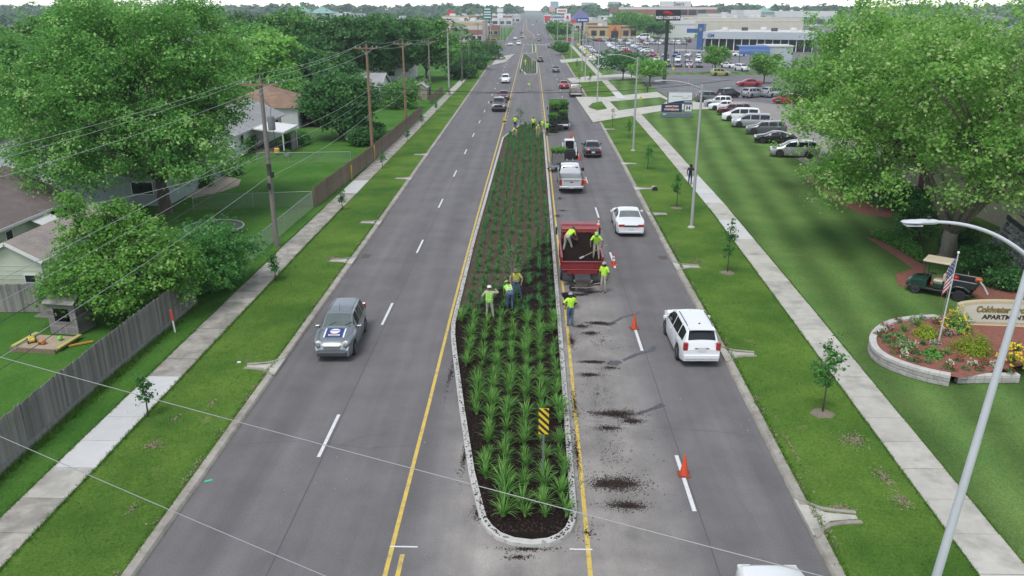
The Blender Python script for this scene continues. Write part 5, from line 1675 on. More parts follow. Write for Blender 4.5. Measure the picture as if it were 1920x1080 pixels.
# ---- wheelbarrows
def make_barrow(label, loc, rz, traym, load=None):
 t = thing("wheelbarrow", label, "wheelbarrow", (loc[0], loc[1], 0), rz)
 tr = MB()
 n = 12
 def ringp(rx, ry, z, cy): return [(math.copysign(abs(math.cos(a)) ** .6, math.cos(a)) * rx, cy + math.copysign(abs(math.sin(a)) ** .6, math.sin(a)) * ry, z) for a in [6.283 * i / n for i in range(n)]]
 tr.grid([ringp(.20, .26, .36, .05), ringp(.34, .48, .66, .02), ringp(.37, .51, .67, .02), ringp(.33, .46, .65, .02), ringp(.19, .25, .38, .05)], close=True)
 o_ = len(tr.v); tr.v += ringp(.19, .25, .38, .05); tr.f.append([o_ + i for i in range(n)]); tr.m.append(0)
 tr.build("tray", traym, t, smooth=True, angle=50)
 if load:
  l = MB(); l.grid([ringp(.31, .44, .62, .02), ringp(.2, .3, .70, .02), ringp(.03, .03, .75, .02)], close=True); l.build("load", load, t, smooth=True, angle=180)
 wd = flat("ash_wood", (.33, .27, .19), .7, var=.2)
 for s in (-1, 1):
  MB().tube([(s * .08, .62, .24), (s * .24, -.2, .36), (s * .32, -.92, .56)], .022, 6).build("handle", wd, t)
  MB().tube([(s * .22, -.15, .36), (s * .24, -.32, .02), (s * .24, -.1, .01)], .015, 6).build("leg", STEEL_D, t)
 MB().lathe([(.06, -.04), (.17, -.045), (.19, 0), (.17, .045), (.06, .04)], c=(0, .62, .19), axis='X', n=14).build("wheel", TYRE, t, smooth=True)
 return t
make_barrow("pale steel wheelbarrow parked behind the red dump truck", (2.92, 40.95), R(72), mat("barrow_tray", (.30, .265, .24), var=.25, scale=6, rough=.6, second=(.12, .08, .06), second_scale=6, second_amt=.3))
make_barrow("black wheelbarrow full of mulch beside the island kerb", (2.02, 38.6), R(10), BLACK, MULCH)
# ---- plant racks and the green truck
RACK_M = flat("rack_green_steel", (.035, .055, .045), .6, var=.25)
def plant_tuft(nb, w, d, h, seed):
 g = np.random.default_rng(seed)
 V, T = [], []
 for i in range(nb):
  v, t = SMALL[i % 5]
  V.append(v * h / .36 * g.uniform(.8, 1.2) + np.array([g.uniform(-w / 2, w / 2), g.uniform(-d / 2, d / 2), 0])); T.append(t)
 return np.concatenate(V), np.concatenate(T)
def make_rack(label, loc, rz, w, d, h, shelves, seed, group, m=RACK_M, top=.5, slatted=False):
 t = thing("plant_rack", label, "plant rack", loc, rz, group)
 for sx in (-1, 1):
  for sy in (-1, 1):
   MB().box((sx * w / 2, sy * d / 2, h / 2), (.05, .05, h)).build("post", m, t)
 for k in range(shelves):
  z = .12 + (h - .12) * k / max(1, shelves - 1)
  MB().box((0, 0, z), (w, d, .035)).build("shelf", m, t)
  if k < shelves - 1:
   MB().box((0, 0, z + .09), (w * .94, d * .94, .15)).build("plant_tray", flat("nursery_tray", (.012, .013, .012), .7), t)
  v, tt = plant_tuft(12 if k < shelves - 1 else 34, w * (.9 if k < shelves - 1 else 1.15), d * .95, (.28 if k < shelves - 1 else top), seed + k)
  v[:, 2] += z + (.1 if k < shelves - 1 else .02)
  link("plants", quads_mesh("plants", v, 4, LF_LILY, tt), t)
 if slatted:
  for k in range(9):
   MB().box((0, -d / 2 - .035, .12 + k * (h - .2) / 9 + .06), (w, .02, (h - .2) / 9 - .015)).build("slat", slatted, t)
 return t
gt = thing("flatbed_truck", "dark green truck stacked with racks of plants", "truck", (3.62, 102.2, 0))
MB().box((0, 3.2, .98), (2.3, 6.4, .14)).build("deck", STEEL_D, gt)
MB().box((0, -.12, .74), (2.25, .18, .24), bevel=.04).build("rear_bumper", PAINTS['white'], gt)
MB().box((0, -.02, 1.02), (2.3, .08, .45), bevel=.02).build("tailboard", BLACK, gt)
hb_ = MB(); hb_.box((0, 6.3, 2.2), (2.4, .08, 2.2), bevel=.02); hb_.build("head_board", RACK_M, gt)
MB().box((0, 6.26, 3.32), (2.44, .1, .07)).build("head_board_cap", STEEL, gt)
for s in (-1, 1):
 MB().box((s * 1.15, 3.2, 1.25), (.05, 6.3, .40)).build("side_rail", RACK_M, gt)
 wheel(gt, s * .93, 1.5, .46, .5, RIM, s); wheel(gt, s * .95, 8.2, .46, .28, RIM, s)
 MB().box((s * 1.38, 7.6, 1.95), (.12, .2, .42), bevel=.03).build("wing_mirror", BLACK, gt)
 MB().box((s * .98, -.05, .88), (.2, .05, .12)).build("tail_lamp", LAMP_R, gt)
MB().box((0, 4, .66), (.9, 8.6, .26)).build("chassis", STEEL_D, gt)
c_ = MB(); c_.box((0, 7.5, 1.6), (2.15, 1.7, 1.75), bevel=.15); c_.box((0, 8.9, 1.2), (1.8, 1.4, .95), bevel=.16)
c_.build("cab", PAINTS['white'], gt, smooth=True)
MB().box((0, 8.33, 1.95), (1.8, .1, .6), bevel=.02).build("windscreen", GLASS, gt)
PR = "racks of plants on and beside the green truck"
make_rack("plant rack at the truck's rear right corner", (4.15, 103.2, 1.05), 0, 1.05, 1.5, 1.15, 3, 40, PR, top=.25)
make_rack("tall plant rack on the truck's left side, topped with green", (3.08, 104.0, 1.05), 0, 1.05, 1.5, 1.7, 4, 50, PR, top=.55)
make_rack("tall plant rack on the truck's right side, topped with green", (4.15, 105.4, 1.05), 0, 1.05, 1.5, 1.75, 4, 60, PR, top=.55)
make_rack("plant rack deepest in the truck by the head board", (3.08, 106.4, 1.05), 0, 1.05, 1.5, 1.75, 4, 70, PR, top=.5)
make_rack("plant rack standing on the ground at the truck's rear left", (2.78, 101.0, .03), 0, 1.0, 1.5, 1.75, 5, 80, PR, top=.45)
SLAT = mat("grey_slat_wood", (.20, .195, .185), var=.3, scale=6, rough=.9, stretch=(.3, 1, 3))
make_rack("grey slatted plant rack standing ahead of the silver pickup", (2.72, 78.4, .03), 0, 1.15, 1.5, 1.3, 3, 90, PR, m=STEEL_D, top=.42, slatted=SLAT)
# grey yard cart between rack and kerb
yc = thing("yard_cart", "small grey yard cart standing at the kerb before the rack", "cart", (2.2, 75.3, 0), R(25))
MB().box((0, 0, .48), (.72, 1.15, .34), bevel=.05).build("tub", flat("cart_grey", (.24, .27, .29), .5), yc)
MB().box((0, 0, .64), (.60, 1.0, .05)).build("tub_floor", DGREY, yc)
for sx in (-1, 1):
 for sy in (-1, 1):
  MB().lathe([(.06, -.04), (.16, -.04), (.16, .04), (.06, .04)], c=(sx * .36, sy * .42, .16), axis='X', n=12).build("wheel", TYRE, yc)
MB().tube([(0, .6, .4), (0, 1.05, .75)], .02, 6).build("handle", BLACK, yc)
tag(MB().box((0, 0, .22), (.6, .8, .3), bevel=.08).box((.1, .1, .45), (.35, .4, .25), bevel=.08).box((-.3, .3, .3), (.4, .3, .2), bevel=.06).build("black_tarp_bundle", BLACK, None, (2.75, 76.3, 0), R(30)), "black folded tarpaulin bundle next to the grey yard cart", "tarpaulin")
# ---- skid steer, forks towards the camera
sk = thing("skid_steer", "white compact skid steer loader with pallet forks", "skid steer", (4.0, 82.6, 0), math.pi)
bm_ = MB(); bm_.box((0, -.35, .62), (1.2, 1.9, .62), bevel=.08); bm_.build("body", flat("loader_white", (.62, .63, .62), .4, coat=.3), sk)
MB().box((0, .62, .62), (1.1, .12, .75), bevel=.03).build("front_plate", BLACK, sk)
cf = MB()
for s in (-1, 1):
 cf.bar((s * .48, .5, .9), (s * .46, .36, 1.85), .07); cf.bar((s * .48, -.65, .9), (s * .46, -.6, 1.85), .07)
cf.box((0, -.12, 1.87), (1.02, 1.1, .07), bevel=.02)
cf.build("cab_frame", flat("loader_white", (.62, .63, .62)), sk)
MB().box((0, .40, 1.42), (.86, .04, .80)).build("front_window", GLASS, sk)
for s in (-1, 1):
 MB().box((s * .47, -.12, 1.42), (.03, .9, .75)).build("side_window", GLASS, sk)
 a = MB(); a.bar((s * .66, -1.2, 1.35), (s * .66, .55, 1.05), .10, .18); a.bar((s * .66, .55, 1.05), (s * .66, 1.0, .45), .10, .16); a.bar((s * .66, -1.15, .8), (s * .66, -1.2, 1.4), .1, .2)
 a.build("lift_arm", flat("loader_white", (.62, .63, .62)), sk)
 for yy in (.30, -.85):
  MB().lathe([(.12, -.13), (.36, -.15), (.40, -.06), (.40, .06), (.36, .15), (.12, .13)], c=(s * .72, yy, .40), axis='X', n=14).build("wheel", TYRE, sk, smooth=True)
 MB().box((s * .30, 1.65, .10), (.12, 1.15, .05)).build("fork", STEEL, sk)
 MB().box((s * .42, .44, 1.82), (.14, .08, .10), bevel=.02).build("work_lamp", LAMP_W, sk)
MB().box((0, 1.05, .50), (1.25, .10, .75), bevel=.02).build("fork_carriage", BLACK, sk)
MB().box((0, -1.32, .95), (1.1, .25, .55), bevel=.06).build("engine_cover", BLACK, sk)
# ---- traffic cones
CONE_O = mat("cone_orange", (.62, .075, .022), var=.12, scale=6, rough=.5)
REFL = flat("reflective_white", (.72, .72, .70), .4)
def make_cone(label, loc, h, bands, rz, first=[None]):
 t = thing("traffic_cone", label, "traffic cone", (loc[0], loc[1], 0), rz, "traffic cones along the lane line")
 MB().box((0, 0, .02), (.40, .40, .04), bevel=.012).build("base", mat("cone_base", (.22, .05, .03), var=.3, scale=5, rough=.7) if not bands else CONE_O, t)
 r = lambda z: .145 * (1 - z / h) + .028 * z / h
 MB().lathe([(r(0), .04), (r(h * .5), h * .5), (r(h), h), (.012, h + .005)], n=14).build("cone_body", CONE_O, t, smooth=True)
 for a, b in bands:
  MB().lathe([(r(a * h) + .004, a * h), (r(b * h) + .004, b * h)], n=14).build("reflective_collar", REFL, t, smooth=True)
for i, (u, v, bands, lab) in enumerate([
 (1282, 890, (), "plain orange cone on the lane dash nearest the camera"),
 (1189, 616, (), "plain orange cone left of the white suv"),
 (1150, 497, ((.38, .56), (.66, .78)), "orange cone with white collars beside the worker behind the dump truck"),
 (1122, 428, ((.38, .56), (.66, .78)), "orange cone with white collars by the dump truck's front mirror"),
 (1097, 344, ((.38, .56), (.66, .78)), "orange cone with white collars at the silver pickup's corner"),
 (1086, 300, (), "short orange cone lying close to a lane dash near the skid steer"),
 (1078, 280, (), "plain orange cone beside the skid steer's cab"),
 (1071, 257, (), "plain orange cone behind the green truck")]):
 make_cone(lab, G(u, v), .74, bands, R(12 * i))
# ---- utility cart on the lawn, nose to the left
p0c, p1c = Vector(G(1803, 571)), Vector(G(1726, 556))
d_ = (p1c - p0c).normalized()
ct = thing("utility_cart", "dark green utility cart with tan roof parked on the lawn", "utility cart", ((p0c.x + p1c.x) / 2 + .15, (p0c.y + p1c.y) / 2 + .65, ZL), math.atan2(d_.y, d_.x) - math.pi / 2)
CG = mat("cart_green", (.012, .04, .032), var=.2, scale=3, rough=.3, coat=.5)
TAN = mat("cart_tan", (.55, .47, .34), var=.08, scale=2, rough=.5)
nose = MB(); rows = []
for y, zt, w in ((.55, .86, .60), (.9, .90, .60), (1.25, .84, .57), (1.5, .70, .50), (1.6, .50, .42)):
 rows.append([(-w, y, .35), (-w, y, zt - .10), (-w * .75, y, zt), (w * .75, y, zt), (w, y, zt - .10), (w, y, .35)])
nose.grid(rows); nose.f.append([24, 25, 26, 27, 28, 29]); nose.m.append(0)
nose.build("cowl", CG, ct, smooth=True, angle=40)
MB().box((0, -.05, .36), (1.15, 3.0, .12), bevel=.03).build("floor_frame", BLACK, ct)
MB().box((0, .02, .62), (1.1, .52, .36), bevel=.06).build("seat_base", CG, ct)
MB().box((0, .05, .86), (1.05, .46, .12), bevel=.05).build("seat_cushion", TAN, ct)
MB().box((0, -.22, 1.10), (1.05, .12, .40), bevel=.05).build("seat_back", TAN, ct)
rf = MB(); rf.box((0, .18, 1.88), (1.20, 1.45, .10), bevel=.04); rf.build("roof", TAN, ct, smooth=True)
for s in (-1, 1):
 MB().tube([(s * .55, .72, .85), (s * .54, .80, 1.85)], .02, 6).build("roof_post", BLACK, ct)
 MB().tube([(s * .55, -.38, .8), (s * .54, -.42, 1.85)], .02, 6).build("roof_post", BLACK, ct)
 MB().box((s * .60, -1.05, .93), (.05, 1.35, .36), bevel=.01).build("bed_side", BLACK, ct)
 MB().box((s * .60, -1.05, 1.12), (.07, 1.4, .03)).build("bed_edge", STEEL, ct)
 MB().tube([(s * .62, -.55, .62), (s * .62, -.85, .78), (s * .62, -1.2, .78), (s * .62, -1.5, .62)], .05, 6).build("mudguard", CG, ct)
 wheel(ct, s * .55, 1.05, .25, .20, PAINTS['white'], s)
 wheel(ct, s * .55, -1.05, .30, .26, DGREY, s)
MB().box((0, -1.05, .76), (1.2, 1.35, .05)).build("bed_floor", BLACK, ct)
MB().box((0, -1.72, .93), (1.2, .05, .36)).build("bed_tailgate", BLACK, ct)
MB().tube([(-.25, .55, .9), (-.25, .38, 1.15)], .018, 6).build("steering_column", BLACK, ct)
MB().lathe([(.17, -.015), (.19, 0), (.17, .015)], c=(-.25, .36, 1.17), n=14).build("steering_wheel", BLACK, ct)
M4 = Matrix.Translation(ct.location) @ Matrix.Rotation(ct.rotation_euler[2], 4, 'Z')
cw = lambda p: tuple(M4 @ Vector(p))
rc = thing("fuel_can", "red fuel can standing in the utility cart's bed", "fuel can", cw((.2, -.62, .79)), .3)
MB().box((0, 0, .17), (.26, .32, .34), bevel=.05).build("body", flat("can_red", (.45, .02, .02), .4), rc)
MB().tube([(0, .1, .34), (0, .2, .46)], .025, 6).build("spout", flat("can_yellow", (.6, .45, .05)), rc)
tt_ = thing("leaf_blower", "orange and white garden blower hanging at the cart's rear", "blower", cw((.35, -1.7, .9)), .4)
MB().box((0, 0, .15), (.3, .28, .22), bevel=.07).build("engine_case", flat("tool_orange", (.6, .16, .04)), tt_)
MB().tube([(0, -.05, .1), (.05, -.3, -.1), (.05, -.62, -.45)], [.06, .05, .05], 8).build("blower_tube", flat("tool_grey", (.4, .41, .42)), tt_)
sh = thing("shovel", "shovel with pale square blade leaning at the cart's bed", "shovel", cw((.75, -1.25, .0)), 0)
MB().tube([(0, 0, .35), (-.1, .1, 1.3)], .018, 6).build("handle", flat("shovel_handle", (.32, .2, .13)), sh)
MB().box((0, -.01, .18), (.26, .02, .34), bevel=.008).build("blade", flat("worn_blade", (.55, .55, .53), .4), sh)
tag(MB().box((0, 0, .12), (.4, .3, .24), bevel=.06).build("tool_bag", flat("bag_orange", (.5, .12, .04)), None, cw((-.1, .25, .44))), "orange tool bag on the utility cart's floor", "bag")
# ================================================================== PEOPLE
SKIN = {'light': flat("skin_light", (.42, .25, .18), .55), 'dark': flat("skin_dark", (.09, .05, .035), .5), 'tan': flat("skin_tan", (.30, .17, .11), .55)}
HIVIS = mat("hi_vis_yellow", (.46, .78, .045), var=.10, scale=8, rough=.7, bump=.3, bscale=14)
VESTG = mat("hi_vis_green", (.22, .72, .05), var=.12, scale=8, rough=.7, bump=.3, bscale=14)
YELLOW = mat("yellow_shirt", (.62, .56, .10), var=.12, scale=8, rough=.7)
CLOTH = {'hivis': HIVIS, 'vest': VESTG, 'yellow': YELLOW, 'khaki': mat("khaki_cloth", (.36, .33, .28), var=.18, scale=9, rough=.85), 'jeans': mat("denim", (.075, .12, .21), var=.2, scale=9, rough=.85), 'black': mat("black_cloth", (.014, .014, .016), var=.2, scale=8, rough=.85), 'navy': mat("navy_cloth", (.03, .045, .08), var=.2, scale=8, rough=.85), 'tan': mat("tan_cloth", (.42, .36, .27), var=.15, scale=8, rough=.85)}
BOOT = flat("boot_leather", (.10, .07, .045), .7)
HAIR = flat("dark_hair", (.02, .014, .01), .7)
def make_person(label, loc, heading, shirt='hivis', pants='khaki', skin='light', cap=(.7, .7, .7), bend=0.0, arms=None, legs=None, turn=0.0, sleeves='short', scale=1.0, z=0.0, vest=False, hood=False, crouch=0.0, pack=False, group="road crew"):
 """one skinned body; bend tips the trunk forward (degrees); arms/legs give wrist/ankle targets in local space (x right, y forward)"""
 t = thing("person", label, "person", (loc[0], loc[1], z), heading, group)
 t.scale = (scale,) * 3
 V, E_, Rr, lab = [], [], [], []
 def add(p, r, par, what):
  V.append(Vector(p)); Rr.append(r); lab.append(what)
  if par is not None: E_.append((par, len(V) - 1))
  return len(V) - 1
 B = Matrix.Rotation(-R(bend), 3, 'X')
 dz = -crouch
 hipc = Vector((0, 0 - .18 * math.sin(R(bend)), .95 + dz))
 up = lambda p: hipc + B @ (Vector(p) - Vector((0, 0, .95)))
 pel = add(hipc, .145, None, 'pants')
 sp = add(up((0, 0, 1.12)), .150, pel, 'shirt')
 ch = add(up((0, .005, 1.34)), .165, sp, 'shirt')
 nk = add(up((0, 0, 1.50)), .062, ch, 'skin')
 hd0 = up((0, .0, 1.50))
 HB = Matrix.Rotation(-R(bend * .55), 3, 'X') @ Matrix.Rotation(turn, 3, 'Z')
 hc = hd0 + HB @ Vector((0, .025, .13))
 h1 = add(hc, .098, nk, 'skin')
 h2 = add(hd0 + HB @ Vector((0, .015, .215)), .075, h1, 'skin')
 wr = []
 for s in (-1, 1):
  sh_ = up((s * .185, 0, 1.425))
  a = add(sh_, .082, ch, 'shirt')
  if arms and arms.get(s):
   w = Vector(arms[s])
  else:
   w = up((s * .27, .06, .90))
  d = w - sh_
  ln = d.length
  L1, L2 = .29, .27
  if ln > L1 + L2 - .005:
   w = sh_ + d.normalized() * (L1 + L2 - .005); d = w - sh_; ln = d.length
  k = (L1 * L1 - L2 * L2 + ln * ln) / (2 * ln)
  off = math.sqrt(max(0, L1 * L1 - k * k))
  side = Vector((s * .7, -.6, -.2)); side -= d.normalized() * side.dot(d.normalized()); side.normalize()
  e = sh_ + d.normalized() * k + side * off
  m1 = add(sh_.lerp(e, .55), .062, a, 'shirt')
  e1 = add(e, .048, m1, 'skin' if sleeves == 'short' else 'shirt')
  w1 = add(w, .032, e1, 'skin' if sleeves == 'short' else 'shirt')
  add(w + (w - e).normalized() * .05, .03, w1, 'skin')
  wr.append((w.copy(), (w - e).normalized(), s))
 for s in (-1, 1):
  hp = hipc + Vector((s * .092, 0, -.04))
  h_ = add(hp, .105, pel, 'pants')
  ank = Vector(legs[s]) if legs and legs.get(s) else Vector((s * .11, -.02, .09))
  d = ank - hp
  ln = min(d.length, .83)
  ank = hp + d.normalized() * ln if d.length > .83 else ank
  d = ank - hp; ln = d.length
  k = ln / 2
  off = math.sqrt(max(0.0001, .4165 ** 2 - k * k))
  fw = Vector((0, 1, .0)); fw -= d.normalized() * fw.dot(d.normalized()); fw.normalize()
  kn = hp + d * .5 + fw * off
  m1 = add(hp.lerp(kn, .5), .092, h_, 'pants')
  k1 = add(kn, .068, m1, 'pants')
  m2 = add(kn.lerp(ank, .4), .066, k1, 'pants')
  a1 = add(ank, .052, m2, 'pants')
  f1 = add(ank + Vector((0, .06, -.035)), .048, a1, 'boot')
  add(ank + Vector((0, .17, -.05)), .036, f1, 'boot')
 me = bpy.data.meshes.new("person_frame")
 me.from_pydata([tuple(v) for v in V], E_, [])
 ob = bpy.data.objects.new("person_frame", me)
 C.objects.link(ob)
 sm = ob.modifiers.new("skin", 'SKIN')
 sm.use_smooth_shade = True
 sv = me.skin_vertices[0].data
 for i, r in enumerate(Rr):
  sv[i].radius = (r, r)
  sv[i].use_root = (i == 0)
 # flatter trunk
 for i in (0, 1, 2): sv[i].radius = (Rr[i] * 1.12, Rr[i] * .82)
 sb = ob.modifiers.new("sub", 'SUBSURF'); sb.levels = 1; sb.render_levels = 1
 dg = bpy.context.evaluated_depsgraph_get()
 body = bpy.data.meshes.new_from_object(ob.evaluated_get(dg))
 bpy.data.objects.remove(ob)
 body.name = "body"
 mats_ = {'shirt': CLOTH[shirt], 'pants': CLOTH[pants], 'skin': SKIN[skin], 'boot': BOOT}
 order = ['shirt', 'pants', 'skin', 'boot']
 body.materials.clear()
 for k in order: body.materials.append(mats_[k])
 segs = [(V[a], V[b], lab[a] if lab[a] == lab[b] else None, a, b) for a, b in E_]
 P_ = np.array([p.center[:] for p in body.polygons])
 best = np.full(len(P_), 1e9); mi = np.zeros(len(P_), int)
 for a, b, l, ia, ib in segs:
  A, D = np.array(a), np.array(b - a)
  tt = np.clip(((P_ - A) @ D) / (D @ D + 1e-9), 0, 1)
  ds = np.linalg.norm(P_ - (A + tt[:, None] * D), axis=1) - (Rr[ia] * (1 - tt) + Rr[ib] * tt)
  idx = np.where(tt < .5, order.index(lab[ia]), order.index(lab[ib]))
  up_ = ds < best
  best = np.where(up_, ds, best); mi = np.where(up_, idx, mi)
 body.polygons.foreach_set("material_index", mi.astype(np.int32))
 body.polygons.foreach_set("use_smooth", [True] * len(body.polygons))
 body.update()
 link("body", body, t)
 # hands with five fingers
 for w, d, s in wr:
  hm = MB()
  q = d.to_track_quat('Y', 'Z').to_matrix()
  at_ = lambda x, y, z_: w + q @ Vector((x, y, z_))
  hm.tube([at_(0, .02, 0), at_(0, .06, 0), at_(0, .10, 0)], [.026, .036, .034], 8)
  for k, (x, ln) in enumerate(((-.030, .062), (-.010, .075), (.010, .070), (.030, .055))):
   hm.tube([at_(x, .10, 0), at_(x * 1.1, .10 + ln * .5, -.012), at_(x * 1.1, .10 + ln * .85, -.034)], [.0095, .009, .0075], 6)
  hm.tube([at_(-s * .03, .05, 0), at_(-s * .058, .08, -.01), at_(-s * .062, .115, -.022)], [.011, .010, .008], 6)
  hm.build("hand", SKIN[skin] if sleeves != 'glove' else BOOT, t, smooth=True, angle=180)
 # face: eyes, nose, mouth, ears
 fm = MB()
 hp_ = lambda x, y, z_: hc + HB @ Vector((x, y, z_))
 fm.tube([hp_(0, .088, .012), hp_(0, .112, -.018), hp_(0, .094, -.03)], [.010, .015, .009], 6, mi=0)
 for s in (-1, 1):
  fm.box(hp_(s * .034, .088, .016), (.022, .014, .010), mi=1)
  fm.tube([hp_(s * .094, 0, .02), hp_(s * .104, -.01, -.02)], [.018, .012], 6, mi=0)
 fm.box(hp_(0, .086, -.052), (.045, .012, .009), mi=2)
 fm.build("face", [SKIN[skin], BLACK, flat("lip", (.22, .09, .08))], t)
 if hood:
  cm = MB(); rows = []
  for r, z_ in ((.118, -.10), (.125, -.02), (.122, .06), (.09, .125), (.03, .15)):
   rows.append([hp_(math.cos(a) * r, math.sin(a) * r - .015, z_) for a in [6.283 * i / 12 for i in range(12)]])
  cm.grid(rows, close=True); cm.build("hood", CLOTH[shirt], t, smooth=True, angle=180)
 else:
  hm = MB(); rows = []
  for r, z_ in ((.103, -.03), (.108, .02), (.104, .05)):
   rows.append([hp_(math.cos(a) * r, math.sin(a) * r * 1.02 - .012, z_) for a in [math.pi + .2 + (math.pi - .4) * i / 10 for i in range(11)]])
  hm.grid(rows[::-1]); hm.build("hair", HAIR, t, smooth=True, angle=180)
  if cap is not None:
   cm = MB(); rows = []
   for r, z_ in ((.112, .035), (.112, .075), (.092, .115), (.05, .138), (.008, .144)):
    rows.append([hp_(math.cos(a) * r, math.sin(a) * r * 1.04, z_) for a in [6.283 * i / 14 for i in range(14)]])
   cm.grid(rows, close=True)
   br = [hp_(math.cos(a) * .10, .06 + math.sin(a) * .15, .042) for a in [math.pi * i / 8 for i in range(9)]]
   o_ = len(cm.v); cm.v += [tuple(p) for p in br]; cm.f.append([o_ + i for i in range(9)]); cm.m.append(0)
   cm.build("cap", mat("cap_%d%d%d" % tuple(int(c * 99) for c in cap), cap, var=.12, rough=.8), t, smooth=True, angle=40)
 if vest:
  for zz in (1.08, 1.20):
   vm = MB(); rows = []
   for z_ in (zz - .022, zz + .022):
    rows.append([up((math.cos(a) * .195, math.sin(a) * .155, z_)) for a in [6.283 * i / 18 for i in range(18)]])
   vm.grid(rows, close=True); vm.build("reflective_band", flat("vest_band", (.78, .66, .45), .4), t)
  for s in (-1, 1):
   vm = MB(); vm.grid([[up((s * .10 - .022, -.150, z_)), up((s * .10 + .022, -.150, z_))] for z_ in (1.08, 1.2, 1.32, 1.44)][::-1]); vm.build("reflective_band", flat("vest_band", (.78, .66, .45), .4), t)
 if pack:
  MB().box(up((0, -.22, 1.25)), (.30, .16, .42), bevel=.06).build("backpack", CLOTH['black'], t)
 return t, up
PI = math.pi
make_person("worker in lime vest and khaki trousers seen from behind in the bed", (-1.97, 36.65), R(-6), shirt='tan', pants='khaki', cap=(.72, .72, .70), arms={-1: (-.36, .12, .98), 1: (.30, .34, 1.42)}, sleeves='long', z=.11, legs={-1: (-.15, 0, .09), 1: (.22, -.05, .09)}, scale=.98)
vst = bpy.data.objects[-1] if False else None
make_person("worker in lime vest bending over the young tree being planted", (-1.02, 38.0), R(20), shirt='vest', pants='jeans', cap=(.35, .6, .1), bend=62, arms={-1: (-.10, .55, .62), 1: (.16, .60, .60)}, z=.11, legs={-1: (-.1, .05, .09), 1: (.12, -.15, .09)}, scale=.98, vest=True)
make_person("worker in yellow and lime top facing the camera by the young tree", (-.72, 39.55), R(175), shirt='yellow', pants='jeans', cap=(.25, .16, .10), skin='tan', bend=12, arms={-1: (-.32, .25, 1.0), 1: (.25, .40, 1.05)}, z=.11, legs={-1: (-.30, -.1, .09), 1: (.12, .1, .09)}, scale=.98, vest=True)
make_person("worker in lime shirt and jeans standing on the road by the kerb", (1.98, 36.05), R(15), shirt='hivis', pants='jeans', skin='dark', cap=(.32, .31, .34), arms={-1: (-.30, .22, 1.10), 1: (.24, .24, 1.02)}, z=.0, scale=.98)
make_person("worker in lime shirt and khaki trousers standing behind the dump truck", (4.02, 40.95), R(150), shirt='hivis', pants='khaki', skin='dark', cap=(.34, .33, .32), arms={-1: (-.26, .16, .92), 1: (.24, .14, .88)}, z=0, scale=1.0)
_, _ = make_person("worker in lime shirt stooping to shovel mulch in the truck bed", (2.22, 44.0), R(-48), shirt='hivis', pants='khaki', skin='tan', cap=None, bend=58, arms={-1: (-.12, .50, .72), 1: (.12, .58, .66)}, z=1.42, legs={-1: (-.20, -.22, .09), 1: (.16, .18, .09)}, scale=.98)
make_person("worker in lime shirt and lime cap shovelling at the truck's tail", (3.72, 43.0), R(172), shirt='hivis', pants='khaki', skin='dark', cap=(.30, .52, .16), bend=28, arms={-1: (-.34, .34, .95), 1: (.30, .46, .98)}, z=1.26, legs={-1: (-.18, .05, .09), 1: (.14, -.1, .09)}, scale=.98)
make_person("worker in lime shirt at the island's far left, standing", (-2.0, 102.6), R(-30), pants='navy', skin='tan', cap=(.2, .25, .1), z=.1)
make_person("worker bent double planting at the island's far left", (-1.8, 95.0), R(160), shirt='yellow', pants='tan', cap=(.6, .62, .3), bend=72, arms={-1: (-.15, .5, .45), 1: (.15, .52, .45)}, z=.1)
make_person("worker in lime shirt upright in the middle of the far bed", (.32, 101.5), R(170), pants='black', skin='tan', cap=(.15, .13, .1), z=.1)
make_person("worker in pale yellow shirt stooping near the far right kerb", (.82, 95.1), R(190), shirt='yellow', pants='khaki', bend=30, cap=(.6, .55, .3), arms={-1: (-.2, .4, .8), 1: (.2, .42, .8)}, z=.1)
make_person("worker in lime shirt on the kerb left of the plant racks", (1.42, 99.2), R(-60), shirt='hivis', pants='khaki', skin='tan', cap=(.5, .4, .2), z=.14)
make_person("worker in lime shirt reaching towards the plant racks", (1.98, 97.9), R(-40), shirt='vest', pants='black', skin='tan', cap=(.12, .1, .1), arms={-1: (-.1, .45, 1.25), 1: (.2, .5, 1.2)}, z=.02)
make_person("worker in lime vest walking up the empty turning lane", (-.38, 154.4), R(5), shirt='vest', pants='khaki', cap=(.2, .25, .1), legs={-1: (-.1, .22, .09), 1: (.1, -.25, .12)}, vest=True)
make_person("worker in bright yellow on the second island, left of the pair", (-1.6, 225), R(180), shirt='hivis', pants='yellow', z=.12, group="crew on the second island")
make_person("worker in orange yellow on the second island, right of the pair", (.25, 223), R(180), shirt='yellow', pants='tan', bend=20, z=.12, group="crew on the second island")
make_person("walker in black hooded jacket with backpack on the right pavement", (13.9, 68.9), R(-10), shirt='black', pants='navy', cap=None, hood=True, sleeves='long', pack=True, z=ZL + .03, legs={-1: (-.1, .2, .09), 1: (.1, -.2, .1)}, group="walkers")
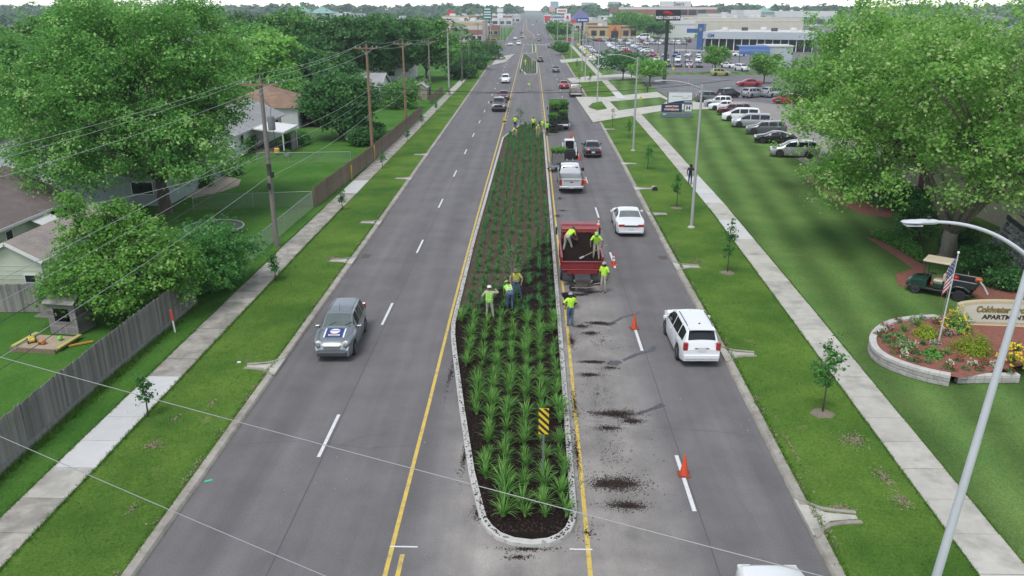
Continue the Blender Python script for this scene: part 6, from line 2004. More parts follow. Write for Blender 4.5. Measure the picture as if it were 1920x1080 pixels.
# vest panels for the worker seen from behind
vp = [o for o in bpy.data.objects if o.get("label", "").startswith("worker in lime vest and khaki")][0]
vm = MB(); rows = []
for z_, r in ((.93, 1.0), (1.05, 1.0), (1.2, 1.03), (1.34, 1.06), (1.45, .92)):
 rows.append([(math.cos(a) * .188 * r, math.sin(a) * .150 * r, z_) for a in [6.283 * i / 20 for i in range(20)]])
vm.grid(rows, close=True)
vest_o = vm.build("vest", VESTG, vp, smooth=True, angle=60)
bm2 = MB()
for zz in (1.08,):
 rows = [[(math.cos(a) * .199, math.sin(a) * .160, z_) for a in [6.283 * i / 20 for i in range(20)]] for z_ in (zz - .025, zz + .025)]
 bm2.grid(rows, close=True)
bm2.build("reflective_band", flat("vest_band", (.78, .66, .45), .4), vest_o)
for s in (-1, 1):
 MB().grid([[(s * .105 - .02, -.166, z_), (s * .105 + .02, -.166, z_)] for z_ in (1.1, 1.2, 1.34, 1.44)]).build("reflective_band", flat("vest_band", (.78, .66, .45), .4), vest_o)
# shovels in the truck
ASHW = flat("ash_wood", (.33, .27, .19))
for lab, a, b in (("long handled shovel held by the worker at the truck's tail", (3.02, 42.62, 1.55), (4.35, 43.0, 2.12)), ("long handled shovel held by the stooping worker in the truck", (2.78, 44.7, 1.85), (2.35, 44.15, 2.3))):
 st = thing("shovel", lab, "shovel", a)
 d = Vector(b) - Vector(a)
 MB().tube([(0, 0, 0), tuple(d)], .018, 6).build("handle", ASHW, st)
 n = d.normalized()
 MB().box(tuple(-n * .14), (.2, .26, .02), rot=n.to_track_quat('Y', 'Z').to_euler()).build("blade", STEEL, st)
# the bare young tree the crew is planting, with its stake crossbar
pt = thing("young_tree", "bare branched young tree being planted by three workers", "young tree", (-.92, 38.35, .11), 0)
mb = MB()
mb.tube([(0, 0, -.1), (.02, .02, .6), (-.03, .05, 1.3), (0, .08, 2.6), (.03, .1, 3.4)], [.045, .04, .03, .018, .006], 7)
g = random.Random(4)
for k in range(22):
 z = 1.0 + k * .10
 a = g.uniform(0, 6.28); L_ = g.uniform(.5, 1.1) * (1 - k / 34)
 mb.tube([(0, .05, z), (math.cos(a) * L_ * .5, math.sin(a) * L_ * .5, z + .25), (math.cos(a) * L_, math.sin(a) * L_, z + .6)], [.014, .010, .004], 5)
mb.build("trunk", flat("grey_twig", (.22, .20, .18), .9, var=.2), pt, smooth=True, angle=180)
me_, _ = crown_mesh("crown", [(0, 0, 2.4, .7, .7, .9)], 45, 6, .09, LF_YOUNG, 9, .15, shell=.3)
link("crown", me_, pt)
pt2 = thing("young_tree", "thin leafless young tree standing at the far end of the bed", "young tree", (-1.35, 103, .11), 0)
mb = MB(); mb.tube([(0, 0, 0), (0, 0, 1.5), (.05, 0, 3.2)], [.04, .03, .006], 6)
for k in range(30):
 z = .7 + k * .08; a = g.uniform(0, 6.28); L_ = g.uniform(.4, .9) * (1 - k / 44)
 mb.tube([(0, 0, z), (math.cos(a) * L_, math.sin(a) * L_, z + .35)], [.012, .004], 4)
mb.build("trunk", flat("grey_twig", (.22, .20, .18)), pt2)
me_, _ = crown_mesh("crown", [(0, 0, 1.9, .7, .7, 1.0)], 60, 8, .10, LF_DARK, 19, .15, shell=.2)
link("crown", me_, pt2)
# ================================================================== FENCES, POLES, LAMPS, SIGNS
WOOD_G = mat("grey_fence_wood", (.20, .19, .175), var=.30, scale=4, rough=.95, stretch=(3, 3, .25), objvar=.34, bump=.4, bscale=20)
WOOD_B = mat("brown_fence_wood", (.185, .135, .095), var=.25, scale=4, rough=.95, stretch=(3, 3, .3), objvar=.18)
def picket_fence(label, line, h, w, gap, m, group=None, kick=True, posts=2.4, lean=.012, side=1, name="picket_fence", maxn=300):
 """line: list of (x, y); pickets on the pavement side, rails and posts behind"""
 root = thing(name, label, "fence", (line[0][0], line[0][1], ZL), 0, group)
 o0 = Vector((line[0][0], line[0][1], 0))
 meshes = []
 for k in range(5):
  hh = h * (1 + rnd.uniform(-.025, .025))
  b = MB()
  c = w * .18
  b.side([(-w / 2, .03), (w / 2, .03), (w / 2, hh - c), (w / 2 - c, hh), (-w / 2 + c, hh), (-w / 2, hh - c)], -.011, .011)
  meshes.append(b.mesh("picket", m))
 cnt = 0
 for a, b in zip(line[:-1], line[1:]):
  a3, b3 = Vector((*a, 0)), Vector((*b, 0))
  d = b3 - a3
  L_ = d.length
  rz = math.atan2(d.y, d.x) - math.pi / 2
  nrm = Vector((d.y, -d.x, 0)).normalized() * side
  n = int(L_ / (w + gap))
  for i in range(n):
   if cnt >= maxn: break
   p = a3 + d * ((i + .5) / n) - o0 + nrm * .02
   o = link("picket", meshes[rnd.randrange(5)], root, p, rot=(rnd.uniform(-lean, lean), rnd.uniform(-lean, lean), rz + rnd.uniform(-.02, .02)))
   cnt += 1
  for z in (.35, h * .78):
   MB().bar(tuple(a3 - o0 + Vector((0, 0, z)) - nrm * .03), tuple(b3 - o0 + Vector((0, 0, z)) - nrm * .03), .04, .09).build("rail", m, root)
  k = max(1, int(L_ / posts))
  for i in range(k + 1):
   p = a3 + d * (i / k) - o0 - nrm * .06
   MB().box((p.x, p.y, h * .48), (.09, .09, h * .98)).build("post", m, root)
  if kick:
   MB().bar(tuple(a3 - o0 + nrm * .05 + Vector((0, 0, .16))), tuple(b3 - o0 + nrm * .05 + Vector((0, 0, .16))), .04, .28).build("kick_board", WOOD_G, root)
 return root
picket_fence("weathered grey picket fence beside the left pavement near the camera", [(-17.25, 18.5), (-17.45, 29.4), (-17.25, 38.3)], 1.78, .135, .006, WOOD_G)
picket_fence("brown picket fence running up to the poles beside the left pavement", [(-16.6, 59.8), (-15.9, 78), (-15.75, 90), (-15.5, 115)], 1.62, .175, .012, WOOD_B, kick=False)
picket_fence("short open picket fence beyond the small shed", [(-16.3, 131), (-16.1, 149)], 1.4, .22, .28, WOOD_B, kick=False)
picket_fence("old grey board fence closing the play yard behind the playhouse", [(-33, 36.6), (-24.2, 37.0)], 1.5, .14, .006, WOOD_G, kick=False)
PIPE = flat("fence_pipe", (.36, .37, .37), .5, metal=.4)
def chain_link(label, line, h, mesh_step=.11):
 root = thing("chain_link_fence", label, "fence", (line[0][0], line[0][1], ZL), 0)
 o0 = Vector((line[0][0], line[0][1], 0))
 for a, b in zip(line[:-1], line[1:]):
  a3, b3 = Vector((*a, 0)) - o0, Vector((*b, 0)) - o0
  d = b3 - a3
  n = max(1, int(d.length / 3))
  for i in range(n + 1):
   p = a3 + d * (i / n)
   MB().tube([(p.x, p.y, 0), (p.x, p.y, h + .03)], .028, 6).build("post", PIPE, root)
  MB().tube([tuple(a3 + Vector((0, 0, h))), tuple(b3 + Vector((0, 0, h)))], .022, 6).build("top_rail", PIPE, root)
  w = MB()
  k = int((d.length + h) / mesh_step)
  u = d.normalized()
  for sgn in (1, -1):
   for i in range(k):
    s0 = i * mesh_step - (h if sgn > 0 else 0)
    e0 = s0 + sgn * h
    pts = []
    for s, z in ((s0, .03), (e0, h)):
     pts.append([s, z])
    (sa, za), (sb, zb_) = pts
    lo, hi = 0, d.length
    def clip(s, z):
     if s < lo: return lo, za + (zb_ - za) * (lo - sa) / (sb - sa)
     if s > hi: return hi, za + (zb_ - za) * (hi - sa) / (sb - sa)
     return s, z
    if max(sa, sb) < lo or min(sa, sb) > hi: continue
    A, B_ = clip(sa, za), clip(sb, zb_)
    w.tube([tuple(a3 + u * A[0] + Vector((0, 0, A[1]))), tuple(a3 + u * B_[0] + Vector((0, 0, B_[1])))], .0045, 3, caps=False)
  w.build("wire_mesh", PIPE, root)["kind"] = "stuff"
 return root
chain_link("galvanised chain link fence between dense bush and brown fence", [(-16.9, 45.5), (-16.75, 59.7)], 1.25)
chain_link("chain link fence crossing the lawn behind the first pole", [(-16.9, 60.0), (-25.6, 58.6)], 1.2, .13)
chain_link("chain link fence crossing the second lawn", [(-17.9, 78.7), (-27.0, 77.8)], 1.1, .16)
chain_link("pale topped chain link fence at the back of the second lawn", [(-19.0, 94.4), (-25.8, 94.2)], 1.3, .2)
# ---- utility poles and their wires
POLE_G = mat("grey_pole_wood", (.19, .17, .15), var=.3, scale=5, rough=.95, stretch=(2, 2, .15))
POLE_B = mat("brown_pole_wood", (.24, .155, .095), var=.25, scale=5, rough=.95, stretch=(2, 2, .15))
CERAM = flat("insulator_grey", (.45, .46, .47), .3)
WIREM = flat("aluminium_wire", (.34, .35, .35), .45, metal=.3)
CABLE = flat("black_cable", (.025, .025, .027), .6)
def make_pole(label, x, y, h, m, arm=True, transformer=False, arm_w=2.2, boxes=False):
 t = thing("utility_pole", label, "utility pole", (x, y, ZL), 0, "utility poles along the left pavement")
 MB().tube([(0, 0, -.3), (0, 0, h * .5), (0, 0, h)], [.17, .145, .11], 10).build("shaft", m, t, smooth=True)
 if arm:
  MB().box((0, -.14, h - .35), (arm_w, .10, .12)).build("cross_arm", POLE_B, t)
  for s in (-1, 1):
   MB().bar((s * .55, -.16, h - .38), (0, -.13, h - .95), .03).build("arm_brace", PIPE, t)
   for xx in (arm_w / 2 - .1, arm_w / 2 - .55)[:1 if arm_w < 2 else 2]:
    MB().lathe([(.02, 0), (.045, .05), (.03, .09), (.045, .13), (.02, .17)], c=(s * xx, -.14, h - .29), n=8).build("insulator", CERAM, t)
  MB().tube([(0, 0, h), (0, 0, h + .25)], .02, 6).build("top_pin", PIPE, t)
 if transformer:
  MB().lathe([(.05, 0), (.22, .03), (.23, .75), (.18, .85), (.05, .88)], c=(.42, .05, h - 3.1), n=14).build("transformer", flat("transformer_grey", (.13, .14, .145), .5), t, smooth=True)
  MB().tube([(.42, .05, h - 2.2), (.5, .0, h - 1.7), (.15, -.1, h - 1.2)], .015, 5).build("lead_wire", CABLE, t)
  MB().tube([(.5, .05, h - 3.1), (.55, 0, h - 3.8), (.15, 0, h - 4.1)], .02, 5).build("lead_wire", CABLE, t)
  MB().lathe([(.15, 0), (.15, .75)], c=(0, 0, h - 5.9), n=10).build("rubber_guard", BLACK, t)
 if boxes:
  MB().tube([(.2, -.1, 4.5), (.2, -.1, 4.85)], .11, 8).build("splice_case", BLACK, t)
  MB().tube([(-.05, -.22, 3.75), (-.05, -.22, 4.15)], .12, 8).build("splice_case", BLACK, t)
 return t
make_pole("grey utility pole with transformer standing before the carport house", -16.35, 49.1, 10.5, POLE_G, transformer=True, boxes=True)
make_pole("brown utility pole at the fence, nearer of the two brown ones", -16.15, 81, 11.2, POLE_B, arm_w=2.3)
make_pole("brown utility pole at the fence, farther of the two brown ones", -16.2, 104.4, 10.7, POLE_B, arm_w=2.3)
make_pole("slim grey utility pole beside the small shed", -17.4, 140.5, 9.6, POLE_G, arm_w=2.4)
make_pole("pale banded utility pole at the end of the open fence", -15.4, 153, 11.0, flat("pale_pole", (.36, .35, .33), .8, var=.3), arm_w=1.6)
make_pole("thin dark utility pole just past the pale banded pole", -14.9, 176.5, 9.0, POLE_G, arm=False)
make_pole("plain pole between the hedge bushes", -15.7, 208, 8.0, POLE_G, arm=False)
make_pole("distant utility pole with cross arm by the far driveway", -17.0, 265, 10.5, POLE_G)
make_pole("most distant utility pole with cross arm before the crossing", -17.6, 324, 10.5, POLE_G)
def wire(label, a, b, sag, r, m, name="overhead_wire", group="overhead wires", n=14):
 a, b = Vector(a), Vector(b)
 pts = []
 for i in range(n + 1):
  t = i / n
  p = a.lerp(b, t)
  p.z -= sag * 4 * t * (1 - t)
  pts.append(tuple(p))
 mb = MB(); mb.tube(pts, r, 5)
 return tag(mb.build(name, m, None, smooth=True, angle=180), label, "wire", group)
PL = [(-16.6, 5, 10.5), (-16.35, 49.1, 10.5), (-16.15, 81, 11.2), (-16.2, 104.4, 10.7), (-17.4, 140.5, 9.6), (-15.4, 153, 11.0)]
SP = ["from the left edge to the grey pole", "between the grey pole and the first brown pole", "between the two brown poles", "from the second brown pole to the slim grey pole", "from the slim grey pole to the pale pole"]
for i in range(5):
 a, b = PL[i], PL[i + 1]
 for dx, dz, w in ((-1.0, 0, "upper outer wire"), (1.0, 0, "upper road side wire"), (0, .35, "topmost wire")):
  za, zb_ = a[2] - .05 + dz * 1.5, b[2] - .05 + dz * 1.5
  wire(f"{w} {SP[i]}", (a[0] + dx, a[1] - .14, za - .05), (b[0] + dx, b[1] - .14, zb_ - .05), .35 if i else .5, .010 if i == 0 else .013, WIREM)
 for dz, w, r in ((6.85, "upper pale cable", .016), (6.2, "second pale cable", .013), (5.6, "third dark cable", .02), (4.55, "lower pale cable", .018), (4.2, "lowest dark cable", .016)):
  wire(f"{w} {SP[i]}", (a[0] + .12, a[1], dz + .15), (b[0] + .12, b[1], dz + .25), .4, r * .72, WIREM if "pale" in w else CABLE)
def far_pix(u0, v0, Y0, u1, v1, Y1, ext=.5):
 a, b = Vector(P(u0, v0, Y0)), Vector(P(u1, v1, Y1))
 d = b - a
 return a - d * ext, b + d * ext
a, b = far_pix(0, 665, 17, 1480, 1058, 11, .35)
wire("single pale wire crossing the whole road close to the camera", a, b, .10, .009, WIREM)
a, b = far_pix(0, 815, 14, 620, 1080, 10, .5)
wire("single pale wire cutting the lower left corner", a, b, .06, .008, WIREM)
wire("dark cable crossing high over the road by the green truck", (-16.2, 82, 7.2), (28, 116, 5.2), 1.1, .03, CABLE)
wire("second dark cable crossing the road by the green truck", (-16.2, 82, 6.6), (11.2, 108, 5.4), .6, .018, CABLE)
wire("slack house wire from the grey pole to the board fence yard", (-16.35, 49.1, 6.0), (-30.2, 47, 2.9), .5, .012, WIREM)
# ---- street lamps
LAMP_G = mat("lamp_post_grey", (.40, .40, .40), var=.06, scale=2, rough=.55, metal=.15)
LAMP_WH = mat("pale_lamp_post", (.56, .58, .60), var=.05, scale=2, rough=.45, metal=.1)
def make_lamp(label, x, y, h, m, arm=2.5, rise=.55, lean=0.0, z=ZL, big=False):
 t = thing("street_lamp", label, "street lamp", (x, y, z), 0, "street lamps along the right pavement")
 MB().lathe([(.26, 0), (.26, .06), (.20, .10), (.13, .16)], n=12).build("base_plate", CONC, t)
 MB().tube([(0, 0, .05), (lean * .5, 0, h * .5), (lean, 0, h)], [.115, .095, .07], 12).build("post", m, t, smooth=True)
 MB().lathe([(.05, 0), (.075, .02), (.06, .12), (.01, .16)], c=(lean, 0, h), n=10).build("post_cap", m, t)
 pts = []
 n = 12
 for i in range(n + 1):
  s = i / n
  pts.append((lean - arm * s, 0, h - .15 + rise * (1 - (1 - s) ** 2.2)))
 MB().tube(pts, [.048 - .012 * i / n for i in range(n + 1)], 8).build("arm", m, t, smooth=True, angle=180)
 hx, hz = pts[-1][0], pts[-1][2]
 hd = MB(); rows = []
 L_ = .78
 for s, w, tt in ((0, .05, .045), (.12, .08, .06), (.45, .10, .062), (.62, .15, .045), (.9, .12, .03), (1.0, .05, .012)):
  xx = hx + .1 - L_ * s
  rows.append([(xx, math.cos(a) * w, hz + math.sin(a) * tt) for a in [6.283 * k / 10 for k in range(10)]])
 hd.grid(rows, close=True)
 hd.f.append(list(range(10))); hd.m.append(0); hd.f.append([50 + k for k in range(10)][::-1]); hd.m.append(0)
 ho = hd.build("lamp_head", m, t, smooth=True, angle=60)
 MB().box((hx - .42, 0, hz - .07), (.36, .22, .03), bevel=.01).build("lens", flat("lamp_lens", (.5, .52, .52), .25), ho)
 MB().box((hx - .1, 0, hz + .10), (.07, .07, .05)).build("photocell", BLACK, ho)
 return t
make_lamp("pale lamp post in the right foreground whose arm reaches over the lawn", 10.45, 17.1, 9.35, LAMP_WH, arm=2.3, rise=.85, lean=.64)
for i, (x, y, h, w) in enumerate([(11.3, 54.35, 9.6, "grey lamp post beside the pavement past the white sedan"), (11.08, 86.5, 9.6, "grey lamp post level with the black sedan"), (10.95, 135, 9.4, "grey lamp post on the islet by the driveway"), (11.6, 177, 9.4, "grey lamp post beyond the second driveway"), (12.7, 207, 9.4, "grey lamp post by the dealership verge"), (12.5, 260, 9.4, "farthest grey lamp post before the crossing")]):
 make_lamp(w, x, y, h, LAMP_G)
# ---- small roadside things
def make_marker(label, loc, h, cols, rz=0, lean=0):
 t = thing("utility_marker", label, "marker post", (loc[0], loc[1], ZL), rz)
 z = 0
 for i, (c, frac) in enumerate(cols):
  m = flat("marker_" + str(c), c, .5)
  MB().box((0, 0, z + h * frac / 2), (.10 if i else .075, .05, h * frac), bevel=.012).build("lower_section" if i == 0 else "upper_section", m, t)
  z += h * frac
 t.rotation_euler = (0, lean, rz)
make_marker("white marker post with orange top by the grey picket fence", (-16.75, 34.5), 1.15, [((.72, .72, .7), .52), ((.60, .07, .03), .48)], lean=-.06)
make_marker("yellow marker post at the brown fence before the new slabs", (-16.05, 70.5), 1.3, [((.62, .47, .02), .5), ((.62, .47, .02), .5)])
make_marker("yellow marker post at the foot of the nearer brown pole", (-15.75, 80.0), 1.5, [((.62, .47, .02), .5), ((.62, .47, .02), .5)])
make_marker("yellow marker post behind the walker in black", (14.7, 70.8), 1.45, [((.62, .47, .02), .5), ((.62, .47, .02), .5)])
# object marker sign in the bed's nose
om = thing("object_marker", "black and yellow striped sign in the island's nose", "road sign", (.48, 22.35, .1), 0)
MB().box((0, .03, .95), (.06, .035, 1.95)).build("post", mat("u_channel", (.22, .23, .235), var=.15, rough=.5, metal=.4), om)
YS = flat("sign_yellow", (.70, .50, .02), .45)
sp_ = MB().box((0, 0, 2.18), (.32, .012, .92), bevel=.004).build("sign_panel", YS, om)
st = MB()
for k in range(-2, 6):
 z0 = 1.74 + k * .235
 q = []
 for (x, z) in ((-.16, z0 + .32), (.16, z0), (.16, z0 + .115), (-.16, z0 + .435)):
  q.append((x, z))
 # clip the slanted bar to the panel
 def clipz(poly, lim, keep_below):
  out = []
  for i in range(len(poly)):
   a, b = poly[i], poly[(i + 1) % len(poly)]
   ia, ib = (a[1] <= lim) == keep_below, (b[1] <= lim) == keep_below
   if ia: out.append(a)
   if ia != ib:
    t = (lim - a[1]) / (b[1] - a[1]); out.append((a[0] + (b[0] - a[0]) * t, lim))
  return out
 q = clipz(clipz(q, 2.635, True) or [(0, 0)], 1.725, False) if q else []
 if len(q) > 2:
  st.add([(x, -.0085, z) for x, z in q], [list(range(len(q)))])
st.build("stripe_print", BLACK, sp_)
om2 = thing("object_marker", "small black and yellow sign at the island's far left kerb", "road sign", (-3.35, 101.8, .1), 0)
MB().box((0, .02, .5), (.05, .03, 1.0)).build("post", STEEL_D, om2)
MB().box((0, 0, 1.2), (.3, .012, .7)).build("sign_panel", YS, om2)
MB().box((0, -.009, 1.1), (.28, .006, .2)).build("stripe_print", BLACK, om2)
# culvert pipe mouth
cv = thing("culvert_pipe", "short grey culvert pipe mouth in the right verge", "pipe", (10.5, 66.6, ZL), 0)
mb = MB(); mb.tube([(0, -.25, .12), (0, .6, .05)], .24, 14, caps=False); mb.build("outer_shell", CONC_OLD, cv, smooth=True)
mb = MB(); mb.tube([(0, -.255, .12), (0, .6, .05)], .19, 14, caps=True); mb.build("dark_bore", BLACK, cv, smooth=True)
# bare patches, mulch spilt on the road, litter: small heaps of chips
g_ = np.random.default_rng(12)
def chips(name, label, spots_, n, size, z, m, cat="mulch", kind="stuff"):
 V = []
 for (u, v, rx, ry, k) in spots_:
  cx, cy = G(u, v)
  a = g_.uniform(0, 6.283, k); r = np.abs(g_.normal(0, .55, k))
  px, py = cx + np.cos(a) * r * rx, cy + np.sin(a) * r * ry
  pos = np.stack([px, py, z + g_.uniform(0, .03, k) * np.exp(-r * 2)], 1)
  nr = np.array([0, 0, 1.]) + g_.normal(size=(k, 3)) * .5
  V.append(leaf_quads(pos, nr, size * g_.uniform(.5, 1.6, k), g_))
 V = np.concatenate(V)
 return tag(link(name, quads_mesh(name, V, 4, m)), label, cat, kind=kind)
CHIP = mat("mulch_chip", (.032, .019, .014), var=.5, scale=9, rough=.95)
chips("spilt_mulch", "dark mulch crumbs spilt over the right lanes and kerb", [
 (1160, 908, 1.0, .55, 2600), (1175, 948, .75, .3, 1300), (1135, 906, .5, .35, 700), (1155, 776, 1.0, .35, 2400), (1185, 790, .5, .25, 900), (1140, 803, .6, .25, 700),
 (1112, 679, .6, .18, 1200), (1105, 703, .6, .25, 900), (1108, 625, .5, .25, 800), (1125, 606, .7, .22, 1200), (1090, 612, .5, .3, 700), (1085, 553, .7, .25, 1000), (1145, 690, .5, .2, 300),
 (1072, 640, .25, 1.0, 700), (1068, 588, .2, 1.2, 700), (1078, 760, .15, 2.0, 600), (1082, 850, .15, 2.0, 600), (1045, 405, .4, .6, 300), (1050, 372, .4, .8, 300), (1055, 395, .6, .4, 250), (1048, 335, .3, 2.0, 250), (1035, 300, .3, 3.0, 200),
 (1150, 850, 2.0, 3.0, 300), (1120, 740, 1.2, 2.0, 220), (1130, 640, 1.2, 2.0, 200), (845, 700, .15, 2.2, 350), (870, 860, .15, 1.5, 350), (895, 960, .2, .6, 300), (990, 1030, 1.0, .12, 350), (975, 1045, .5, .15, 200), (1100, 1000, .5, .6, 150)], 0, .038, .012, CHIP)
KC = []
for i in range(1500):
 t = g_.random()
 yy = 19.3 + (t ** 1.4) * 40
 side = g_.random() < .62
 x = (MXR(yy) - .12) if side else (MXL(yy) + .12)
 KC.append((x + g_.normal() * .05, yy, .172))
KC = np.array(KC)
tag(link("kerb_mulch", quads_mesh("kerb_mulch", leaf_quads(KC, np.array([0, 0, 1.]) + g_.normal(size=KC.shape) * .3, .06 * g_.uniform(.4, 1.8, len(KC)), g_), 4, CHIP)), "dark mulch crumbs lying on the pale island kerb", "mulch", kind="stuff")
BX = []
for i in range(7000):
 yy = 19.6 + (g_.random() ** 1.3) * 36
 a, b = MXL(yy) + .25, MXR(yy) - .25
 x = g_.uniform(a, b)
 if yy > 35.5 and spread(x, yy) < .55: continue
 BX.append((x, yy, .14 + g_.uniform(0, .02)))
BX = np.array(BX)
tag(link("mulch_chips", quads_mesh("mulch_chips", leaf_quads(BX, np.array([0, 0, 1.]) + g_.normal(size=BX.shape) * .6, .06 * g_.uniform(.5, 1.6, len(BX)), g_), 4, CHIP)), "loose dark mulch chips covering the near bed", "mulch", kind="stuff")
STRAW = mat("straw_bare_patch", (.22, .20, .115), var=.35, scale=12, rough=.95)
chips("dry_grass", "straw coloured bare patches scattered over both verges", [
 (290, 840, .4, .35, 260), (330, 790, .15, .4, 90), (623, 487, .55, .6, 260), (400, 760, .15, .5, 80), (250, 960, .12, .5, 80), (760, 318, .4, 1.2, 120), (1305, 493, .7, .5, 350), (1600, 832, .5, .6, 500), (1655, 900, .3, .6, 250), (1690, 945, .3, .6, 250), (1545, 690, .35, 1.2, 250), (1575, 960, .5, .25, 250), (1480, 840, .1, 2.0, 120), (1270, 460, .4, .3, 120), (1192, 340, .4, .5, 80), (370, 625, .3, .4, 150), (240, 780, .3, .4, 80), (640, 770, .0, .0, 0)], 0, .06, ZL + .010, STRAW, cat="dry grass")
EV = []
for i in range(4200):
 yy = 16 + 50 * g_.random() ** 1.4
 x, ph_ = (KL(yy) - .2 - abs(g_.normal()) * .12, 0) if g_.random() < .5 else (KR(yy) + .2 + abs(g_.normal()) * .12, 2)
 if math.sin(yy * .9 + ph_) + math.sin(yy * 2.3) < .1: continue
 EV.append((x, yy, ZL + .02))
EV = np.array(EV)
tag(link("kerb_straw", quads_mesh("kerb_straw", leaf_quads(EV, np.array([0, 0, 1.]) + g_.normal(size=EV.shape) * .4, .07 * g_.uniform(.4, 1.5, len(EV)), g_), 4, STRAW)), "dead straw coloured grass lying along both kerbs", "dry grass", kind="stuff")
LIT = flat("pale_litter", (.7, .7, .68), .7)
chips("litter", "tiny pale scraps and grit lying about the road and verges", [(1165, 880, 1.6, 3.2, 70), (1130, 730, 1.4, 2.5, 50), (1120, 640, 1.2, 2.0, 40), (960, 950, 2.5, 3.0, 40), (650, 900, 4, 6, 40), (1400, 800, 3, 6, 30), (380, 700, 1.5, 5, 40), (1560, 560, 2, 8, 40)], 0, .022, .012, LIT, cat="litter")
tag(MB().box((0, 0, .03), (.16, .1, .06), bevel=.02).build("paper_scrap", LIT, None, (*G(449, 685), ZL)), "white paper scrap on the left verge grass", "paper")
tag(MB().box((0, 0, .01), (.24, .1, .01)).build("green_scrap", flat("green_plastic", (.06, .5, .25)), None, (*G(391, 902), 0.004), .5), "bright green plastic scrap in the left gutter", "litter")
# storm drain grates
for lab, u, v in (("rusty drain grate in the left gutter past the inlet", 686, 480), ("rusty drain grate in the right gutter near the inlet", 1243, 483)):
 x, y = G(u, v)
 t = thing("drain_grate", lab, "drain grate", (x, y, .004), 0)
 MB().box((0, 0, .002), (.5, .75, .004)).build("frame", STEEL_D, t)
 for k in range(6): MB().box((-.2 + k * .08, 0, .008), (.035, .7, .008)).build("bar", mat("rusty_iron", (.16, .09, .06), var=.3, rough=.8), t)
# mailboxes, hydrant, yellow bollards
for lab, u, v in (("black twin mailbox on a post beside the upper driveway", 1184, 146), ("black twin mailbox on the lawn before the bright bush", 1214, 174)):
 x, y = G(u, v); t = thing("mailbox", lab, "mailbox", (x, y, ZL), 0)
 MB().box((0, 0, .55), (.16, .16, 1.1)).build("post", BLACK, t)
 MB().box((0, 0, 1.12), (1.3, .14, .12)).build("cross_board", BLACK, t)
 for s in (-1, 1):
  mb = MB(); mb.side([(-.28, 1.18), (.28, 1.18), (.28, 1.36), (.2, 1.46), (-.2, 1.46), (-.28, 1.36)], s * .38 - .16, s * .38 + .16); mb.build("box", BLACK, t)
x, y = G(1201, 190); t = thing("fire_hydrant", "yellow fire hydrant on the long lawn island", "fire hydrant", (x, y, ZL + .06), 0)
HY = flat("hydrant_yellow", (.68, .5, .03), .45)
MB().lathe([(.16, 0), (.16, .05), (.11, .08), (.11, .5), (.15, .52), (.14, .62), (.05, .74), (.03, .8)], n=12).build("barrel", HY, t, smooth=True)
for s in (-1, 1): MB().tube([(s * .08, 0, .42), (s * .22, 0, .42)], .06, 8).build("outlet", HY, t)
MB().tube([(0, -.08, .36), (0, -.22, .36)], .08, 8).build("front_outlet", HY, t)
for i, (u, v) in enumerate([(1111, 117), (1103, 107.5), (1096, 99.5), (1089, 93), (1084, 88.5), (1100, 103)]):
 x, y = G(u, v)
 t = thing("yellow_bollard", f"square yellow lamp base on the dealership verge, {ORD[i]} listed from the driveway", "bollard", (x, y, ZL), 0, "yellow lamp bases along the dealership verge")
 MB().box((0, 0, .7), (.85, .85, 1.4), bevel=.06).build("base", HY, t)
 MB().tube([(0, 0, 1.4), (0, 0, 7)], .07, 6).build("post", BLACK, t)
 MB().box((0, 0, 7), (.7, .4, .15)).build("lamp_head", BLACK, t)
for i, (u, v) in enumerate([(1172, 111), (1213, 92), (1233, 105), (1262, 132), (1284, 127), (1335, 134), (1153, 110), (1183, 84)]):
 x, y = G(u, v)
 t = thing("lot_lamp", f"dark twin headed lot lamp, {ORD[i]} of those spread over the dealership lot", "lot lamp", (x, y, ZL), 0, "dark lot lamps")
 MB().tube([(0, 0, 0), (0, 0, 7.5)], .07, 6).build("post", BLACK, t)
 MB().box((0, 0, .35), (.5, .5, .7)).build("base", HY if i < 4 else CONC, t)
 for s in (-1, 1): MB().box((s * .5, 0, 7.5), (.6, .35, .14)).build("lamp_head", BLACK, t)
# parking bumpers (yellow wheel stops) and bay lines by the lawn
a, b = Vector(G(1372, 212)), Vector(G(1524, 314))
for i in range(14):
 p = a.lerp(b, i / 13)
 o = MB().box((0, 0, .07), (.16, 1.7, .13), bevel=.04).build("wheel_stop", HY, None, (p.x + .3, p.y, ZL + .01), math.atan2((b - a).y, (b - a).x) - PI / 2)
 tag(o, f"yellow wheel stop at the lawn edge, {ORD[i]} from the far end of the row", "wheel stop", "yellow wheel stops along the lawn")
a, b = Vector(G(1330, 180)), Vector(G(1530, 318))
mb = MB(); d = (b - a).normalized(); s_ = Vector((-d.y, d.x))
mb.bar((*(a + s_ * .0), ZL + .02), (*(b + s_ * .0), ZL + .02), .25, .16)
tag(mb.build("lot_kerb", KERB_M), kind="structure")
for i in range(7):
 u, v = 1335 + i * 14, 146 + i * 4.2
 x, y = G(u, v)
 tag(MB().box((0, 0, 0), (3.5, .14, .004)).build("bay_line", WHT_M, None, (x, y, ZL + .012), R(-15)), kind="structure")
for i in range(7):
 x, y = G(1290 + i * 2, 160 + i * 3.2)
 tag(MB().box((0, 0, 0), (5.5, .14, .004)).build("bay_line", WHT_M, None, (x, y, ZL + .012), R(4)), kind="structure")
# ================================================================== SIGN BED, STONES, BUILDINGS
RED_MULCH = mat("red_mulch", (.235, .088, .060), var=.35, scale=9, rough=.95, bump=.6, bscale=18)
BLOCK = mat("wall_block", (.34, .325, .30), var=.22, scale=5, rough=.9, bump=.4, bscale=16, objvar=.12)
CAPST = mat("wall_cap", (.48, .46, .43), var=.12, scale=5, rough=.9, bump=.2, bscale=16, objvar=.06)
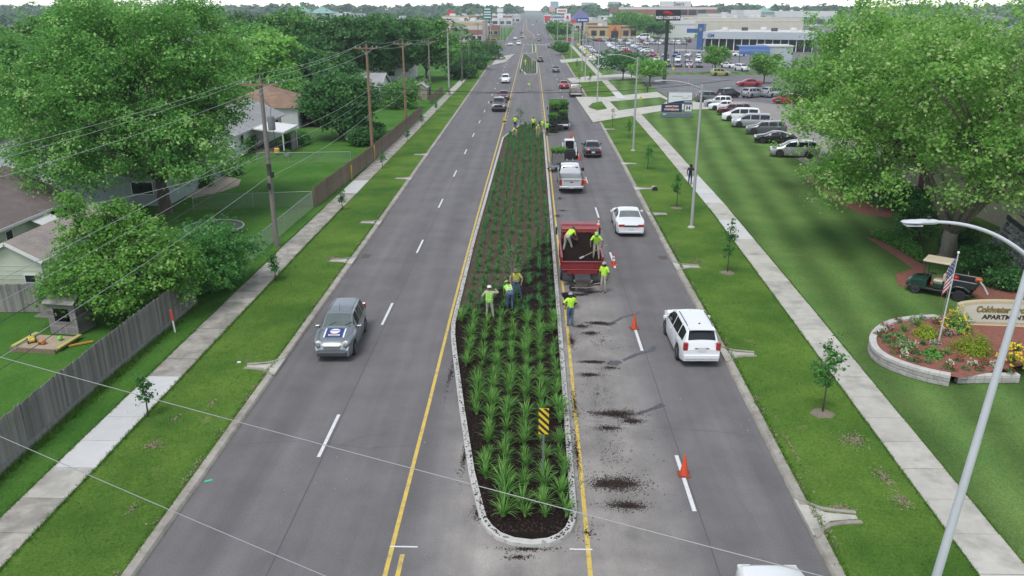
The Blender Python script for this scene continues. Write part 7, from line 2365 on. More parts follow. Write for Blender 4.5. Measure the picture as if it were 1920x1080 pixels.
# retaining wall: three courses of blocks round the flower bed
Wpx = [(1752, 592), (1715, 594), (1680, 598), (1652, 607), (1634, 621), (1627, 638), (1634, 655), (1655, 671), (1690, 685), (1725, 696), (1765, 705), (1802, 711)]
Wg = [Vector(G(u, v, .55)) for u, v in Wpx]
def resample(pts, step):
 out, acc = [pts[0].copy()], 0
 for a, b in zip(pts[:-1], pts[1:]):
  L_ = (b - a).length
  t = step - acc
  while t <= L_:
   out.append(a.lerp(b, t / L_)); t += step
  acc = L_ - (t - step)
 return out
# smooth the line
def chaikin(p):
 q = [p[0]]
 for a, b in zip(p[:-1], p[1:]): q += [a.lerp(b, .25), a.lerp(b, .75)]
 return q + [p[-1]]
wl = resample(chaikin(chaikin(Wg)), .40)
rw = thing("retaining_wall", "curved grey block retaining wall round the sign's flower bed", "retaining wall", (wl[0].x, wl[0].y, ZL), 0)
o0 = wl[0]
cen = Vector(G(1800, 650))
for course in range(3):
 for i in range(len(wl) - 1):
  a, b = wl[i], wl[i + 1]
  if course == 1 and i < len(wl) - 2: a, b = a.lerp(b, .5), b.lerp(wl[i + 2], .5)
  d = b - a
  c = (a + b) / 2 - o0
  n = Vector((-d.y, d.x)).normalized()
  if n.dot(cen - (a + b) / 2) < 0: n = -n
  cap = course == 2
  c2 = c + n * (.02 * course + rnd.uniform(-.006, .006) + .12)
  MB().box((c2.x, c2.y, .09 + course * .175), (.30 if cap else .24, d.length - .008, .165), rz=math.atan2(d.y, d.x) - PI / 2, bevel=.018).build("wall_cap" if cap else "wall_block", CAPST if cap else BLOCK, rw)
a, b = Vector(G(1797, 704, .5)), Vector(G(1912, 711, .3))
for i in range(7):
 p, q = a.lerp(b, i / 7), a.lerp(b, (i + 1) / 7)
 for course in range(2):
  c = (p + q) / 2 - o0
  MB().box((c.x, c.y + .12, .1 + course * .19), (.36, .26, .18), rz=math.atan2((q - p).y, (q - p).x), bevel=.018).build("wall_cap" if course else "wall_block", CAPST if course else BLOCK, rw)
bed = [w + (cen - w).normalized() * .22 for w in chaikin(Wg)] + [Vector(G(1912, 706)), Vector((26.5, 31.5)), Vector((27, 37)), Vector((22, 38.2))]
mb = MB()
ring1 = [(p.x, p.y, ZL + .40) for p in bed]
ring2 = [((p.x + cen.x) / 2, (p.y + cen.y) / 2, ZL + .50) for p in bed]
mb.grid([ring1, ring2], close=True); o_ = len(mb.v); mb.v.append((cen.x, cen.y, ZL + .52))
n = len(bed)
for i in range(n): mb.f.append([n + i, n + (i + 1) % n, o_]); mb.m.append(0)
mb.f = [f[::-1] for f in mb.f] if Vector(mb.v[1]).xy.cross(Vector(mb.v[0]).xy) < -1e9 else mb.f
tag(mb.build("mulch_bed", RED_MULCH, smooth=True, angle=180), kind="structure")
ZB = ZL + .44
# flat red mulch under the trees
for pts in ([(1508, 333), (1530, 335), (1570, 358), (1620, 372), (1672, 378), (1672, 408), (1620, 402), (1580, 385), (1545, 362)], [(1625, 445), (1645, 448), (1735, 490), (1740, 520), (1722, 540), (1685, 535), (1678, 515), (1712, 503), (1680, 480)], [(1740, 520), (1920, 545), (1920, 575), (1870, 575), (1800, 545)]):
 sheet("mulch_bed", pts, ZL + .03, RED_MULCH, .05)
# plants in the sign bed
LF_HOSTA = leafmat("hosta_leaf", ramp3((.08, .16, .03), (.14, .24, .06), (.30, .38, .20), (.55, .58, .42)))
def petalmat(name, c): return leafmat(name, ramp3(tuple(.6 * k for k in c), c, c, tuple(min(1, 1.25 * k) for k in c)), transl=.15)
PET = {'red': petalmat("crimson_petal", (.22, .015, .03)), 'white': petalmat("white_petal", (.6, .58, .48)), 'pink': petalmat("pink_petal", (.50, .22, .28)), 'yellow': petalmat("yellow_petal", (.70, .50, .03)), 'lilac': petalmat("lilac_petal", (.45, .38, .42))}
def flower(label, u, v, r, h, leaf, petal, nleaf, npet, seed, kind="flowering_plant", ls=.07, ps=.06, blades=False):
 x, y = G(u, v, ZB)
 r, h, nleaf = r * 1.22, h * 1.15, int(nleaf * 1.3)
 t = thing(kind, label, "plant", (x, y, ZB - .02), 0, "plants in the sign bed")
 g = np.random.default_rng(seed)
 if blades:
  vv, tt = blade_clump(int(nleaf / 4), h * .9, .9, seed, w=.02, segs=4)
  link("leaves", quads_mesh("leaves", vv, 4, leaf, tt), t)
 else:
  d = g.normal(size=(nleaf, 3)); d /= np.linalg.norm(d, axis=1, keepdims=True); d[:, 2] = np.abs(d[:, 2])
  pos = d * np.array([r, r, h]) * (g.uniform(.5, 1.05, nleaf) * (1 + .15 * np.sin(d[:, 0] * 6 + seed)))[:, None]
  pos[:, 2] += .03
  link("leaves", quads_mesh("leaves", leaf_quads(pos, d + np.array([0, 0, .5]) + g.normal(size=d.shape) * .35, ls * g.uniform(.7, 1.3, nleaf), g), 4, leaf, np.clip(g.normal(.5, .2, nleaf), 0, 1)), t)
 if npet:
  d = g.normal(size=(npet, 3)); d /= np.linalg.norm(d, axis=1, keepdims=True); d[:, 2] = np.abs(d[:, 2])
  pos = d * np.array([r * (1.1 if blades else .95), r * (1.1 if blades else .95), h * 1.08]) * g.uniform(.75, 1.1, npet)[:, None] + np.array([0, 0, .06 + (h * .12 if blades else 0)])
  pos = np.repeat(pos, 4, 0) + g.normal(size=(npet * 4, 3)) * ps * .4
  link("petals", quads_mesh("petals", leaf_quads(pos, np.array([0, -.5, 1.]) + g.normal(size=pos.shape) * .6, ps * g.uniform(.7, 1.3, len(pos)), g), 4, petal, np.clip(g.normal(.5, .2, len(pos)), 0, 1)), t)
 return t
flower("lime yellow rounded shrub in front of the sign's left end", 1822, 660, .72, .75, LF_LIME, None, 1500, 0, 1, "round_shrub", .08)
flower("lime yellow rounded shrub left of the flagpole", 1735, 632, .50, .55, LF_LIME, None, 900, 0, 2, "round_shrub", .08)
flower("tall yellow flowered lilies left of the sign", 1790, 622, .55, .95, LF_LILY, PET['yellow'], 700, 60, 3, blades=False, ls=.12, ps=.10)
flower("yellow flowered lilies in front of the sign behind the lamp post", 1898, 682, .45, .6, LF_LILY, PET['yellow'], 160, 40, 4, blades=True, ps=.10)
flower("yellow flowered lilies at the right edge before the sign", 1922, 690, .4, .55, LF_LILY, PET['yellow'], 150, 30, 5, blades=True, ps=.10)
flower("white edged hosta nearest the wall", 1702, 655, .42, .36, LF_HOSTA, PET['white'], 320, 26, 6, "hosta", .11, .05)
flower("pale hosta behind the white edged one", 1684, 636, .40, .34, LF_HOSTA, None, 320, 0, 7, "hosta", .11)
flower("green leafed perennial in the bed's middle", 1748, 668, .40, .36, LF_LILY, None, 420, 0, 8, ls=.10)
flower("green grassy clump right of the leafed perennial", 1775, 665, .3, .36, LF_LILY, None, 130, 0, 9, "grass_clump", blades=True)
flower("green grassy clump behind the lime shrub", 1730, 648, .3, .34, LF_LILY2, None, 140, 0, 10, "grass_clump", blades=True)
flower("tall green grassy clump at the wall's upper left", 1694, 622, .3, .45, LF_LILY, None, 160, 0, 11, "grass_clump", blades=True)
flower("tall green grassy clump at the bed's top", 1718, 612, .3, .45, LF_LILY, None, 160, 0, 12, "grass_clump", blades=True)
flower("green grassy clump against the sign base", 1842, 648, .35, .5, LF_LILY2, None, 170, 0, 13, "grass_clump", blades=True)
flower("green grassy clump under the sign's right half", 1905, 660, .35, .5, LF_LILY2, None, 170, 0, 14, "grass_clump", blades=True)
flower("pink flower cluster behind the flagpole", 1775, 630, .35, .3, LF_DARK, PET['pink'], 200, 40, 15, ps=.07)
SMALLF = [(1646, 629, 'red'), (1656, 622, 'white'), (1668, 616, 'pink'), (1658, 613, 'red'), (1683, 603, 'red'), (1668, 628, 'red'), (1659, 634, None), (1661, 642, None), (1674, 652, None), (1673, 642, 'red'), (1679, 662, 'red'), (1695, 668, 'white'), (1716, 664, 'red'), (1707, 675, None), (1720, 678, 'red'), (1740, 680, None), (1780, 684, 'white'), (1797, 677, 'red'), (1822, 684, 'white'), (1845, 682, 'red'), (1864, 686, 'white'), (1785, 693, 'red'), (1773, 690, None), (1836, 693, 'red'), (1893, 698, 'red'), (1755, 600, 'white'), (1754, 608, 'red'), (1712, 600, 'lilac'), (1728, 598, 'lilac'), (1749, 648, 'lilac'), (1758, 646, 'lilac'), (1811, 692, None), (1712, 612, 'pink')]
side_w = lambda u: "near the wall's round end" if u < 1690 else ("in the bed's middle" if u < 1770 else "at the bed's front right")
cnt = {}
for i, (u, v, c) in enumerate(SMALLF):
 key = (c, side_w(u)); cnt[key] = cnt.get(key, 0) + 1
 nm = {'red': "crimson", 'white': "white", 'pink': "pink", 'lilac': "pale lilac", None: "plain green"}[c]
 flower(f"small {nm} bedding plant {side_w(u)}, {ORD[cnt[key] - 1]} from the left", u, v, .17, .17, LF_HOSTA if c == 'white' else LF_LILY2, PET.get(c), 60, 16 if c else 0, 30 + i, "bedding_plant", .07, .055)
# ---- the sign
SIGN_T = mat("sign_tan", (.50, .42, .27), var=.08, scale=3, rough=.7)
SIGN_F = mat("sign_face", (.56, .54, .44), var=.06, scale=3, rough=.7)
STONE_S = mat("stacked_stone", (.34, .31, .26), var=.25, scale=6, rough=.9, objvar=.15)
c = P(1872, 640, 35.2)
sg = thing("apartment_sign", "tan arched apartment sign on a stone base", "sign", (c[0], 35.2, ZL + .12), R(-4))
Wh = 2.12
arch = [(-Wh, .42)] + [(Wh, .42)] + [(Wh * math.cos(a), 1.30 + .28 * math.sin(a)) for a in np.linspace(0, PI, 17)]
mb = MB(); nn = len(arch)
mb.v += [(x, -.14, z) for x, z in arch] + [(x, .14, z) for x, z in arch]
mb.f.append(list(range(nn))); mb.f.append([nn + i for i in reversed(range(nn))])
for i in range(nn): mb.f.append([i, nn + i, nn + (i + 1) % nn, (i + 1) % nn])
mb.m += [0] * (nn + 2)
mb.build("frame", SIGN_T, sg)
k = .90
ar2 = [(x * k, .42 + (z - .42) * .80 + .10) for x, z in arch]
mb = MB(); mb.add([(x, -.155, z) for x, z in ar2], [list(range(nn))]); mb.add([(x, .155, z) for x, z in ar2[::-1]], [list(range(nn))])
mb.build("face_panel", SIGN_F, sg)
MB().box((0, 0, .33), (Wh * 2.1, .46, .16), bevel=.03).build("plinth_cap", SIGN_T, sg)
MB().box((0, 0, .08), (Wh * 1.5, .34, .36)).build("plinth", SIGN_F, sg)
for s in (-1, 1):
 for q in range(4):
  for w in range(2):
   MB().box((s * (Wh - .22) + (w - .5) * .38, -.02 * q, -.04 + q * .085), (.36, .42, .078), bevel=.015).build("base_stone", STONE_S, sg)
GOLD = mat("gold_letter", (.30, .22, .06), var=.1, rough=.5)
OUTL = flat("letter_outline", (.03, .025, .015))
for bold, m, yy in ((.022, OUTL, -.160), (.004, GOLD, -.172)):
 link("lettering", text_mesh("Coldwater Crossing", .40, m, .004, bold, .12, sx=.86), sg, (0.05, yy, 1.14), rot=STAND)
link("lettering", text_mesh("APARTMENTS", .30, OUTL, .006, .010, .05, sx=1.12), sg, (.0, -.165, .78), rot=STAND)
# ---- flags: limp cloth, stripes and canton as real panels
FR, FW, FB = flat("flag_red", (.36, .02, .035), .8), flat("flag_white", (.68, .66, .64), .8), flat("flag_blue", (.025, .04, .13), .8)
def make_flag(label, loc, h, hoist, fly, pole_m, lean=(0, 0), ball=True):
 t = thing("flagpole", label, "flagpole", loc, 0)
 MB().tube([(0, 0, 0), (lean[0], lean[1], h)], [.04 * h / 4.4, .025 * h / 4.4], 8).build("pole", pole_m, t, smooth=True)
 if ball: MB().lathe([(.01, -.06), (.05, -.04), (.06, 0), (.04, .05), (.005, .06)], c=(lean[0], lean[1], h + .04), n=10).build("finial", PAINTS['white'], t, smooth=True)
 mb = MB()
 NU, NV = 20, 26
 def pt(u, v):     # u along the fly, v along the hoist (0 top)
  sag = u * fly
  base = Vector((lean[0] * (1 - v * hoist / h), lean[1], h - .12 - v * hoist))
  fold = math.sin(u * 15 + v * 2.5) * .07 * (u + .15)
  return base + Vector((-.04 - min(sag, .9) * .34 + fold * .7, fold - .02, -sag * .62 * (1 - .3 * v)))
 rows = [[pt(i / NU, j / NV) for i in range(NU + 1)] for j in range(NV + 1)]
 o_ = 0
 mb.v = [tuple(p) for r in rows for p in r]
 stars = MB()
 for j in range(NV):
  for i in range(NU):
   a = j * (NU + 1) + i
   mb.f.append([a, a + 1, a + NU + 2, a + NU + 1])
   can = (i < NU * .4 and j < NV * 7 / 13)
   if can: mb.m.append(1 if (i % 2 == 1 and j % 3 == 1) else 2)
   else: mb.m.append(0 if (j * 13 // NV) % 2 == 0 else 1)
 mb.build("flag_cloth", [FR, FW, FB], t, smooth=True, angle=180)
 MB().tube([(.03, -.06, h - .2), (-.12, -.1, h * .35), (-.02, -.06, h * .22)], .008, 4).build("halyard", WIREM, t)
 return t
fx, fy = G(1760, 640, ZB)
make_flag("limp american flag on the slim pole in the sign bed", (fx, fy, ZB), 4.1, 1.45, 2.0, LAMP_WH, lean=(.12, 0))
x, y = G(1291, 160)
make_flag("small limp american flag on a pole in the medical lot", (x, y, ZL), 6.0, 2.6, 1.6, LAMP_G)
# ---- rubble stone wall at the right edge
STN = mat("rubble_stone", (.36, .355, .345), var=.25, scale=3, rough=.9, objvar=.3)
stones = []
for k in range(5):
 bmm = bmesh.new()
 bmesh.ops.create_icosphere(bmm, subdivisions=1, radius=.5)
 gg = random.Random(k)
 for v in bmm.verts: v.co *= gg.uniform(.75, 1.15)
 me = bpy.data.meshes.new("stone"); bmm.to_mesh(me); bmm.free(); me.materials.append(STN)
 stones.append(me)
sw = thing("stone_wall", "bank of pale rubble stones behind the dark shrubs at right", "stone wall", (30.5, 49.5, ZL), 0)
A0, A1 = Vector((30.2, 51.0)), Vector((27.6, 41.0))
dd = (A1 - A0)
for r in range(7):
 n = int(dd.length / .34)
 for i in range(n):
  p = A0 + dd * ((i + .5 * (r % 2)) / n) - Vector((30.5, 49.5))
  s = rnd.uniform(.32, .48)
  link("stone", stones[rnd.randrange(5)], sw, (p.x + r * .16 + rnd.uniform(-.05, .05), p.y + rnd.uniform(-.05, .05), .12 + r * .27), rot=(rnd.uniform(0, 6), rnd.uniform(0, 6), rnd.uniform(0, 6)), scale=(s, s, s * .8))
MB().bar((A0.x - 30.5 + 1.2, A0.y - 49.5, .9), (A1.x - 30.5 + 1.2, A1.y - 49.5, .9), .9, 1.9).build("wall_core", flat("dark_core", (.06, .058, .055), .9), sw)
MB().bar((A0.x - 30.5 + .95, A0.y - 49.5, 1.98), (A1.x - 30.5 + .95, A1.y - 49.5, 1.98), .5, .09).build("coping", TAN, sw)
# ---- houses
SID = {'green': mat("pale_green_siding", (.50, .54, .42), var=.05, scale=2, rough=.75), 'white': mat("white_siding", (.62, .64, .63), var=.06, scale=2, rough=.7), 'grey': mat("blue_grey_siding", (.30, .34, .36), var=.06, scale=2, rough=.75), 'tan': mat("tan_siding", (.42, .37, .29), var=.06, scale=2, rough=.75), 'shed': mat("weathered_ply", (.33, .29, .23), var=.15, scale=4, rough=.9)}
def roofm(n, c, c2): return mat("shingle_" + n, c, var=.22, scale=7, rough=.95, second=c2, second_scale=.8, second_amt=.5, stretch=(1, 1, 3), bump=.3, bscale=22)
ROOF = {'brown': roofm('brown', (.155, .125, .118), (.20, .16, .15)), 'grey': roofm('grey', (.27, .275, .275), (.33, .33, .33)), 'rust': roofm('rust', (.20, .125, .085), (.27, .18, .12)), 'pale': roofm('pale', (.33, .28, .25), (.26, .22, .20))}
TRIM = flat("white_trim", (.68, .68, .66), .5)
WIN = mat("window_glass", (.03, .035, .04), var=.2, scale=1, rough=.1, spec=.6)
def make_house(label, x0, x1, y0, y1, eave, ridge, wall, roof, axis='y', windows=(), over=.4, siding=True, hip=False, name="house", awn=None, door=None):
 """axis: direction of the ridge; windows: (face, pos along, z, w, h)"""
 cx, cy = (x0 + x1) / 2, (y0 + y1) / 2
 t = thing(name, label, "shed" if "shed" in name else "house", (cx, cy, ZL), 0)
 hx, hy = (x1 - x0) / 2, (y1 - y0) / 2
 wm = SID[wall]
 mb = MB()
 if axis == 'y':
  pr = [(-hx, 0), (hx, 0), (hx, eave), (0, ridge - .05 if not hip else eave), (-hx, eave)]
  nn = len(pr)
  mb.v += [(x, -hy, z) for x, z in pr] + [(x, hy, z) for x, z in pr]
 else:
  pr = [(-hy, 0), (hy, 0), (hy, eave), (0, ridge - .05 if not hip else eave), (-hy, eave)]
  nn = len(pr)
  mb.v += [(hx, y, z) for y, z in pr] + [(-hx, y, z) for y, z in pr]
 mb.f += [list(range(nn)), [nn + i for i in reversed(range(nn))]] + [[i, nn + i, nn + (i + 1) % nn, (i + 1) % nn] for i in range(nn)]
 mb.m = [0] * len(mb.f)
 wo = mb.build("wall", wm, t)
 if siding:
  n = int(eave / .24)
  for k in range(1, n):
   z = k * .24
   MB().box((hx + .006, 0, z), (.016, hy * 2, .03)).build("siding_lap", wm, wo)
   MB().box((0, -hy - .006, z), (hx * 2, .016, .03)).build("siding_lap", wm, wo)
 th = .12
 rm = MB()
 if hip:
  ex, ey = hx + over, hy + over
  ins = min(ex, ey) * .95
  if axis == 'y': R1, R2 = (0, -ey + ins, ridge), (0, ey - ins, ridge)
  else: R1, R2 = (-ex + ins, 0, ridge), (ex - ins, 0, ridge)
  V_ = [(-ex, -ey, eave), (ex, -ey, eave), (ex, ey, eave), (-ex, ey, eave), R1, R2]
  if axis == 'y': F_ = [(0, 1, 4), (1, 2, 5, 4), (2, 3, 5), (3, 0, 4, 5), (3, 2, 1, 0)]
  else: F_ = [(0, 1, 5, 4), (1, 2, 5), (2, 3, 4, 5), (3, 0, 4), (3, 2, 1, 0)]
  rm.add(V_, F_)
  ro = rm.build("roof", ROOF[roof], t)
 else:
  slope = (ridge - eave)
  if axis == 'y':
   ez = eave - slope * over / hx
   for s in (-1, 1):
    q = [(s * (hx + over), ez), (0, ridge), (0, ridge + th), (s * (hx + over), ez + th)]
    V_ = [(x, -hy - over, z) for x, z in q] + [(x, hy + over, z) for x, z in q]
    F_ = [(0, 1, 2, 3), (7, 6, 5, 4), (0, 4, 5, 1), (1, 5, 6, 2), (2, 6, 7, 3), (3, 7, 4, 0)]
    ro = MB().add(V_, F_ if s < 0 else [f[::-1] for f in F_]).build("roof", ROOF[roof], t)
    MB().box((s * (hx + over + .02), 0, ez + th * .3), (.05, (hy + over) * 2, .16)).build("gutter", TRIM, ro)
    for e in (-1, 1):
     MB().bar((s * (hx + over), e * (hy + over + .015), ez + .03), (0, e * (hy + over + .015), ridge + .03), .04, .18).build("fascia", TRIM, ro)
  else:
   ez = eave - slope * over / hy
   for s in (-1, 1):
    q = [(s * (hy + over), ez), (0, ridge), (0, ridge + th), (s * (hy + over), ez + th)]
    V_ = [(-hx - over, y, z) for y, z in q] + [(hx + over, y, z) for y, z in q]
    F_ = [(0, 1, 2, 3), (7, 6, 5, 4), (0, 4, 5, 1), (1, 5, 6, 2), (2, 6, 7, 3), (3, 7, 4, 0)]
    ro = MB().add(V_, F_ if s > 0 else [f[::-1] for f in F_]).build("roof", ROOF[roof], t)
    MB().box((0, s * (hy + over + .02), ez + th * .3), ((hx + over) * 2, .05, .16)).build("gutter", TRIM, ro)
    for e in (-1, 1):
     MB().bar((e * (hx + over + .015), s * (hy + over), ez + .03), (e * (hx + over + .015), 0, ridge + .03), .04, .18).build("fascia", TRIM, ro)
 for f, pos, z, w, h in windows:
  if f == 'x':
   wo_ = MB().box((hx + .02, pos - cy, z), (.05, w + .14, h + .14)).build("window", TRIM, t)
   MB().box((hx + .045, pos - cy, z), (.03, w, h)).build("pane", WIN, wo_)
  else:
   wo_ = MB().box((pos - cx, -hy - .02, z), (w + .14, .05, h + .14)).build("window", TRIM, t)
   MB().box((pos - cx, -hy - .045, z), (w, .03, h)).build("pane", WIN, wo_)
 return t
hA = make_house("pale green house with brown shingle roof at the left edge", -39, -30.9, 34, 51.6, 2.55, 4.5, 'green', 'brown', 'y', [('x', 44.9, 1.55, .55, 1.0), ('x', 49.6, 1.95, .7, .45), ('x', 50.8, 1.95, .5, .45), ('x', 40.5, 1.5, .9, 1.0)])
aw = MB(); aw.prism([(0, -.95), (1.0, -.95), (1.0, .95), (0, .95)], 0, .03)
ao = MB().add([(0, -.95, 0), (1.0, -.95, -.42), (1.0, .95, -.42), (0, .95, 0), (0, -.95, .04), (1.0, -.95, -.38), (1.0, .95, -.38), (0, .95, .04)], [(3, 2, 1, 0), (4, 5, 6, 7), (0, 1, 5, 4), (1, 2, 6, 5), (2, 3, 7, 6), (3, 0, 4, 7)]).build("awning", TRIM, hA, (4.07, 47.6 - 42.8, 2.35))
for lab, (dx, dy) in (("vent", (1.6, 4.0)), ("vent", (2.4, 1.5))):
 MB().box((dx, dy, 4.5 - dx * .48 + .18), (.35, .35, .2), bevel=.04).build("roof_vent", TRIM, hA)
MB().lathe([(.12, 0), (.12, .9), (.2, .92), (.2, 1.05), (.03, 1.1)], c=(1.0, -1.0, 3.9), n=10).build("flue_pipe", TRIM, hA)
make_house("narrow pale green garage with gable end beside the play yard", -28.3, -25.2, 38.6, 46.9, 2.3, 3.15, 'green', 'pale', 'y', [('y', -25.9, 1.25, .5, .35)], over=.25, name="garage")
make_house("blue grey house half hidden under the huge maple", -37, -28.2, 60, 72, 2.6, 4.3, 'grey', 'grey', 'y', [('y', -30, 1.4, 1.6, .9), ('x', 64, 1.5, 1.2, 1.0)])
make_house("grey roofed white house behind the huge maple's left side", -50, -38, 62, 76, 2.7, 4.6, 'white', 'grey', 'x', [('y', -44, 1.5, 1.4, 1.0)])
make_house("white house with grey roof and white carport", -37.5, -30.2, 80.8, 97, 2.55, 4.2, 'white', 'grey', 'y', [('x', 95, 1.6, .9, .9), ('x', 83, 1.6, .8, .9)])
cp = thing("carport", "flat white carport roof on thin posts", "carport", (-28.1, 87.2, ZL), 0)
MB().prism([(-2.3, -1.3), (2.4, -4.3), (2.4, 1.2), (-2.3, 4.3)], 2.28, 2.42).build("roof_sheet", TRIM, cp)
for x_, y_ in ((2.2, -4.0), (2.2, .9), (0, -2.6)): MB().box((x_, y_, 1.14), (.1, .1, 2.28)).build("post", TRIM, cp)
for k in range(14): MB().box((2.2, -1.2 + k * .15, .9), (.03, .135, 1.8)).build("screen_board", WOOD_G, cp)
MB().box((-1.0, .2, .06), (3.6, 6.5, .12)).build("deck", mat("deck_wood", (.12, .085, .065), var=.3, rough=.9), cp)
tag(MB().box((0, 0, .28), (.5, .4, .56), bevel=.06).build("yellow_tub", flat("tub_yellow", (.6, .42, .05)), None, (-26.7, 83.3, ZL + .13)), "yellow tub standing under the white carport", "tub")
pot = thing("planter", "white planter with green plants by the carport corner", "planter", (-25.4, 82.4, ZL), 0)
MB().lathe([(.22, 0), (.34, .35), (.36, .4), (.3, .4)], n=12).build("pot", TRIM, pot, smooth=True)
me_, _ = crown_mesh("plants", [(0, 0, .5, .35, .35, .2)], 40, 8, .1, LF_YOUNG, 5, .12); link("plants", me_, pot)
make_house("white walled house with rusty brown hip roof", -40, -29.8, 102.6, 113, 2.6, 4.9, 'white', 'rust', 'x', [('x', 105, 1.5, 1.0, 1.0)], hip=True)
make_house("white house between the dark trees beyond the brown poles", -38, -24.5, 131, 141, 2.6, 4.4, 'white', 'grey', 'x', [('y', -28, 1.5, 1.2, 1.0), ('y', -32, 1.5, 1.2, 1.0)])
make_house("small tan garden shed with grey roof at the fence", -19.4, -17.6, 137.5, 141, 2.1, 2.8, 'shed', 'grey', 'y', (), .15, name="shed")
make_house("white house low behind the far left bushes", -40, -26, 176, 188, 2.6, 4.4, 'white', 'brown', 'x', [('y', -30, 1.5, 1.4, 1.0)])
make_house("grey house behind the far left trees", -75, -60, 92, 104, 2.7, 4.8, 'white', 'grey', 'x', [('y', -66, 1.5, 1.4, 1.0)])
tag(MB().box((0, 0, .6), (.9, .7, 1.2), bevel=.03).box((0, 0, 1.24), (1.0, .8, .06)).build("utility_shed", TRIM, None, (-28.4, 74.4, ZL)), "small white utility cabinet at the blue grey house corner", "cabinet")
# garden bed edge by the lawn
gb = px_poly([(352, 338), (400, 325), (452, 338), (448, 348), (415, 360), (360, 372), (340, 368)], ZL)
tag(MB().prism(gb, ZL - .02, ZL + .05).build("garden_bed", mat("pale_chippings", (.36, .30, .22), var=.3, scale=9, rough=.95)), kind="structure")
tr = thing("trampoline", "round black trampoline behind the dense bush", "trampoline", (-21.3, 51.6, ZL), 0)
MB().lathe([(1.75, .58), (1.75, .60)], n=24).build("jumping_mat", CABLE, tr)
mb = MB(); mb.tube([(math.cos(a) * 1.9, math.sin(a) * 1.9, .6) for a in np.linspace(0, 6.283, 33)], .05, 6); mb.build("rim", PIPE, tr)
for k in range(6):
 a = 6.283 * k / 6; MB().tube([(math.cos(a) * 1.88, math.sin(a) * 1.88, .6), (math.cos(a) * 1.88, math.sin(a) * 1.88, 0)], .03, 6).build("leg", PIPE, tr)
# play yard
ph = thing("playhouse", "small grey board playhouse with dark window opening", "playhouse", (-21.7, 34.7, ZL), R(-8))
for s in (-1, 1):
 for k in range(10): MB().box((s * .72, 0, .10 + k * .16), (.03, 1.2, .15)).build("board", WOOD_G, ph)
for k in range(10):
 z = .10 + k * .16
 if .7 < z < 1.35:
  for xx in (-.56, .56): MB().box((xx, -.6, z), (.32, .03, .15)).build("board", WOOD_G, ph)
 else: MB().box((0, -.6, z), (1.44, .03, .15)).build("board", WOOD_G, ph)
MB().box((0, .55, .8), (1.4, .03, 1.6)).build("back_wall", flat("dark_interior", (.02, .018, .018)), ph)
MB().box((-1.25, .1, .72), (.9, .9, .06)).build("table_top", WOOD_G, ph)
for s in (-1, 1): MB().box((0, s * .38, 1.78), (1.6, .9, .05), rot=Euler((s * -.5, 0, 0))).build("roof", WOOD_G, ph)
sb = thing("sandbox", "wooden sandbox with yellow bench boards in the play yard", "sandbox", (-22.0, 32.9, ZL), R(-6))
MB().box((0, 0, .05), (2.1, 1.7, .10)).build("sand", mat("play_sand", (.36, .29, .20), var=.2, scale=5, rough=.95), sb)
for yy, ln in ((-.87, 2.2),): MB().box((0, yy, .10), (ln, .08, .2)).build("side_board", WOOD_B, sb)
for s in (-1, 1): MB().box((s * 1.08, .1, .18), (.2, 1.6, .06)).build("bench_board", flat("bench_yellow", (.46, .43, .13)), sb)
tag(MB().lathe([(.01, -.12), (.08, -.09), (.12, 0), (.08, .09), (.01, .12)], n=12).build("toy_ball", flat("toy_green", (.2, .55, .05)), None, (-21.5, 33.2, ZL + .22), smooth=True), "bright green ball in the sandbox", "ball")
ty = thing("toy_truck", "yellow and black toy digger in the sandbox", "toy", (-22.7, 33.0, ZL + .1), .6)
MB().box((0, 0, .14), (.28, .45, .14), bevel=.04).build("body", flat("toy_yellow", (.7, .5, .03)), ty)
for s in (-1, 1):
 for yy in (-.15, .15): MB().lathe([(.09, -.03), (.09, .03)], c=(s * .15, yy, .09), axis='X', n=10).build("wheel", BLACK, ty)
MB().bar((0, .2, .2), (0, .5, .4), .05).build("digger_arm", BLACK, ty)
ty = thing("toy_truck", "small orange toy truck in the sandbox", "toy", (-22.05, 32.75, ZL + .1), 1.2)
MB().box((0, 0, .12), (.2, .3, .16), bevel=.04).build("body", flat("toy_orange", (.6, .2, .04)), ty)
for s in (-1, 1): MB().lathe([(.06, -.02), (.06, .02)], c=(s * .1, .08, .06), axis='X', n=8).build("wheel", BLACK, ty)
tag(MB().bar((-.5, 0, .06), (.5, .1, .06), .12, .06).build("toy_plank", flat("toy_amber", (.5, .28, .05)), None, (-20.4, 32.9, ZL), .5), "amber plastic plank lying on the yard grass", "toy")
# apartment house behind the right-hand trees
ap = make_house("grey brown apartment house glimpsed through the right maples", 33, 50, 52, 74, 5.6, 7.6, 'tan', 'brown', 'y', [('y', 36, 1.6, 1.2, 1.3), ('y', 40, 1.6, 1.2, 1.3), ('y', 36, 4.2, 1.2, 1.3), ('y', 40, 4.2, 1.2, 1.3)], siding=False, name="apartment_house")
MB().box((-8.55, 4, 1.2), (.12, 1.0, 2.1)).build("door", flat("door_red", (.13, .02, .02)), ap)
MB().box((-8.56, 3.3, 1.2), (.14, .3, 2.3)).build("door_frame", TRIM, ap)
bt = thing("moving_truck", "white box truck with orange stripe glimpsed through the maple", "truck", (58, 128, ZL), R(80))
MB().box((0, 0, 2.0), (2.4, 7.0, 2.8), bevel=.05).build("box_body", PAINTS['white'], bt)
MB().box((1.21, 0, 1.5), (.02, 6.8, 1.0)).build("stripe", CONE_O, bt)
MB().box((-1.21, 0, 1.5), (.02, 6.8, 1.0)).build("stripe", CONE_O, bt)
MB().box((0, 4.4, 1.3), (2.2, 1.7, 1.7), bevel=.2).build("cab", PAINTS['white'], bt)
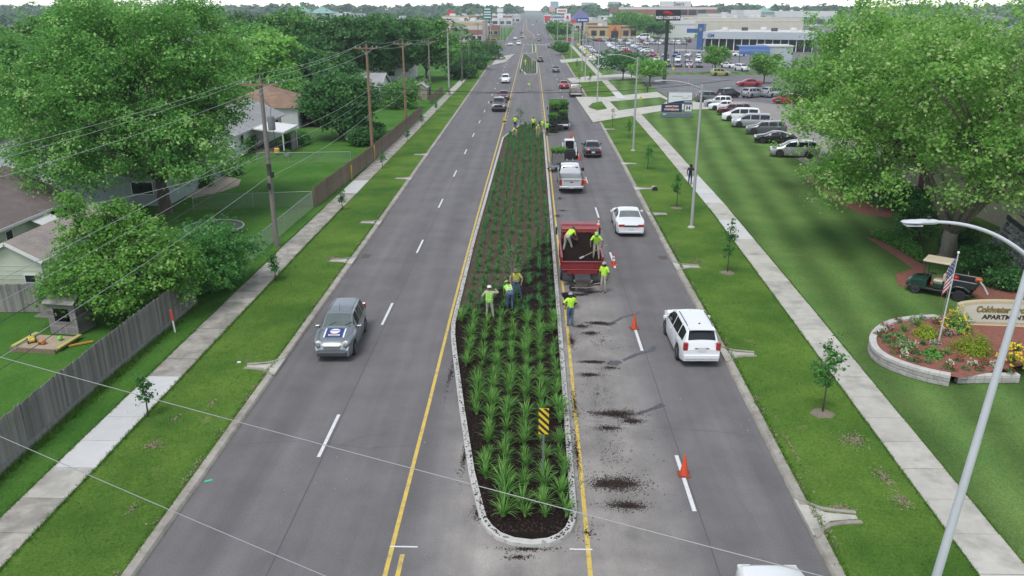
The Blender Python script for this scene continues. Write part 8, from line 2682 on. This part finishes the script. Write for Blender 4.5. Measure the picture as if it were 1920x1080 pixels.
for s in (-1, 1):
 for yy in (-2.2, 4.4): MB().lathe([(.2, -.15), (.48, -.15), (.48, .15), (.2, .15)], c=(s * 1.0, yy, .48), axis='X', n=12).build("wheel", TYRE, bt)
# ================================================================== COMMERCIAL STRIP, FAR SIGNS
BW = {'white': mat("render_white", (.62, .62, .60), var=.06, scale=.3, rough=.8), 'beige': mat("render_beige", (.56, .51, .43), var=.08, scale=.3, rough=.8), 'tan': mat("render_tan", (.50, .38, .22), var=.06, scale=.3, rough=.8), 'orange': mat("render_orange", (.55, .26, .10), var=.06, scale=.3, rough=.8), 'brick': mat("far_brick", (.28, .13, .10), var=.12, scale=.6, rough=.9), 'grey': mat("panel_grey", (.40, .44, .47), var=.05, scale=.3, rough=.5), 'brown': mat("brown_band", (.17, .09, .07), var=.1, scale=.3, rough=.8), 'blue': mat("panel_blue", (.03, .09, .25), var=.06, scale=.3, rough=.4), 'dark': mat("dark_panel", (.06, .06, .065), var=.1, scale=.3, rough=.6)}
RTOP = {'white': mat("membrane_roof", (.56, .55, .53), var=.08, scale=.1, rough=.85), 'beige': mat("gravel_roof", (.46, .42, .37), var=.1, scale=.1, rough=.9), 'grey': mat("grey_roof", (.25, .25, .25), var=.1, scale=.1, rough=.9)}
def block_building(label, u0, u1, Y, depth, h, wall, roof='white', bands=(), wins=0, win_z=(.8, 3.0), parapet=.6, rz=0.0, boxes=3, name="store", seed=0):
 """a flat-roofed building whose front stands at distance Y between the sight lines u0 and u1"""
 x0, x1 = P(u0, 100, Y)[0], P(u1, 100, Y)[0]
 w = x1 - x0
 t = thing(name, label, "building", ((x0 + x1) / 2, Y, ZL), rz)
 MB().box((0, depth / 2, h / 2), (w, depth, h)).build("wall", BW[wall], t)
 ro = MB().box((0, depth / 2, h + .05), (w - .8, depth - .8, .1)).build("roof", RTOP[roof], t)
 for s in (-1, 1):
  MB().box((s * (w / 2 - .2), depth / 2, h + parapet / 2), (.4, depth, parapet)).build("parapet", BW[wall], ro)
  MB().box((0, depth / 2 + s * (depth / 2 - .2), h + parapet / 2), (w - .8, .4, parapet)).build("parapet", BW[wall], ro)
 g = random.Random(seed)
 for k in range(boxes):
  MB().box((g.uniform(-.4, .4) * w, depth * g.uniform(.25, .8), h + .9), (2.5, 2.5, 1.6), bevel=.1).build("roof_unit", BW['grey' if k % 2 else 'white'], ro)
 for z0, z1, c in bands:
  MB().box((0, -.06, (z0 + z1) / 2), (w + .1, .12, z1 - z0)).build("band", BW[c], t)
 if wins:
  st = w / wins
  for k in range(wins):
   f = MB().box((-w / 2 + st * (k + .5), -.05, (win_z[0] + win_z[1]) / 2), (st * .8, .1, win_z[1] - win_z[0])).build("window", TRIM, t)
   MB().box((-w / 2 + st * (k + .5), -.11, (win_z[0] + win_z[1]) / 2), (st * .7, .06, win_z[1] - win_z[0] - .3)).build("pane", WIN, f)
 return t
# car dealership with the blue tower
DX, DY = 71.6, 318.0
dl = thing("dealership", "long grey dealership building with glass front and blue tower", "building", (DX + 11, DY - 12, ZL), math.atan2(286 - 321, 88 - 71.6) * .0 - R(24))
MB().box((0, 16, 5.45), (40, 34, 2.5)).build("upper_wall", BW['grey'], dl)
ro = MB().box((0, 16, 6.75), (39, 33, .1)).build("roof", RTOP['white'], dl)
for k in range(6): MB().box((-14 + k * 6, 10 + (k % 3) * 7, 7.4), (2.2, 1.8, 1.2), bevel=.1).build("roof_unit", BW['dark' if k % 2 else 'white'], ro)
MB().box((0, 17, 2.1), (38.5, 31, 4.2)).build("glass_front", WIN, dl)
for k in range(15): MB().box((-19.5 + k * 2.75, -.15, 2.1), (.28, .3, 4.2)).build("column", BW['white'], dl)
d_ = MB().box((1.5, -.2, 1.3), (4.2, .3, 2.6)).build("entrance", BW['white'], dl)
for k in range(3): MB().box((.2 + k * 1.3, -.4, 1.2), (1.0, .12, 2.2)).build("door_pane", WIN, d_)
MB().box((-21.2, 2, 4.7), (2.2, 4, 9.4)).build("blue_tower", BW['blue'], dl)
MB().box((-24.4, 2, 6.9), (4.2, 3, 1.5)).build("blue_arm", BW['blue'], dl)
lg = MB(); lg.lathe([(.7, -.05), (.75, .05)], c=(-21.2, -.1, 7.4), axis='Y', n=16); lg.build("round_badge", CHROME, dl)
link("lettering", text_mesh("GM", 1.7, BW['blue'], .05, .02), dl, (-17, -1.1, 5.3), rot=STAND)
MB().box((-15, -3, .06), (30, 8, .12)).build("forecourt", CONC, dl)
cn = thing("drive_through", "grey kiosk building with curved blue canopy", "building", (60.5, 219, ZL), R(-6))
MB().box((4.2, 3, 2.7), (6.5, 9, 5.4)).build("wall", BW['grey'], cn)
MB().box((4.2, 3, 5.5), (6.9, 9.4, .3)).build("roof", RTOP['white'], cn)
for zz in (2.0, 3.1): MB().box((3.8, -1.53, zz), (1.2, .06, .8)).build("window", WIN, cn)
cy_ = MB(); rows = []
for a in np.linspace(0, PI / 2, 8):
 rows.append([(x, -2.2 - math.sin(a) * 0 + (1 - math.cos(a)) * 0 - 2.2 * math.cos(a), 3.5 + 2.0 * math.sin(a)) for x in (-6.5, 1.2)])
cy_.grid(rows); cy_.grid([[(-6.5, 4, 5.5), (1.2, 4, 5.5)], [(-6.5, -2.2, 5.5), (1.2, -2.2, 5.5)]])
cy_.build("canopy", BW['blue'], cn, smooth=True)
for xx in (-6.2, -3.5, .8): MB().box((xx, -3.8, 1.75), (.15, .15, 3.5)).build("post", BW['dark'], cn)
# tan restaurant
ta = block_building("tan restaurant with orange bay beyond the dealership cars", 1101, 1190, 448, 22, 5.6, 'tan', 'beige', [(5.2, 5.9, 'brown'), (0, .8, 'beige')], 0, boxes=2, seed=3, name="restaurant")
w = P(1190, 100, 448)[0] - P(1101, 100, 448)[0]
MB().box((1.5, -.5, 3.3), (6.5, 1.0, 6.6)).build("orange_bay", BW['orange'], ta)
MB().box((1.5, -1.05, 1.9), (3.8, .12, 3.6)).build("door", WIN, ta)
for xx in (-9.5, -5, 7.5, 11.5):
 f = MB().box((xx, -.06, 2.6), (3.0, .12, 2.8)).build("window", BW['brown'], ta)
 MB().box((xx, -.14, 2.5), (2.4, .06, 2.2)).build("pane", WIN, f)
bl = MB(); bl.lathe([(.9, -.8), (.55, -.2), (.4, .5), (.1, .8)], c=(1.5, -1.15, 5.4), n=12); bl.build("bell_badge", flat("badge_red", (.5, .03, .06)), ta)
# other buildings, nearest first
block_building("long white store behind the dealership's left", 1238, 1300, 455, 40, 8.2, 'white', 'white', [(6.6, 7.2, 'grey')], 0, boxes=4, seed=1)
block_building("wide beige store roofs behind the dealership", 1285, 1500, 520, 90, 9.0, 'beige', 'beige', [(7.8, 8.4, 'white')], 0, boxes=8, seed=2)
block_building("tall white store block on the beige roofs' right", 1388, 1420, 615, 40, 13.6, 'white', 'white', (), 0, boxes=0, seed=4)
block_building("white store block on the beige roofs' left", 1322, 1392, 640, 40, 10.8, 'white', 'beige', [(9.0, 9.6, 'grey')], 0, boxes=3, seed=5)
mall = block_building("wide red brick department store with dark upper bays", 1157, 1338, 760, 90, 16.2, 'brick', 'beige', [(14.6, 16.4, 'white'), (8.8, 9.5, 'beige')], 0, boxes=4, seed=6, name="department_store")
ww = P(1338, 100, 760)[0] - P(1157, 100, 760)[0]
for k in range(5):
 MB().box((-3 + k * 8.4, -.2, 12.1), (6.6, .4, 4.4)).build("dark_bay", WIN, mall)
MB().box((8, 10, 18.6), (26, 14, 6)).build("roof_tower", BW['white'], mall)
link("lettering", text_mesh("Sears", 4.6, BW['dark'], .05, .04), mall, (10, 2.9, 19.2), rot=STAND)
block_building("white store with peaked entrance far right", 1415, 1560, 800, 60, 12.5, 'white', 'white', [(4, 8, 'grey')], 8, (1, 6), boxes=4, seed=7)
block_building("low grey building right of the brick store", 1330, 1400, 700, 40, 8.5, 'grey', 'grey', [(3, 6, 'brown')], 6, (1, 3.5), boxes=2, seed=8)
block_building("tan and red shop row behind the restaurant", 1098, 1180, 520, 30, 8.0, 'beige', 'beige', [(5.5, 6.6, 'brick')], 6, (1, 3.6), boxes=3, seed=9)
block_building("shop with large mural panel behind the restaurant", 1125, 1165, 600, 30, 9.6, 'white', 'grey', [(4.5, 9.4, 'blue')], 0, boxes=1, seed=10)
hr = block_building("shop under a steep purple roof by the road", 1058, 1096, 640, 30, 7.0, 'beige', 'grey', [(5, 5.8, 'brick')], 4, boxes=0, seed=11)
MB().add([(-4, -1, 7), (13, -1, 7), (13, 26, 7), (-4, 26, 7), (4.5, 4, 14.5), (4.5, 22, 14.5)], [(0, 1, 4), (1, 2, 5, 4), (2, 3, 5), (3, 0, 4, 5)]).build("steep_roof", mat("purple_roof", (.12, .11, .24), var=.1, rough=.8), hr)
block_building("low white shop at the far corner on the right", 1042, 1062, 560, 18, 5.5, 'white', 'white', (), 3, boxes=1, seed=12)
block_building("tan flat roofed stores beyond the left trees", 836, 905, 395, 50, 8.8, 'beige', 'beige', [(7.6, 8.8, 'tan'), (3.2, 5.4, 'brick')], 6, (.6, 2.8), boxes=5, seed=13)
block_building("second tan store wing beyond the left trees", 830, 880, 470, 50, 10.5, 'tan', 'beige', [(9.4, 10.4, 'white')], 0, boxes=4, seed=14)
block_building("white store with brown band left of the dark trees", 575, 625, 330, 40, 9.5, 'white', 'white', [(7.2, 9.4, 'brown'), (4.6, 5.2, 'grey')], 5, (.6, 3.2), boxes=3, seed=15)
block_building("brown banded store glimpsed between the dark trees", 725, 775, 420, 40, 9.5, 'grey', 'grey', [(7.0, 9.4, 'brown')], 6, (.6, 3.2), boxes=3, seed=16)
block_building("grey mall roof with green gables on the left horizon", 560, 660, 600, 60, 11, 'white', 'grey', [(9, 10.6, 'grey')], 8, (1, 4), boxes=4, seed=17)
block_building("low brown house roof store left of the far road", 905, 935, 480, 20, 5.0, 'brick', 'grey', (), 3, boxes=1, seed=18)
block_building("white and red stores far left of the road", 860, 960, 820, 50, 9.0, 'white', 'white', [(7, 8.8, 'brick')], 8, (1, 4), boxes=4, seed=19)
block_building("far store front on the left, pale with grey band", 930, 975, 1000, 40, 8.0, 'beige', 'white', [(6, 7.6, 'grey')], 5, (1, 4), boxes=3, seed=20)
block_building("far store front right of the road, white", 1020, 1060, 900, 40, 8.0, 'white', 'white', [(6, 7.6, 'blue')], 5, (1, 4), boxes=3, seed=21)
block_building("far pale office block on the right horizon", 1090, 1112, 1500, 40, 26, 'grey', 'grey', (), 6, (4, 22), boxes=0, seed=22, name="office_block")
block_building("second far pale office block on the right horizon", 1140, 1158, 1550, 40, 28, 'grey', 'grey', (), 5, (4, 24), boxes=0, seed=23, name="office_block")
for (u, Y, lab) in ((572, 600, "left green gabled roof on the mall horizon"), (578 + 30, 600, "right green gabled roof on the mall horizon"), (1426, 800, "pale green peaked roof of the far right store")):
 x = P(u, 100, Y)[0]
 t = thing("gable_turret", lab, "turret", (x, Y - 2, ZL), 0)
 MB().box((0, 6, 6), (15, 12, 12)).build("wall", BW['white'], t)
 MB().add([(-9, -1.5, 12), (9, -1.5, 12), (9, 13.5, 12), (-9, 13.5, 12), (0, 6, 16.5)], [(0, 1, 4), (1, 2, 4), (2, 3, 4), (3, 0, 4)]).build("roof", mat("green_metal_roof", (.20, .36, .31), var=.08, rough=.6), t)
# ---- pylon signs
def pylon(label, x, y, z0, z1, w, face, posts=1, pm=None, text=None, tm=None, extra=None, name="pylon_sign", depth=.5):
 t = thing(name, label, "sign", (x, y, ZL), 0)
 pm = pm or BLACK
 for k in range(posts):
  xx = 0 if posts == 1 else (-.35 + .7 * k) * w
  MB().tube([(xx, 0, 0), (xx, 0, z0 + .2)], .38 if w > 4 else .16, 10).build("post", pm, t, smooth=True)
 MB().box((0, 0, (z0 + z1) / 2), (w, depth, z1 - z0), bevel=.06).build("cabinet", face, t)
 for i, (s, size, zz, m, bold) in enumerate(text or ()):
  link("lettering", text_mesh(s, size, m, .02, bold), t, (0, -depth / 2 - .03, zz), rot=STAND)
 return t
REDP, WHP = flat("sign_red", (.55, .025, .03)), flat("sign_white", (.72, .72, .72))
rl = pylon("tall black restaurant sign with red emblem and white letters", 28.0, 173.5, 12.3, 14.4, 5.1, flat("sign_black", (.012, .012, .014), .4), text=(("RED LOBSTER", .80, 12.85, WHP, .022),))
lb = MB()
for pts, w_ in (([(-.55, 13.75), (-.1, 13.9), (.35, 13.85), (.6, 13.65)], .22), ([(-.5, 13.6), (-.85, 13.7), (-1.0, 13.95), (-.7, 14.1)], .12), ([(.55, 13.55), (.85, 13.5), (1.0, 13.7)], .10), ([(-.2, 13.55), (.2, 13.5), (.5, 13.45)], .10), ([(-.75, 14.0), (-.45, 14.15), (-.15, 14.1)], .09)):
 lb.tube([(x_, -.27, z_) for x_, z_ in pts], w_ * .7, 6)
lb.build("red_emblem", REDP, rl)
pylon("blue dealer sign on a dark post beside the far crossing", 20.0, 330, 9.7, 11.4, 4.9, BW['blue'])
def sign_bars(label_start, y0, rows_, m):
 o = [q for q in bpy.data.objects if q.get("label", "").startswith(label_start)][0]
 for x_, z_, w_, h_ in rows_: MB().box((x_, -y0, z_), (w_, .04, h_)).build("print_bar", m, o)
sign_bars("blue dealer sign", .28, [(.5, 10.55, 2.6, .4), (-1.5, 10.55, .7, .6)], WHP)
bs_ = pylon("white framed arch sign with red bell beyond the crossing", 17.0, 400, 9.5, 12.6, 3.0, WHP, pm=LAMP_G)
b2 = MB(); b2.lathe([(.9, -.7), (.55, -.1), (.4, .5), (.1, .75)], c=(0, -.4, 11.1), n=10, sy=.2); b2.build("bell_emblem", flat("badge_red", (.5, .03, .06)), bs_)
pylon("small red sign beside the blue dealer sign", 19.0, 380, 8.6, 10.0, 2.2, REDP, pm=LAMP_G)
pylon("white oblong sign further up the right side", 20.0, 560, 12.2, 15.0, 7.0, WHP, pm=LAMP_G)
pylon("round white and red sign far up the right side", 15.0, 620, 13.0, 17.0, 4.2, flat("pinkish_sign", (.6, .4, .38)), pm=LAMP_G)
pylon("green plaza sign with white lines on the left side", -19.5, 370, 10.2, 15.4, 4.0, flat("plaza_green", (.02, .16, .13)), posts=2, pm=LAMP_G)
sign_bars("green plaza sign", .28, [(0, 14.6, 2.6, .5)], WHP)
sign_bars("white oblong sign", .28, [(0, 13.6, 5.2, .8)], REDP)
for zz in (11.2, 12.4, 13.4):
 MB().box((0, -.28, zz), (3.0, .04, .45)).build("name_strip", WHP, bpy.data.objects[[o.name for o in bpy.data.objects if o.get("label") == "green plaza sign with white lines on the left side"][0]])
pylon("white sign beside the green plaza sign", -15.0, 400, 10.5, 12.8, 2.6, WHP, pm=LAMP_G)
pylon("red topped sign far left of the road", -30.0, 560, 11.0, 15.0, 5.5, REDP, pm=LAMP_G)
pylon("red roofed tower sign with white ball far left", -62.0, 640, 9.0, 14.0, 4.0, REDP, pm=BW['white'])
pylon("far white sign near the left horizon", -30, 800, 12, 15.5, 6, WHP, pm=LAMP_G)
pylon("far pale blue sign near the right horizon", 22, 820, 16, 22, 8, flat("pale_blue_sign", (.3, .42, .5)), pm=LAMP_G)
pylon("far red sign right of the road", 14, 760, 5, 9, 5, REDP, pm=LAMP_G)
for i, (x, y, h) in enumerate([(-13.5, 395, 12), (-13, 440, 12), (12.5, 400, 12), (13.5, 450, 12), (14, 520, 12), (-16, 520, 12), (-17, 620, 12), (14, 640, 12), (15.5, 360, 9.5), (17, 345, 9.5), (18.5, 320, 9.5), (-15.5, 700, 13), (15, 760, 13)]):
 t = thing("far_lamp", f"thin grey street pole, {ORD[i]} of those beyond the crossing", "pole", (x, y, 0), 0, "street poles beyond the crossing")
 MB().tube([(0, 0, 0), (0, 0, h)], [.16, .1], 6).build("post", LAMP_G, t)
 MB().tube([(0, 0, h), (-2.5 if x > 0 else 2.5, 0, h + .4)], .07, 5).build("arm", LAMP_G, t)
# ---- medical sign with message board
ms = thing("message_sign", "white and navy clinic sign above a lit message board", "sign", (20.6, 115.0, ZL), R(-3))
NAV = flat("sign_navy", (.02, .035, .11), .4)
SLATE = flat("sign_slate", (.13, .16, .19), .6)
MB().box((0, 0, .32), (4.4, .55, .64), bevel=.03).build("base", SLATE, ms)
MB().box((-1.75, -.29, .48), (.5, .02, .12)).build("number_strip", WHP, ms)
MB().box((-.75, 0, 1.33), (2.85, .35, 1.12), bevel=.02).build("message_board", NAV, ms)
MB().box((1.55, 0, 1.33), (1.15, .35, 1.05), bevel=.02).build("letter_panel", SLATE, ms)
MB().box((1.55, -.185, 1.33), (.95, .02, .88)).build("letter_face", WHP, ms)
link("lettering", text_mesh("H", .8, BLACK, .01, .03), ms, (1.55, -.20, 1.33), rot=STAND)
LEDM = flat("led_amber", (1.0, .62, .42), .5, emit=.25)
link("lettering", text_mesh("ADDICTION", .33, LEDM, .005, .004), ms, (-.75, -.185, 1.55), rot=STAND)
link("lettering", text_mesh("COUNSELING", .33, LEDM, .005, .004), ms, (-.75, -.185, 1.12), rot=STAND)
MB().box((.35, 0, 2.72), (3.5, .4, 1.62), bevel=.03).build("top_cabinet", SLATE, ms)
MB().box((.35, -.205, 2.78), (3.25, .02, 1.38)).build("top_face", WHP, ms)
sw_ = MB(); sw_.add([(-1.27, -.222, 2.0), (1.97, -.222, 2.0), (1.97, -.222, 2.42), (.8, -.222, 2.38), (-.3, -.222, 2.25), (-1.27, -.222, 2.02)], [(0, 1, 2, 3, 4, 5)])
sw_.build("navy_swoosh", NAV, ms)
for k, (x_, w_, z_) in enumerate(((-.35, 1.5, 2.95), (.75, .9, 2.72), (1.3, .5, 3.0), (1.2, 1.2, 2.2))):
 MB().box((x_ + .3, -.225, z_), (w_, .01, .09)).build("print_line", flat("print_grey", (.38, .42, .42)) if k < 3 else WHP, ms)
MB().box((-1.3, .1, 1.9), (.16, .16, 3.2)).build("post", WHP, ms)
# ---- the air itself: a thin even haze round the whole place
hz = bpy.data.materials.new("thin_haze")
hz.use_nodes = True
hz.node_tree.nodes.clear()
ho_ = hz.node_tree.nodes.new("ShaderNodeOutputMaterial")
hv = hz.node_tree.nodes.new("ShaderNodeVolumePrincipled")
hv.inputs["Color"].default_value = (.80, .88, .95, 1)
hv.inputs["Density"].default_value = 0.00022
hv.inputs["Anisotropy"].default_value = 0.2
hz.node_tree.links.new(hv.outputs[0], ho_.inputs["Volume"])
tag(MB().box((0, 1400, 17), (5200, 3200, 38)).build("haze", hz), "thin pale haze lying over the whole town", "haze", kind="stuff")
